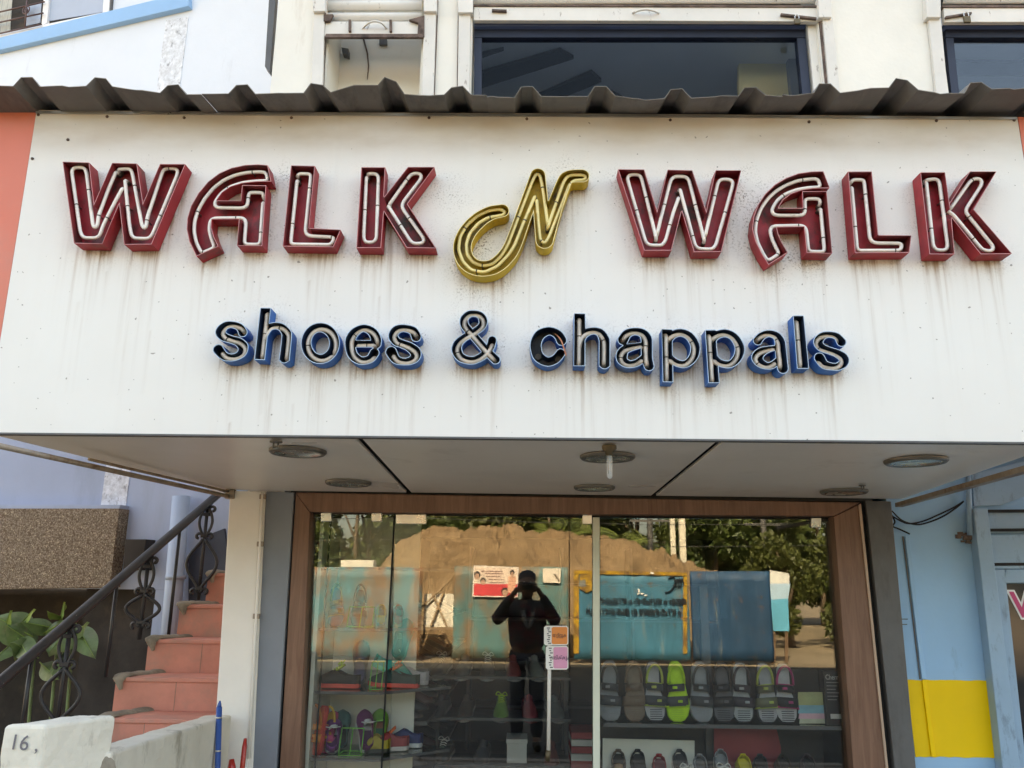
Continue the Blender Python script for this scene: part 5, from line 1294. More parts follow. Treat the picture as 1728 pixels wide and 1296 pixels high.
sd_ = [(1030, GREY, GREY, DGREY, None, 'grey sandal with dark straps at the left end of the display shelf'),
       (1071, BROWN, (0.20, 0.15, 0.11), BROWN, None, 'brown sandal, second from the left on the display shelf'),
       (1107, DGREY, (0.36, 0.36, 0.37), DGREY, (0.40, 0.46, 0.10), 'grey sandal with olive edging just left of the lime green sandal'),
       (1143, (0.36, 0.62, 0.02), LIME, DGREY, LIME, 'bright lime green sandal with dark straps on the display shelf'),
       (1186, GREY, (0.26, 0.28, 0.30), DGREY, None, 'plain grey sandal just right of the lime green sandal'),
       (1221, (0.03, 0.03, 0.032), (0.10, 0.10, 0.11), BLACK, None, 'black sandal in front of the dark upright'),
       (1255, DGREY, (0.33, 0.35, 0.36), (0.05, 0.04, 0.05), None, 'grey and black sandal just right of the dark upright'),
       (1295, DGREY, (0.34, 0.35, 0.37), (0.12, 0.12, 0.07), (0.40, 0.46, 0.10), 'grey sandal with olive edging right of the dark upright'),
       (1329, BLACK, (0.40, 0.40, 0.41), BLACK, MAG, 'black sandal with magenta trim at the right end of the sandal row')]
for i, (px, s_, b_, st_, tr2, lab) in enumerate(sd_):
    p = U(px, 1221, 0.13); sandal('sandal', lab, cm(s_), cm(b_, 0.7), cm(st_), cm(tr2) if tr2 else None, (p.x, 0.115, zD + 0.002), 0.14 + 0.02 * (i % 3), 0.08 * ((i * 37 % 5) - 2) / 2, 1 if i % 2 else -1)
# card and polish box at the right end
cb = thing('leaflet', 'small printed card leaning on the display shelf beside the black box', 'card', (U(1371, 1216, 0.12).x, 0.12, zD))
for k, (y0, y1, c) in enumerate(((1168, 1190, (0.36, 0.38, 0.18)), (1190, 1204, (0.20, 0.42, 0.50)), (1204, 1213, (0.66, 0.40, 0.46)), (1213, 1221, (0.55, 0.55, 0.40)))):
    MB().slab([(1347 + k, y0), (1390 + k, y0), (1391 + k, y1), (1346 + k, y1)], 0.12 - k * 0.001, 0.004).build('printed_band', cm(c), cb)
bxp = thing('polish_box', 'tall black carton with white print at the right end of the display shelf', 'carton', (U(1408, 1216, 0.10).x, 0.10, zD))
q0, q1 = U(1394, 1216, 0.10), U(1426, 1216, 0.10); qz = U(1408, 1132, 0.10).z
MB().box(q0.x, q1.x, 0.09, 0.15, zD, qz).build('carton', cm((0.02, 0.02, 0.022), 0.4), bxp, bevel=0.002)
text('Cherry', 0.034, (0.5 * (q0.x + q1.x), 0.0888, qz - 0.03), cm(WHT), 'lettering', bxp, sx=0.75, extrude=0.0003)
for k in range(6):
    zz = qz - 0.055 - k * 0.016; MB().box(q0.x + 0.012, q1.x - 0.02 - 0.008 * (k % 3), 0.0892, 0.0898, zz, zz + 0.003).build('print_line', cm((0.4, 0.4, 0.4)), bxp)
MB().box(q0.x + 0.02, q1.x - 0.012, 0.0890, 0.0898, zD + 0.03, zD + 0.052).build('barcode_label', cm(WHT), bxp)

def shoe(label, up_c, sole_c, in_c, lace_c=None, L=0.27, W_=0.098, group=None, ankle=0.0, cat='shoe', tongue=None):
    """a closed shoe along +Y, toe forward, sole on z = 0; opening towards the heel"""
    R = thing('shoe', label, cat, (0, 0, 0), group)
    st = [(0.0, 0.30, 0.060), (0.03, 0.60, 0.072), (0.12, 0.72, 0.078), (0.28, 0.70, 0.070), (0.42, 0.74, 0.078), (0.55, 0.86, 0.072), (0.70, 0.98, 0.055), (0.84, 0.92, 0.042), (0.94, 0.64, 0.032), (1.0, 0.16, 0.020)]
    T = [s_[0] for s_ in st]; Wd = [s_[1] for s_ in st]; Hh = [s_[2] + ankle * (1 if s_[0] < 0.3 else 0) for s_ in st]
    def up(u, v):
        w_ = np.interp(u, T, Wd) * W_ / 2; h_ = np.interp(u, T, Hh)
        op = np.interp(u, [0, 0.04, 0.15, 0.40, 0.52, 0.56], [0.40, 0.55, 0.62, 0.42, 0.16, 0.0])     # half opening
        a0 = op * math.pi / 2
        a = (v * 2 - 1) * (math.pi / 2 - a0)
        s_ = 1 if v >= 0.5 else -1
        ang = math.pi / 2 - abs(v * 2 - 1) * 0   # unused
        th = (v * (math.pi / 2 - a0)) if False else None
        # left side from ground to the lip, right side back down
        if v < 0.5: t = v / 0.5; phi = t * (math.pi / 2 - a0); x = -w_ * math.cos(phi) ** 0.75
        else: t = (1 - v) / 0.5; phi = t * (math.pi / 2 - a0); x = w_ * math.cos(phi) ** 0.75
        return (x, u * L, 0.018 + h_ * math.sin(phi) ** 0.9)
    m = MB(); nu, nv = 22, 17
    idx = [[m.av(up(i / (nu - 1), j / (nv - 1))) for j in range(nv)] for i in range(nu)]
    mid = nv // 2
    for i in range(nu - 1):
        for j in range(nv - 1):
            if i / (nu - 1) < 0.52 and j in (mid - 1, mid) : continue
            m.face((idx[i][j], idx[i+1][j], idx[i+1][j+1], idx[i][j+1]), True)
    m.build('upper', up_c, R, solid=0.004)
    # heel counter closes the back
    m = MB(); m.grid(lambda u, v: (math.cos(math.pi * u) * 0.30 * W_ / 2 * 1.0, -0.002 - 0.004 * math.sin(math.pi * u), 0.018 + v * (Hh[0] * 0.80)), 7, 4); m.build('heel_counter', up_c, R, solid=0.004)
    m = MB(); ol = [(-np.interp(t, T, Wd) * W_ / 2 * 1.05, t * L * 1.02 - 0.003) for t in np.linspace(0, 1, 16)]
    pts = ol + [(-x, y) for x, y in ol[::-1]]
    n = len(pts); a = [m.av((x, y, 0.0 + 0.012 * max(0, (y / L - 0.75)) * 2)) for x, y in pts]; b = [m.av((x, y, 0.022 + 0.012 * max(0, (y / L - 0.75)) * 2)) for x, y in pts]; h = n // 2
    for k in range(h - 1): m.face((a[k], a[k+1], a[n-2-k], a[n-1-k])); m.face((b[n-1-k], b[n-2-k], b[k+1], b[k]))
    for k in range(n): m.face((a[k], b[k], b[(k+1) % n], a[(k+1) % n]))
    m.build('sole', sole_c, R, bevel=0.003)
    MB().grid(lambda u, v: ((v - 0.5) * np.interp(u * 0.62, T, Wd) * W_ * 0.86, 0.008 + u * 0.62 * L, 0.030 + 0.012 * math.cos(math.pi * u)), 8, 3).build('insole', in_c, R)
    if tongue is not None:
        MB().grid(lambda u, v: ((v - 0.5) * 0.045, (0.36 + 0.2 * u) * L, 0.118 - 0.035 * u - 0.02 * abs(v - 0.5)), 5, 5).build('tongue', tongue, R, solid=0.004)
    if lace_c is not None:
        for k in range(4):
            y = (0.40 + 0.05 * k) * L; z = 0.112 - 0.008 * k
            MB().tube([(-0.020, y, z - 0.010), (-0.008, y + 0.004, z + 0.001), (0.008, y + 0.006, z + 0.001), (0.020, y + 0.010, z - 0.010)], 0.0028, 6).build('lace', lace_c, R)
        MB().tube(smooth_path([(0.0, 0.40 * L, 0.118), (0.022, 0.38 * L, 0.132), (0.034, 0.43 * L, 0.118), (0.0, 0.42 * L, 0.118), (-0.022, 0.38 * L, 0.130), (-0.034, 0.44 * L, 0.114), (0.0, 0.41 * L, 0.118)], 4), 0.0025, 6).build('lace_bow', lace_c, R)
    return R
def put(R, loc, rot): R.location = loc; R.rotation_euler = rot; return R
# lower right row: heels up, toes to the street
lowr = [(1047, BROWN, BLACK, (0.03, 0.025, 0.02), None, (0.36, 0.22, 0.12), 'brown trimmed dark shoe at the left end of the lowest display row'),
        (1077, BLACK, BLACK, (0.02, 0.02, 0.02), None, None, 'plain black pointed shoe in the lowest display row'),
        (1115, RED, (0.2, 0.03, 0.03), (0.12, 0.02, 0.03), None, RED, 'dark red shoe in the lowest display row'),
        (1147, (0.06, 0.065, 0.07), WHT, (0.04, 0.04, 0.045), WHT, (0.4, 0.4, 0.4), 'black canvas shoe with white laces in the lowest display row'),
        (1183, (0.30, 0.31, 0.32), WHT, (0.10, 0.10, 0.10), None, (0.34, 0.34, 0.34), 'light grey shoe in the lowest display row'),
        (1221, (0.28, 0.29, 0.30), WHT, (0.22, 0.23, 0.24), WHT, (0.36, 0.36, 0.36), 'grey shoe with white laces in front of the red board'),
        (1256, (0.66, 0.55, 0.02), (0.5, 0.42, 0.02), (0.55, 0.46, 0.03), (0.62, 0.55, 0.03), None, 'bright yellow shoe in the lowest display row'),
        (1287, (0.045, 0.05, 0.055), BLACK, (0.02, 0.02, 0.02), None, None, 'black slip on shoe just right of the yellow shoe'),
        (1322, (0.05, 0.045, 0.03), BLACK, (0.02, 0.02, 0.02), (0.30, 0.32, 0.08), None, 'dark shoe with olive laces at the right of the lowest row'),
        (1366, (0.10, 0.07, 0.07), BLACK, (0.02, 0.02, 0.02), None, None, 'brown black shoe at the right end of the lowest row')]
for i, (px, u_, s_, in_, la_, to_, lab) in enumerate(lowr):
    R = shoe(lab, cm(u_), cm(s_), cm(in_), cm(la_) if la_ else None, tongue=cm(to_) if to_ else None, group='shoes in the lowest display row')
    zt_ = U(px, 1262 if i in (0, 1, 3, 5) else 1270, 0.26).z
    a = math.radians(-52)
    top = Vector((0, 0.0, 0.085)); top.rotate(Matrix.Rotation(a, 3, 'X')); top.rotate(Matrix.Rotation(math.pi, 3, 'Z'))
    put(R, Vector((U(px, 1275, 0.24).x, 0.26, zt_)) - top, (a, 0, math.pi + 0.06 * ((i * 53 % 5) - 2)))

# left cabinet
M['wire_green'] = cm((0.16, 0.55, 0.08), 0.35)
def wire_stand(lab, c, wd=0.10, ht=0.11):
    R = thing('wire_stand', lab, 'shoe stand', c, 'green wire shoe stands')
    m = MB(); x, y, z = c
    for dx in (-wd / 2, 0, wd / 2): m.tube([(x + dx, y, z), (x + dx, y + 0.05, z + ht)], 0.0028, 6)
    m.build('uprights', M['wire_green'], R)
    m = MB(); m.tube([(x - wd / 2, y, z + 0.003), (x + wd / 2, y, z + 0.003)], 0.0028, 6); m.tube([(x - wd / 2, y + 0.05, z + ht), (x + wd / 2, y + 0.05, z + ht)], 0.0028, 6); m.tube([(x - wd / 2, y, z + 0.003), (x - wd / 2, y + 0.11, z + 0.003), (x + wd / 2, y + 0.11, z + 0.003), (x + wd / 2, y, z + 0.003)], 0.0028, 6)
    m.build('frame', M['wire_green'], R); return R
p = U(608, 1055, 0.14); wire_stand('green wire stand on the top glass shelf of the left cabinet', Vector((p.x, 0.12, zA + 0.002)), 0.13, 0.10)
p = U(590, 1262, 0.14); wire_stand('yellow green wire stand on the lowest glass shelf of the left cabinet', Vector((p.x + 0.01, 0.10, zC + 0.002)), 0.11, 0.12)
p = U(635, 1160, 0.14); wire_stand('green wire stand under the teal shoe in the left cabinet', Vector((p.x, 0.11, zB + 0.002)), 0.06, 0.13)
sandal('sandal', 'blue patterned sandal leaning on the top shelf of the left cabinet', cm((0.03, 0.13, 0.30)), cm((0.05, 0.20, 0.40)), cm((0.05, 0.07, 0.06)), cm((0.30, 0.28, 0.10)), (U(566, 1058, 0.2).x, 0.20, zA + 0.004), 0.25, 0.5, 1, 0.20, 0.08, 'sandals in the left cabinet')
sandal('sandal', 'dark grey sandal on the green wire stand in the left cabinet', cm((0.04, 0.07, 0.08)), cm((0.08, 0.12, 0.13)), cm((0.05, 0.06, 0.06)), None, (U(606, 1058, 0.2).x, 0.19, zA + 0.004), 0.25, 0.2, -1, 0.19, 0.08, 'sandals in the left cabinet')
def side(px, py, Y, z, lab, uc, sc, ic, lc=None, rz=math.pi / 2, pitch=0.0, tongue=None, grp='shoes in the left cabinet', L=0.24, roll=0.0, dz=0.003):
    R = shoe(lab, cm(uc), cm(sc), cm(ic), cm(lc) if lc else None, L=L, W_=0.09, group=grp, tongue=cm(tongue) if tongue else None)
    p = U(px, py, Y); return put(R, (p.x, Y, z + dz), (pitch, roll, rz))
TEAL, CORAL, ORG, PUR = (0.02, 0.38, 0.32), (0.85, 0.10, 0.07), (0.85, 0.16, 0.04), (0.22, 0.05, 0.22)
side(606, 1160, 0.18, zB, 'black shoe with a coral sole and lime tongue at the left of the middle shelf', BLACK, CORAL, (0.02, 0.02, 0.02), LIME, math.pi / 2 - 0.15, tongue=(0.42, 0.6, 0.03))
side(706, 1156, 0.22, zB, 'black shoe with a coral sole and orange laces on the middle shelf', (0.02, 0.05, 0.045), CORAL, (0.02, 0.02, 0.02), ORG, math.pi / 2 - 0.2, tongue=ORG, L=0.27)
side(628, 1120, 0.26, zB + 0.10, 'teal green patterned shoe raised on a green stand in the left cabinet', TEAL, (0.04, 0.55, 0.35), (0.02, 0.2, 0.18), (0.3, 0.8, 0.65), -math.pi / 2 + 0.3, pitch=-0.45, L=0.23)
side(676, 1075, 0.30, zB + 0.125, 'teal shoe showing its ribbed sole at the top of the middle shelf', (0.03, 0.30, 0.27), (0.16, 0.60, 0.52), (0.02, 0.2, 0.18), None, -0.3, pitch=1.1, L=0.22)
side(608, 1128, 0.36, zB, 'blue grey slipper standing upright behind the black shoe', (0.06, 0.09, 0.16), (0.05, 0.08, 0.14), (0.1, 0.1, 0.2), None, 0.1, pitch=1.35, L=0.22)
side(722, 1143, 0.37, zB, 'white and pink shoe at the right end of the middle shelf', (0.55, 0.50, 0.50), (0.72, 0.66, 0.66), (0.3, 0.2, 0.2), None, math.pi / 2, L=0.2)
sandal('sandal', 'orange red flip flop standing at the left end of the lowest shelf', cm((0.62, 0.07, 0.05)), cm((0.70, 0.13, 0.06)), cm((0.75, 0.25, 0.05)), None, (U(529, 1274, 0.10).x, 0.10, zC + 0.003), 0.2, -0.7, 1, 0.23, 0.085, 'sandals in the left cabinet')
sandal('sandal', 'pink and yellow slipper leaning on the lowest shelf of the left cabinet', cm((0.55, 0.06, 0.16)), cm((0.72, 0.40, 0.05)), cm((0.55, 0.06, 0.18)), cm((0.72, 0.42, 0.05)), (U(548, 1268, 0.16).x, 0.16, zC + 0.003), 0.35, -0.3, -1, 0.20, 0.085, 'sandals in the left cabinet')
side(560, 1270, 0.15, zC, 'purple printed shoe with a white bow on the lowest shelf', PUR, (0.5, 0.45, 0.5), (0.1, 0.03, 0.1), WHT, 0.2, pitch=0.9, L=0.17)
side(575, 1262, 0.30, zC, 'teal grey shoe standing at the back of the lowest shelf', (0.05, 0.14, 0.13), (0.05, 0.1, 0.1), (0.04, 0.05, 0.05), None, 0.2, pitch=1.25, L=0.18)
side(618, 1272, 0.18, zC, 'plum printed canvas shoe with white sole tilted on the wire stand', (0.20, 0.035, 0.13), (0.70, 0.66, 0.60), (0.1, 0.03, 0.1), WHT, 0.35, pitch=0.85, L=0.22)
side(640, 1262, 0.28, zC, 'multicoloured green shoe behind the plum printed shoe', (0.16, 0.42, 0.05), (0.55, 0.20, 0.10), (0.05, 0.2, 0.1), None, 0.2, pitch=0.95, L=0.20)
side(657, 1270, 0.20, zC, 'olive and yellow strappy shoe on the lowest shelf of the left cabinet', (0.42, 0.32, 0.04), (0.05, 0.05, 0.04), (0.05, 0.05, 0.04), None, math.pi / 2, L=0.13)
side(688, 1262, 0.28, zC, 'red canvas shoe with an orange tongue and white sole', (0.34, 0.05, 0.05), (0.66, 0.60, 0.54), (0.1, 0.03, 0.02), None, math.pi / 2 + 0.3, tongue=ORG, L=0.19)
side(712, 1252, 0.36, zC, 'navy blue canvas shoe with a white sole', (0.02, 0.035, 0.14), (0.72, 0.72, 0.70), (0.02, 0.03, 0.08), None, math.pi / 2, L=0.18)
for (px, py, lab, c) in ((534, 940, 'small dark bottle on the highest glass shelf of the left cabinet', (0.05, 0.03, 0.03)),):
    p = U(px, 957, 0.12); B_o = thing('polish_bottle', lab, 'bottle', (p.x, 0.12, z0_ + 0.001))
    MB().lathe((p.x, 0.12, z0_ + 0.001), [(0.001, 0), (0.018, 0), (0.018, 0.055), (0.010, 0.068), (0.010, 0.074)], 14).build('bottle', cm(c), B_o)
    MB().lathe((p.x, 0.12, z0_ + 0.001), [(0.012, 0.074), (0.012, 0.10), (0.001, 0.101)], 14).build('cap', cm((0.4, 0.1, 0.06)), B_o)
for (px, py, z, c, lab) in ((645, 1040, zA, (0.62, 0.46, 0.08), 'small yellow slipper on the top shelf by the pane joint'), (674, 1040, zA, (0.50, 0.08, 0.05), 'small red beaded slipper on the top shelf behind the door')):
    R = shoe(lab, cm(c), cm((0.4, 0.35, 0.25)), cm((0.3, 0.1, 0.05)), None, L=0.13, W_=0.06, group='small slippers in the left cabinet'); p = U(px, py, 0.25); put(R, (p.x, 0.22, z + 0.003), (0.5, 0, 0.2))

# dark shoes on the wall rack, in rows going back
names = ['nearest', 'second', 'third', 'fourth', 'fifth', 'sixth', 'seventh', 'eighth']
lev = ['lowest', 'second lowest', 'second highest', 'highest']
protoA = None
darkc = [(0.06, 0.06, 0.066), (0.12, 0.10, 0.09), (0.05, 0.065, 0.075), (0.13, 0.06, 0.06)]
protos = []
for k, c in enumerate(darkc):
    R = shoe('dark', cm(c, 0.35), cm((0.40, 0.40, 0.38) if k % 2 else (0.10, 0.10, 0.10)), cm((0.03, 0.03, 0.03)), cm((0.5, 0.5, 0.5)) if k == 1 else None, L=0.27, group='dark shoes on the wall rack'); protos.append(R)
cnt = 0
for zi, z in enumerate(rack_z):
    for j in range(8):
        src = protos[(zi + j) % 4]
        used = cnt < 4
        R = protos[cnt] if used else copy_tree(src)
        if not used: R.parent = None
        R['label'] = 'dark shoe on the %s shelf of the wall rack, %s from the street' % (lev[zi], names[j])
        put(R, (rk_x0 - 0.29, 0.62 + j * 0.31, z + 0.002), (-0.12, 0, -math.pi / 2 + 0.12))
        cnt += 1

# a lit tube lamp deep inside the shop
TLm = thing('tube_lamp', 'short lit tube lamp on the ceiling deep inside the shop', 'lamp', U(1031, 889, 2.6))
q = U(1031, 889, 2.6)
em = NT('lit_tube'); e_ = em.a('ShaderNodeEmission'); e_.inputs['Color'].default_value = (1.0, 0.96, 0.88, 1); e_.inputs['Strength'].default_value = 12.0; em.l(e_.outputs[0], em.out.inputs['Surface'])
MB().tube([q + Vector((-0.07, 0, 0)), q + Vector((0.07, 0, 0))], 0.014, 10).build('tube', em.m, TLm)
MB().box(q.x - 0.085, q.x + 0.085, q.y - 0.02, q.y + 0.02, q.z + 0.018, 1.999).build('housing', M['in_dark'], TLm)

# stand in the middle of the shop, seen through the door
CS = thing('centre_stand', 'tiered dark stand of footwear in the middle of the shop behind the door', 'display stand', (U(850, 1290, 1.2).x, 1.2, 0.25))
cz = [U(850, y, 1.05).z for y in (1142, 1212, 1292)]
cxa, cxb = U(728, 1200, 1.1).x, U(962, 1200, 1.1).x
for z in cz: MB().box(cxa, cxb, 1.05, 1.40, z - 0.016, z).build('shelf', M['dark_grey'], CS)
for x in (cxa, cxb - 0.02): MB().box(x, x + 0.02, 1.401, 1.43, 0.25, cz[0] + 0.12).build('upright', M['dark_grey'], CS)
csh = [(752, 0, (0.10, 0.10, 0.11), (0.5, 0.5, 0.48), WHT, 'grey laced shoe at the left end of the top tier'), (786, 0, (0.16, 0.15, 0.15), (0.5, 0.5, 0.5), None, 'pale grey shoe, second on the top tier'), (822, 0, (0.07, 0.07, 0.08), (0.45, 0.45, 0.45), WHT, 'black shoe with white laces on the top tier'), (860, 0, (0.25, 0.05, 0.04), (0.3, 0.3, 0.3), None, 'rust red shoe on the top tier'), (893, 0, (0.22, 0.22, 0.20), (0.4, 0.4, 0.4), None, 'light grey shoe at the right end of the top tier'),
       (752, 1, (0.08, 0.08, 0.09), (0.2, 0.2, 0.2), None, 'black shoe at the left end of the middle tier'), (792, 1, (0.10, 0.08, 0.07), (0.4, 0.38, 0.35), None, 'dark brown shoe, second on the middle tier'), (846, 1, (0.16, 0.34, 0.06), (0.2, 0.2, 0.2), LIME, 'green striped shoe on the middle tier'), (888, 1, (0.26, 0.045, 0.06), (0.2, 0.05, 0.05), None, 'maroon shoe on the middle tier'), (926, 1, (0.12, 0.15, 0.15), (0.3, 0.3, 0.3), None, 'grey green shoe at the right end of the middle tier'),
       (760, 2, (0.09, 0.085, 0.08), (0.3, 0.3, 0.3), WHT, 'dark laced shoe at the left of the lowest tier'), (820, 2, (0.07, 0.07, 0.075), (0.2, 0.2, 0.2), None, 'plain black shoe on the lowest tier'), (930, 2, (0.18, 0.06, 0.05), (0.2, 0.2, 0.2), None, 'brown red shoe on the lowest tier')]
for i, (px, t, u_, s_, la_, lab) in enumerate(csh):
    R = shoe(lab + ' of the centre stand', cm(u_), cm(s_), cm((0.03, 0.03, 0.03)), cm(la_) if la_ else None, tongue=cm(u_), group='shoes on the centre stand')
    put(R, (U(px, 1200, 1.2).x, 1.33, cz[t] + 0.03), (-0.25, 0, math.pi + 0.25 * ((i * 31 % 5) - 2) / 2))
bx_ = thing('pale_carton', 'pale open carton on the lowest tier of the centre stand', 'carton', (U(872, 1290, 1.2).x, 1.2, cz[2] + 0.001))
x_ = U(872, 1290, 1.15).x; MB().box(x_ - 0.06, x_ + 0.06, 1.12, 1.34, cz[2] + 0.001, cz[2] + 0.11).build('carton', M['box_white'], bx_, bevel=0.002)
MB().box(x_ - 0.064, x_ + 0.064, 1.115, 1.345, cz[2] + 0.111, cz[2] + 0.135).build('lid', M['box_white'], bx_, bevel=0.002)

# ================================================================ across the street (seen mirrored in the shop glass)
YV = 14.6
def barrier_mat(name, c, rust_lo, rust_hi, hue=(0.20, 0.10, 0.045)):
    s = NT(name); v = s.coords(rnd=True)
    n1 = s.noise(v, 0.9, 5, 0.6, 0.3, 0.7)
    col = s.mix(n1, tuple(x * 0.72 for x in c), tuple(min(1, x * 1.2) for x in c))
    n2 = s.noise(s.coords((1.2, 1, 0.45), rnd=True), 1.6, 9, 0.68, rust_lo, rust_hi)
    col = s.mix(n2, col, hue)
    n3 = s.noise(v, 4, 8, 0.75, 0.58, 0.64); col = s.mix(s.math('MULTIPLY', n3, 0.8), col, tuple(x * 0.8 for x in hue))
    n4 = s.noise(s.coords((6, 1, 0.6), rnd=True), 1.5, 6, 0.7, 0.56, 0.70); col = s.mix(s.math('MULTIPLY', n4, 0.55), col, (0.24, 0.25, 0.20))
    return s.finish(col, 0.6, 0, s.noise(s.coords((0.5, 1, 3)), 2, 3, 0.5, 0, 1), 0.02, 0.3)
bm_ = [barrier_mat('barrier_teal', (0.055, 0.185, 0.215), 0.45, 0.60), barrier_mat('barrier_rusty', (0.075, 0.185, 0.185), 0.41, 0.58, (0.24, 0.14, 0.07)), barrier_mat('barrier_blue', (0.035, 0.17, 0.26), 0.60, 0.75), barrier_mat('barrier_navy', (0.012, 0.06, 0.13), 0.62, 0.78)]
M['barrier_yellow'] = paint('barrier_yellow', (0.55, 0.31, 0.02), 0.6, 0.2, 4, (0.16, 0.09, 0.035), 0.42, 0.58, 4)
M['post_rust'] = paint('rusty_post', (0.16, 0.10, 0.06), 0.8, 0.3, 5)
def rslab(px, Yv, depth): return MB().prism([RV(x, y, Yv) for x, y in px], (0, -depth, 0))
def gz(x, Yv): return None
BG = 'sheet metal barriers across the street'
def barrier(x0, x1, ytop0, ytop1, mat, label, dy=0.0):
    Y = YV + dy
    a, b = RV(x0, ytop0, Y), RV(x1, ytop1, Y); R = thing('site_barrier', label, 'barrier', (a.x * 0.5 + b.x * 0.5, -Y, 0), BG)
    m = MB()     # gently ribbed sheet
    nu = max(8, int(abs(b.x - a.x) / 0.12))
    m.grid(lambda u, v: (a.x + (b.x - a.x) * u, -Y + 0.010 * math.sin(u * nu * math.pi * 0.5) + 0.006 * math.sin(3 * u + 5 * v), 0.06 + (a.z + (b.z - a.z) * u - 0.06) * v), nu * 2, 9)
    m.build('sheet', mat, R, solid=0.004)
    for t in (0.02, 0.5, 0.98):
        x = a.x + (b.x - a.x) * t; MB().box(x - 0.025, x + 0.025, -Y - 0.09, -Y - 0.04, 0, (a.z + b.z) / 2 - 0.05).build('post', M['post_rust'], R)
    for zz in (0.35, 1.5): MB().box(min(a.x, b.x), max(a.x, b.x), -Y - 0.075, -Y - 0.035, zz, zz + 0.04).build('rail', M['post_rust'], R)
    return R
barrier(380, 512, 956, 956, bm_[0], 'teal metal barrier at the left end of the row reflected in the glass', 0.05)
barrier(515, 714, 957, 956, bm_[0], 'rust streaked teal metal barrier reflected in the left window pane')
b2 = barrier(767, 959, 955, 957, bm_[1], 'heavily rusted teal metal barrier with posters behind the photographer', 0.03)
b3 = barrier(968, 1160, 962, 966, bm_[2], 'blue metal barrier framed in yellow with painted Malayalam writing', 0.0)
barrier(1164, 1298, 964, 964, bm_[3], 'dark blue metal barrier at the right of the yellow framed one', 0.06)
# yellow frame and writing on the blue barrier
f = 0.03
for px in ([(968, 962), (1160, 966), (1160, 972), (968, 968)], [(968, 969), (977, 969), (977, 1103), (968, 1103)], [(1153, 973), (1160, 973), (1160, 1103), (1153, 1103)]):
    rslab(px, YV - f, 0.012).build('yellow_border', M['barrier_yellow'], b3)
ink2 = paint('barrier_ink', (0.006, 0.010, 0.018), 0.7, 0.2, 5)
def rtext(body, size, px, py, par, mat, dy=0.040, fit=2.0, off=0.0):
    p = RV(px, py, YV - dy); return text(body, size, p, mat, 'lettering', par, math.pi, 'CENTER', 0.001, 1.0, off, 0.0, fit)
rtext('ഭരതപഡ:കമ പനരകറ', 0.20, 1084, 1014, b3, ink2, fit=1.95, off=0.009)
rtext('പനകമലയ തലകജനമഡ', 0.20, 1069, 1032, b3, ink2, fit=2.1, off=0.009)
pe = [RV(1128, 976, YV - 0.034), RV(1137, 974, YV - 0.034), RV(1139, 984, YV - 0.034), RV(1132, 997, YV - 0.034), RV(1122, 1000, YV - 0.034)]
MB().tube(smooth_path(pe, 5), 0.016, 6).build('painted_scroll', ink2, b3)
for k in range(3): MB().tube(smooth_path([RV(1140 + k * 4, 992, YV - 0.034), RV(1143 + k * 4, 976, YV - 0.034), RV(1146 + k * 4, 988, YV - 0.034)], 4), 0.014, 5).build('painted_scroll', ink2, b3)
mm = MB(); mm.prism([RV(978, 969, YV - 0.034), RV(999, 969, YV - 0.034), RV(999, 996, YV - 0.034), RV(990, 1000, YV - 0.034), RV(978, 994, YV - 0.034)], (0, -0.002, 0)); mm.build('yellow_emblem', M['barrier_yellow'], b3)
rslab([(977, 980), (988, 978), (989, 990), (977, 990)], YV - 0.036, 0.002).build('grey_emblem', cm((0.2, 0.2, 0.18)), b3)
wp2 = MB()
for (x, y, w_, h_) in ((1077, 993, 3, 8), (1081, 1000, 6, 3), (1088, 1003, 5, 3), (1076, 999, 4, 4), (1098, 965, 6, 4)): wp2.prism([RV(x, y, YV - 0.036), RV(x + w_, y + 1, YV - 0.036), RV(x + w_ - 1, y + h_, YV - 0.036), RV(x - 1, y + h_, YV - 0.036)], (0, -0.002, 0))
wp2.build('torn_paper', cm((0.72, 0.70, 0.66)), b3)
# poster and notice on the rusty barrier
cream, pred = cm((0.78, 0.62, 0.50)), cm((0.66, 0.06, 0.07))
PS = thing('poster', 'pink and red event poster with portraits stuck on the rusty barrier', 'poster', RV(836, 1007, YV - 0.03))
rslab([(799, 954), (875, 957), (874, 1008), (797, 1007)], YV - 0.028, 0.003).build('sheet', cm((0.74, 0.66, 0.60)), PS)
rslab([(800, 956), (873, 959), (873, 985), (800, 984)], YV - 0.030, 0.001).build('upper_print', cream, PS)
rslab([(800, 985), (873, 986), (872, 1006), (799, 1005)], YV - 0.030, 0.001).build('lower_print', pred, PS)
def disc(px, py, rx, ry, Y, mat, nm, par):
    c = RV(px, py, Y); sx_ = abs(RV(px + rx, py, Y).x - c.x); sz = abs(RV(px, py + ry, Y).z - c.z)
    MB().prism([(c.x + sx_ * math.cos(2*math.pi*k/16), c.y, c.z + sz * math.sin(2*math.pi*k/16)) for k in range(16)], (0, -0.001, 0)).build(nm, mat, par)
skin_p, hair_p = cm((0.50, 0.30, 0.21)), cm((0.03, 0.025, 0.025))
for (x, y, r) in ((805, 971, 5.5), (815, 981, 5.0), (852, 999, 6.0), (864, 967, 4.0)):
    disc(x, y - 0.6, r, r * 1.25, YV - 0.0315, hair_p, 'portrait_hair', PS); disc(x, y + 1.6, r * 0.72, r * 0.95, YV - 0.033, skin_p, 'portrait_face', PS)
rslab([(858, 972), (871, 973), (869, 1002), (856, 1000)], YV - 0.0325, 0.001).build('portrait_dress', cm((0.68, 0.36, 0.24)), PS)
for k, (y, x0, x1) in enumerate(((963, 812, 848), (967, 818, 850), (972, 820, 846), (977, 824, 850), (982, 826, 850))):
    rslab([(x0, y), (x1, y + 0.5), (x1, y + 1.9), (x0, y + 1.5)], YV - 0.0325, 0.001).build('print_line', cm((0.20, 0.06, 0.07)), PS)
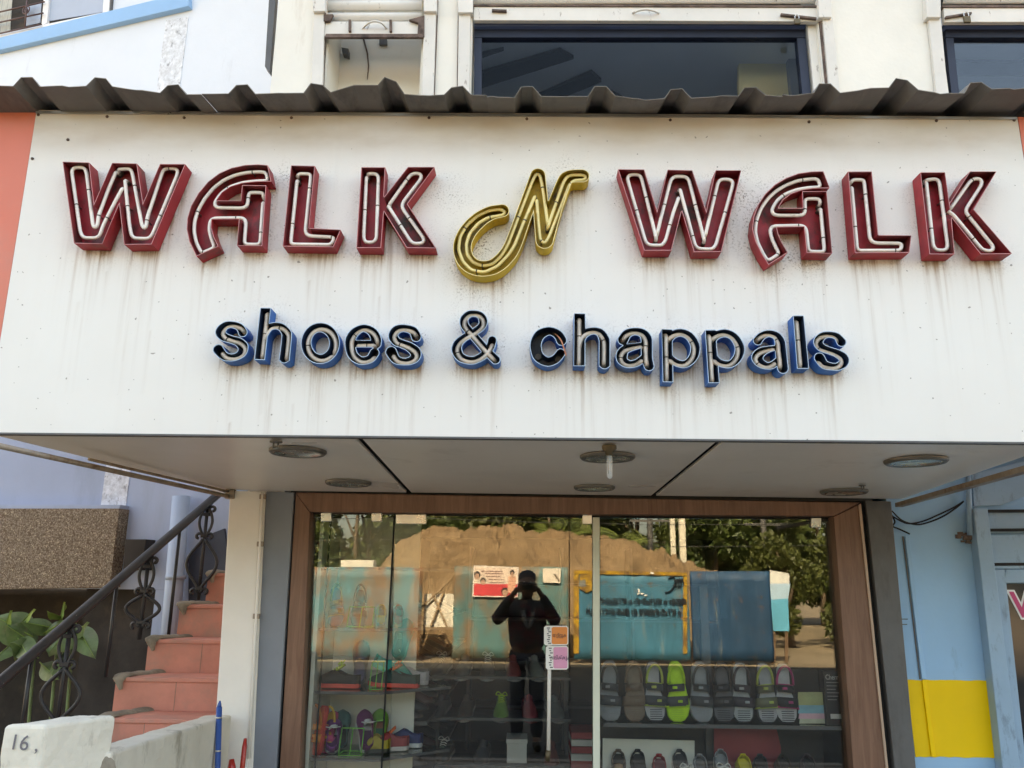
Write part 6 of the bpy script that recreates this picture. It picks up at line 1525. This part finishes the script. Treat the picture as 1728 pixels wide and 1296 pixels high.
NTc = thing('paper_notice', 'blank pale paper notice with a torn corner on the rusty barrier', 'notice', RV(931, 985, YV - 0.03))
rslab([(916, 959), (947, 959), (946, 975), (945, 984), (916, 983)], YV - 0.028, 0.003).build('sheet', cm((0.78, 0.68, 0.56)), NTc)
rslab([(934, 969), (937, 968), (945, 980), (943, 982)], YV - 0.030, 0.001).build('tear', cm((0.16, 0.12, 0.08)), NTc)
# gap in the row: pale board and crossed sticks
PB = thing('pale_board', 'pale square board filling the gap between two barriers', 'board', RV(741, 1100, YV + 0.3))
rslab([(716, 1002), (766, 1002), (766, 1058), (716, 1058)], YV + 0.30, 0.03).build('board', cm((0.72, 0.66, 0.56)), PB)
MB().box(RV(716, 1000, YV + .33).x, RV(719, 1000, YV + .33).x, -YV - 0.40, -YV - 0.34, 0, 1.2).build('leg', M['post_rust'], PB)
for (a, b, lab) in (((717, 972), (758, 1066), 'long thin stick crossing the pale board from upper left'), ((764, 975), (722, 1015), 'short stick crossing the gap beside the rusty barrier'), ((748, 1000), (722, 1070), 'thin stick leaning on the pale board from lower left')):
    p0, p1 = RV(a[0], a[1], YV + 0.25), RV(b[0], b[1], YV + 0.22); lo = p0 if p0.z < p1.z else p1; d_ = (p1 - p0)
    ft = lo + (lo - (p1 if lo is p0 else p0)) * ((lo.z - 0.0) / abs(d_.z)) if abs(d_.z) > 0.1 else lo
    MB().tube([p0, p1, ft] if lo is p1 else [p1, p0, ft], 0.022, 6).build('stick', cm((0.30, 0.20, 0.11)), None, label=lab, cat='stick', group='sticks in the barrier gap')

# soil heap behind the barriers
def mound():
    top = [(560, 985), (640, 960), (660, 945), (680, 918), (715, 905), (742, 899), (780, 899), (820, 897), (870, 899), (905, 901), (940, 904), (975, 909), (1010, 912), (1045, 914), (1065, 922), (1095, 930), (1120, 940), (1145, 952), (1170, 964), (1240, 985)]
    Yc = 19.5
    m = MB(); nu, nv = 300, 70
    xs_ = [t[0] for t in top]; ys_ = [t[1] for t in top]
    from mathutils import noise
    def fn(u, v):
        px = xs_[0] + (xs_[-1] - xs_[0]) * u; py = np.interp(px, xs_, ys_)
        pk = RV(px, py, Yc); h = max(0.02, pk.z) * 1.02
        t = v * 1.7
        y = -(Yc - 3.4) - 3.4 * t * 1.0
        prof = math.sin(min(1.0, t) * math.pi / 2) ** 0.75 if t <= 1 else max(0.0, 1 - (t - 1) * 0.9)
        n = noise.fractal(Vector((pk.x * 1.4, y * 1.4, 3.1)), 0.8, 2.1, 7) * 0.16 + noise.noise(Vector((pk.x * 4, y * 4, 1.7))) * 0.08 + noise.noise(Vector((pk.x * 11, y * 11, 5.7))) * 0.045
        return (pk.x + noise.noise(Vector((pk.x * 3, y * 3, 8))) * 0.08, y, h * prof + n * (0.4 + prof) * min(1, h))
    m.grid(fn, nu, nv, False)
    s = NT('soil'); v = s.coords(); n1 = s.noise(v, 1.6, 8, 0.7, 0.3, 0.7); n2 = s.noise(v, 9, 5, 0.7, 0.5, 0.7)
    c = s.mix(n1, (0.19, 0.118, 0.058), (0.33, 0.22, 0.12)); c = s.mix(s.math('MULTIPLY', n2, 0.5), c, (0.16, 0.10, 0.055))
    mt = s.finish(c, 0.95, 0, s.noise(v, 6, 8, 0.7, 0, 1), 0.12, 0.9)
    m.build('soil_heap', mt, None, kind='structure')
mound()
clod = MB(); 
for k in range(260):
    px = random.uniform(650, 1150); p = RV(px, random.uniform(900, 950), 18.6); r = random.uniform(0.03, 0.09)
    pass

# trees behind
def leafy(name):
    s = NT(name); oi = s.a('ShaderNodeObjectInfo'); v = s.coords(); n = s.noise(v, 2.5, 3, 0.6, 0.3, 0.7)
    c = s.mix(n, (0.030, 0.060, 0.016), (0.115, 0.150, 0.035)); r = s.math('MULTIPLY', oi.outputs['Random'], 0.45); c = s.mix(r, c, (0.13, 0.12, 0.03))
    p = s.a('ShaderNodeBsdfPrincipled'); s.l(c, p.inputs['Base Color']); p.inputs['Roughness'].default_value = 0.55
    t = s.a('ShaderNodeBsdfTranslucent'); s.l(c, t.inputs['Color']); mx = s.a('ShaderNodeMixShader'); mx.inputs[0].default_value = 0.3
    s.l(p.outputs[0], mx.inputs[1]); s.l(t.outputs[0], mx.inputs[2]); s.l(mx.outputs[0], s.out.inputs['Surface']); return s.m
M['foliage'] = leafy('foliage'); M['bark'] = paint('bark', (0.12, 0.085, 0.055), 0.9, 0.3, 6, None, bump=0.02, bscale=14)
def leaf_cloud(m, centres, n, size):
    C = np.array([c[:3] for c in centres]); Rr = np.array([c[3] for c in centres])
    k = rng.integers(0, len(C), n); d = rng.normal(size=(n, 3)); d /= np.linalg.norm(d, axis=1)[:, None]
    P = C[k] + d * (Rr[k] * (0.45 + 0.55 * rng.random(n) ** 0.5))[:, None]
    for p in P:
        a = Vector(rng.normal(size=3)).normalized(); b = a.orthogonal().normalized(); s_ = size * (0.6 + 0.8 * rng.random())
        b = (b + a.cross(b) * rng.normal()).normalized(); c = Vector(p)
        m.face([m.av(c - a * s_), m.av(c + b * s_ * 0.42), m.av(c + a * s_), m.av(c - b * s_ * 0.42)])
def tree(label, x, y, h, spread, n=1600, low=0.5, size=0.17):
    T = thing('tree', label, 'tree', (x, y, 0), 'trees beyond the barriers')
    m = MB(); top = Vector((x + random.uniform(-.3, .3), y, h * 0.72))
    m.tube(smooth_path([(x, y, 0), (x + random.uniform(-.15, .15), y, h * 0.35), top], 5), [0.16 - 0.10 * k / 10 for k in range(11)], 8)
    cs = []
    for k in range(9):
        a = random.uniform(0, 6.28); r = spread * random.uniform(0.3, 0.9); z = low + (h - low) * random.uniform(0.05, 0.95)
        c = (x + r * math.cos(a), y + r * math.sin(a) * 0.8, z, spread * random.uniform(0.32, 0.5)); cs.append(c)
        if k < 5: m.tube([Vector((x, y, min(h * 0.6, z * 0.6))), Vector(c[:3]) * 0.6 + Vector((x, y, z)) * 0.4, Vector(c[:3])], [0.06, 0.04, 0.015], 6)
    m.build('trunk', M['bark'], T)
    g = MB(); leaf_cloud(g, cs, n, size); g.build('crown', M['foliage'], T, recalc=False)
    return T
tl_ = [(-16.5, 'far left end'), (-13.5, 'left of the soil heap, outermost'), (-11.0, 'left of the soil heap, second'), (-8.6, 'left of the soil heap, third'), (-6.2, 'just left of the soil heap'), (-3.4, 'behind the left slope of the soil heap'), (-0.6, 'behind the middle of the soil heap'), (2.2, 'behind the soil heap above the photographer'), (4.6, 'behind the right slope of the soil heap'),
       (6.6, 'just right of the soil heap'), (8.4, 'second to the right of the soil heap'), (10.4, 'third to the right of the soil heap'), (12.6, 'fourth to the right of the soil heap'), (15.2, 'far right end')]
for k, (x, wh) in enumerate(tl_):
    tree('leafy green tree reflected in the glass, ' + wh, x, -25.5 - 2.6 * (k % 3), random.uniform(5.2, 7.2), 2.1, 6500, 0.6, 0.13)
for k, x in enumerate((-22, -17.5, -13, -8.5, -4, 0.5, 5, 9.5, 14, 18.5)):
    tree('tall tree of the farthest row behind the heap, ' + ['first', 'second', 'third', 'fourth', 'fifth', 'sixth', 'seventh', 'eighth', 'ninth', 'tenth'][k] + ' from the left', x, -36 - 1.5 * (k % 2), 9.0, 3.6, 5000, 0.6, 0.24)
for k, (x, y, h, wh) in enumerate(((-7.2, -21.5, 3.2, 'at the left end of the soil heap'), (-9.4, -22, 3.4, 'well left of the soil heap'), (7.6, -20.5, 3.0, 'at the right end of the soil heap'), (9.6, -21, 3.3, 'behind the dark blue barrier'), (11.6, -22, 3.6, 'right of the dark blue barrier'), (0.9, -23.5, 4.2, 'low behind the crest of the soil heap'))):
    B_t = tree('bushy shrub reflected in the glass ' + wh, x, y, h, 1.4, 3600, 0.25, 0.10); B_t['category'] = 'shrub'; B_t['group'] = 'shrubs beyond the barriers'; B_t.name = 'shrub'
M['frond'] = paint('palm_frond', (0.13, 0.16, 0.035), 0.5, 0.3, 4)
def palm(label, x, y, h, nf=13):
    T = thing('palm_tree', label, 'palm', (x, y, 0), 'palms beyond the barriers')
    MB().tube(smooth_path([(x, y, 0), (x + 0.08, y, h * 0.5), (x, y, h)], 5), 0.13, 8).build('trunk', M['bark'], T)
    for k in range(nf):
        a = 2 * math.pi * k / nf + random.uniform(-.2, .2); L = random.uniform(1.7, 2.4); el = random.uniform(-0.1, 1.0)
        mid = [Vector((x + math.cos(a) * L * t * math.cos(el * (1 - t)), y + math.sin(a) * L * t * math.cos(el * (1 - t)), h + L * (math.sin(el) * t - 0.75 * t * t))) for t in [j / 12 for j in range(13)]]
        m = MB(); m.tube(mid, 0.016, 5)
        for j in range(1, 13):
            d = (mid[j] - mid[j-1]).normalized(); sd2 = d.cross(Vector((0, 0, 1))).normalized()
            for sgn in (-1, 1):
                for q in (0.0, 0.5):
                    p_ = mid[j-1].lerp(mid[j], q); tip = p_ + sd2 * sgn * 0.55 * math.sin(math.pi * (0.15 + 0.8 * j / 13)) + d * 0.22 + Vector((0, 0, -0.22))
                    m.face([m.av(p_ - d * 0.018), m.av(p_.lerp(tip, 0.5) + d * 0.03), m.av(tip), m.av(p_.lerp(tip, 0.5) - d * 0.03)])
        m.build('frond', M['frond'], T, recalc=False)
p = RV(935, 900, 23.0); palm('young coconut palm behind the crest of the soil heap', p.x, p.y, 3.3)
p = RV(1050, 905, 22.0); palm('young coconut palm behind the right slope of the soil heap', p.x, p.y, 3.0)
for k, (px, y0, wd, lab) in enumerate(((1135, 878, 0.16, 'thin white concrete post beyond the soil heap'), (1151, 880, 0.20, 'wider white concrete post beyond the soil heap'))):
    p = RV(px, 900, 22.5); G_ = thing('concrete_post', lab, 'post', (p.x, p.y, 0), 'white posts beyond the heap')
    MB().box(p.x - wd / 2, p.x + wd / 2, p.y - wd / 2, p.y + wd / 2, 0, 3.9).build('shaft', cm((0.66, 0.60, 0.48)), G_, bevel=0.02)
    MB().box(p.x - wd * 0.7, p.x + wd * 0.7, p.y - wd * 0.7, p.y + wd * 0.7, 3.9, 4.0).build('cap', cm((0.60, 0.55, 0.45)), G_, bevel=0.01)
for k, (px, lab) in enumerate(((1097, 'dark utility pole beyond the right slope of the soil heap'), (1289, 'dark utility pole behind the dark blue barrier'))):
    p = RV(px, 900, 21.0 + k); G_ = thing('utility_pole', lab, 'pole', (p.x, p.y, 0), 'utility poles across the street')
    MB().tube([(p.x, p.y, 0), (p.x, p.y, 7.0)], [0.10, 0.075], 10).build('shaft', cm((0.10, 0.095, 0.09)), G_)
    MB().box(p.x - 0.6, p.x + 0.6, p.y - 0.03, p.y + 0.03, 3.55, 3.62).build('crossarm', cm((0.10, 0.095, 0.09)), G_)
wr2 = thing('overhead_cable', 'thin overhead cables crossing the trees in the reflection', 'cable', (0, -20.8, 3))
for zz in (2.95, 3.6):
    MB().tube([Vector((-18 + 3.6 * k, -20.8, zz - 0.15 * math.sin(math.pi * (k % 4) / 4))) for k in range(11)], 0.012, 5).build('wire', cm((0.03, 0.03, 0.03)), wr2)
# white parapet block left, parked hoarding right
PW = thing('parapet', 'low white wall block showing over the left barrier', 'wall', (RV(603, 957, 16).x, -16, 0))
rslab([(575, 945), (630, 945), (632, 1085), (573, 1085)], 16.0, 0.4).build('block', cm((0.66, 0.62, 0.54)), PW)
HB = thing('hoarding', 'white and light blue advertising board right of the dark blue barrier', 'board', (RV(1317, 1080, YV + 0.6).x, -YV - 0.6, 0))
rslab([(1300, 962), (1332, 968), (1332, 985), (1300, 985)], YV + 0.6, 0.05).build('white_panel', cm((0.75, 0.74, 0.68)), HB)
rslab([(1300, 985), (1334, 985), (1330, 1010), (1300, 1012)], YV + 0.6, 0.05).build('print_panel', cm((0.42, 0.60, 0.75)), HB)
rslab([(1300, 1012), (1330, 1010), (1332, 1065), (1306, 1065)], YV + 0.6, 0.05).build('blue_panel', cm((0.10, 0.42, 0.60)), HB)
rslab([(1304, 1065), (1309, 1065), (1309, 1118), (1304, 1118)], YV + 0.62, 0.05).build('leg', M['post_rust'], HB)
rslab([(1325, 1065), (1330, 1065), (1330, 1118), (1325, 1118)], YV + 0.62, 0.05).build('leg', M['post_rust'], HB)

# ================================================================ the photographer, mirrored in the door glass
def skin_obj(name, chains, mat, parent, sub=2):
    me = bpy.data.meshes.new(name); V, E, Rd, roots = [], [], [], []
    for ch in chains:
        b = len(V); roots.append(b)
        for k, (x, y, z, r) in enumerate(ch['p']):
            V.append((x, y, z)); Rd.append(r)
        E += [(b + i, b + j) for i, j in (ch.get('e') or [(k, k + 1) for k in range(len(ch['p']) - 1)])]
    base = wloc(parent); V = [(x - base.x, y - base.y, z - base.z) for x, y, z in V]
    me.from_pydata(V, E, [])
    o = link(name, me, mat, parent)
    md = o.modifiers.new('skin', 'SKIN'); md.use_smooth_shade = True
    for k, sv in enumerate(me.skin_vertices[0].data):
        r = Rd[k]; sv.radius = (r, r) if isinstance(r, (int, float)) else r; sv.use_root = k in roots
    s_ = o.modifiers.new('sub', 'SUBSURF'); s_.levels = sub; s_.render_levels = sub
    return o
PX, PY = 0.012, -4.52
PR = thing('person', 'person in dark clothes holding a phone up to the face, mirrored in the door glass', 'person', (PX, PY, 0))
skin = paint('skin', (0.16, 0.085, 0.055), 0.5, 0.1, 8); shirt = paint('dark_shirt', (0.04, 0.042, 0.052), 0.85, 0.4, 12, (0.13, 0.025, 0.04), 0.50, 0.56, 7); trou = paint('dark_trousers', (0.035, 0.042, 0.06), 0.8, 0.3, 6); hairm = paint('black_hair', (0.008, 0.007, 0.007), 0.5, 0.3, 30)
hz_ = 1.555
def P_(x, y, z, r): return (PX + x, PY + y, z, r)
torso = dict(p=[P_(0, 0, 0.94, (0.155, 0.105)), P_(0, 0.005, 1.08, (0.145, 0.105)), P_(0, 0.01, 1.24, (0.165, 0.115)), P_(0, 0, 1.36, (0.15, 0.095)), P_(0, 0.005, 1.42, (0.06, 0.055)), P_(0, 0.015, 1.475, 0.055), P_(0, 0.035, 1.53, (0.074, 0.088)), P_(0, 0.035, 1.60, (0.094, 0.108)), P_(0, 0.025, 1.67, (0.080, 0.092)),
      # right arm (viewer's mirror right = +x)
      P_(0.17, 0, 1.36, 0.058), P_(0.285, 0.085, 1.215, 0.044), P_(0.20, 0.21, 1.40, 0.036), P_(0.115, 0.265, 1.525, 0.026), P_(0.093, 0.272, 1.565, (0.036, 0.018)),
      P_(-0.17, 0, 1.36, 0.058), P_(-0.31, 0.085, 1.225, 0.044), P_(-0.215, 0.21, 1.40, 0.036), P_(-0.118, 0.265, 1.52, 0.026), P_(-0.095, 0.272, 1.562, (0.036, 0.018)),
      P_(0.09, 0, 0.88, 0.092), P_(0.10, 0.015, 0.50, 0.062), P_(0.10, -0.01, 0.10, 0.042), P_(0.11, 0.10, 0.045, 0.035), P_(-0.09, 0, 0.88, 0.092), P_(-0.10, 0.015, 0.50, 0.062), P_(-0.10, -0.01, 0.10, 0.042), P_(-0.11, 0.10, 0.045, 0.035)],
   e=[(0,1),(1,2),(2,3),(3,4),(4,5),(5,6),(6,7),(7,8),(3,9),(9,10),(10,11),(11,12),(12,13),(3,14),(14,15),(15,16),(16,17),(17,18),(0,19),(19,20),(20,21),(21,22),(0,23),(23,24),(24,25),(25,26)])
fing = []
for s in (1, -1):
    for k in range(4):   # fingers wrap the phone ends
        z0 = 1.588 - 0.019 * k; L = (0.9, 1.0, 0.95, 0.75)[k]
        fing.append(dict(p=[P_(s * 0.095, 0.272, z0, 0.0095), P_(s * (0.088), 0.300, z0 + 0.006, 0.009), P_(s * (0.078 - 0.012 * L), 0.318, z0 + 0.006, 0.0085), P_(s * (0.070 - 0.022 * L), 0.318, z0 + 0.004, 0.0075)]))
    fing.append(dict(p=[P_(s * 0.10, 0.262, 1.545, 0.012), P_(s * 0.085, 0.255, 1.525, 0.011), P_(s * 0.065, 0.268, 1.520, 0.009), P_(s * 0.05, 0.278, 1.522, 0.0085)]))
nose = [dict(p=[P_(0, 0.118, 1.60, 0.008), P_(0, 0.128, 1.575, 0.012)])] + [dict(p=[P_(s * 0.076, 0.03, 1.60, 0.012), P_(s * 0.082, 0.024, 1.575, 0.010)]) for s in (1, -1)]
skin_obj('body', [torso] + fing + nose, skin, PR)
sh = dict(p=[P_(0, 0, 0.90, (0.19, 0.128)), P_(0, 0.005, 1.08, (0.20, 0.140)), P_(0, 0.01, 1.24, (0.225, 0.15)), P_(0, 0, 1.37, (0.205, 0.12)), P_(0, 0.005, 1.43, (0.072, 0.066)),
      P_(0.175, 0, 1.365, 0.074), P_(0.30, 0.085, 1.212, 0.068), P_(0.20, 0.21, 1.40, 0.048), P_(0.145, 0.245, 1.48, 0.042),
      P_(-0.175, 0, 1.365, 0.074), P_(-0.325, 0.085, 1.222, 0.068), P_(-0.215, 0.21, 1.40, 0.048), P_(-0.15, 0.245, 1.475, 0.042)],
   e=[(0,1),(1,2),(2,3),(3,4),(3,5),(5,6),(6,7),(7,8),(3,9),(9,10),(10,11),(11,12)])
skin_obj('shirt', [sh], shirt, PR)
skin_obj('trousers', [dict(p=[P_(0, 0, 0.95, (0.155, 0.112)), P_(0.09, 0, 0.86, 0.102), P_(0.10, 0.015, 0.48, 0.078), P_(0.10, -0.01, 0.10, 0.066), P_(-0.09, 0, 0.86, 0.102), P_(-0.10, 0.015, 0.48, 0.078), P_(-0.10, -0.01, 0.10, 0.066)], e=[(0,1),(1,2),(2,3),(0,4),(4,5),(5,6)])], trou, PR)
skin_obj('hair', [dict(p=[P_(0, -0.025, 1.60, (0.098, 0.095)), P_(0, -0.005, 1.67, (0.104, 0.110)), P_(0, 0.025, 1.715, (0.080, 0.090))])], hairm, PR)
for s in (1, -1):
    MB().lathe((PX + s * 0.031, PY + 0.112, 1.612), [(0.001, 0.014), (0.010, 0.010), (0.013, 0.0)], 12, 'y').build('eye', cm((0.6, 0.6, 0.58)), PR)
    m = MB(); m.tube(smooth_path([(PX + s * 0.10, PY - 0.10, 0.05), (PX + s * 0.105, PY + 0.02, 0.055), (PX + s * 0.11, PY + 0.15, 0.04)], 4), [0.03, 0.042, 0.046, 0.046, 0.046, 0.046, 0.046, 0.042, 0.03], 10); m.build('shoe', cm((0.02, 0.02, 0.02)), PR)
MB().tube(smooth_path([(PX - 0.05, PY + 0.135, 1.33), (PX - 0.03, PY + 0.150, 1.25), (PX + 0.01, PY + 0.150, 1.18), (PX + 0.05, PY + 0.14, 1.24), (PX + 0.06, PY + 0.13, 1.32)], 5), 0.022, 8).build('sling_strap', cm((0.26, 0.26, 0.26)), PR)
PH = thing('phone', 'dark phone held sideways in front of the photographer face', 'phone', (PX, PY + 0.29, 1.50))
MB().box(PX - 0.085, PX + 0.085, PY + 0.285, PY + 0.294, 1.535, 1.612).build('case', cm((0.02, 0.02, 0.022), 0.3), PH, bevel=0.004)
for k in range(2): MB().lathe((PX + 0.062, PY + 0.294, 1.595 - 0.02 * k), [(0.007, 0.0), (0.007, 0.002), (0.001, 0.002)], 12, 'y').build('lens', cm((0.01, 0.01, 0.012), 0.1), PH)
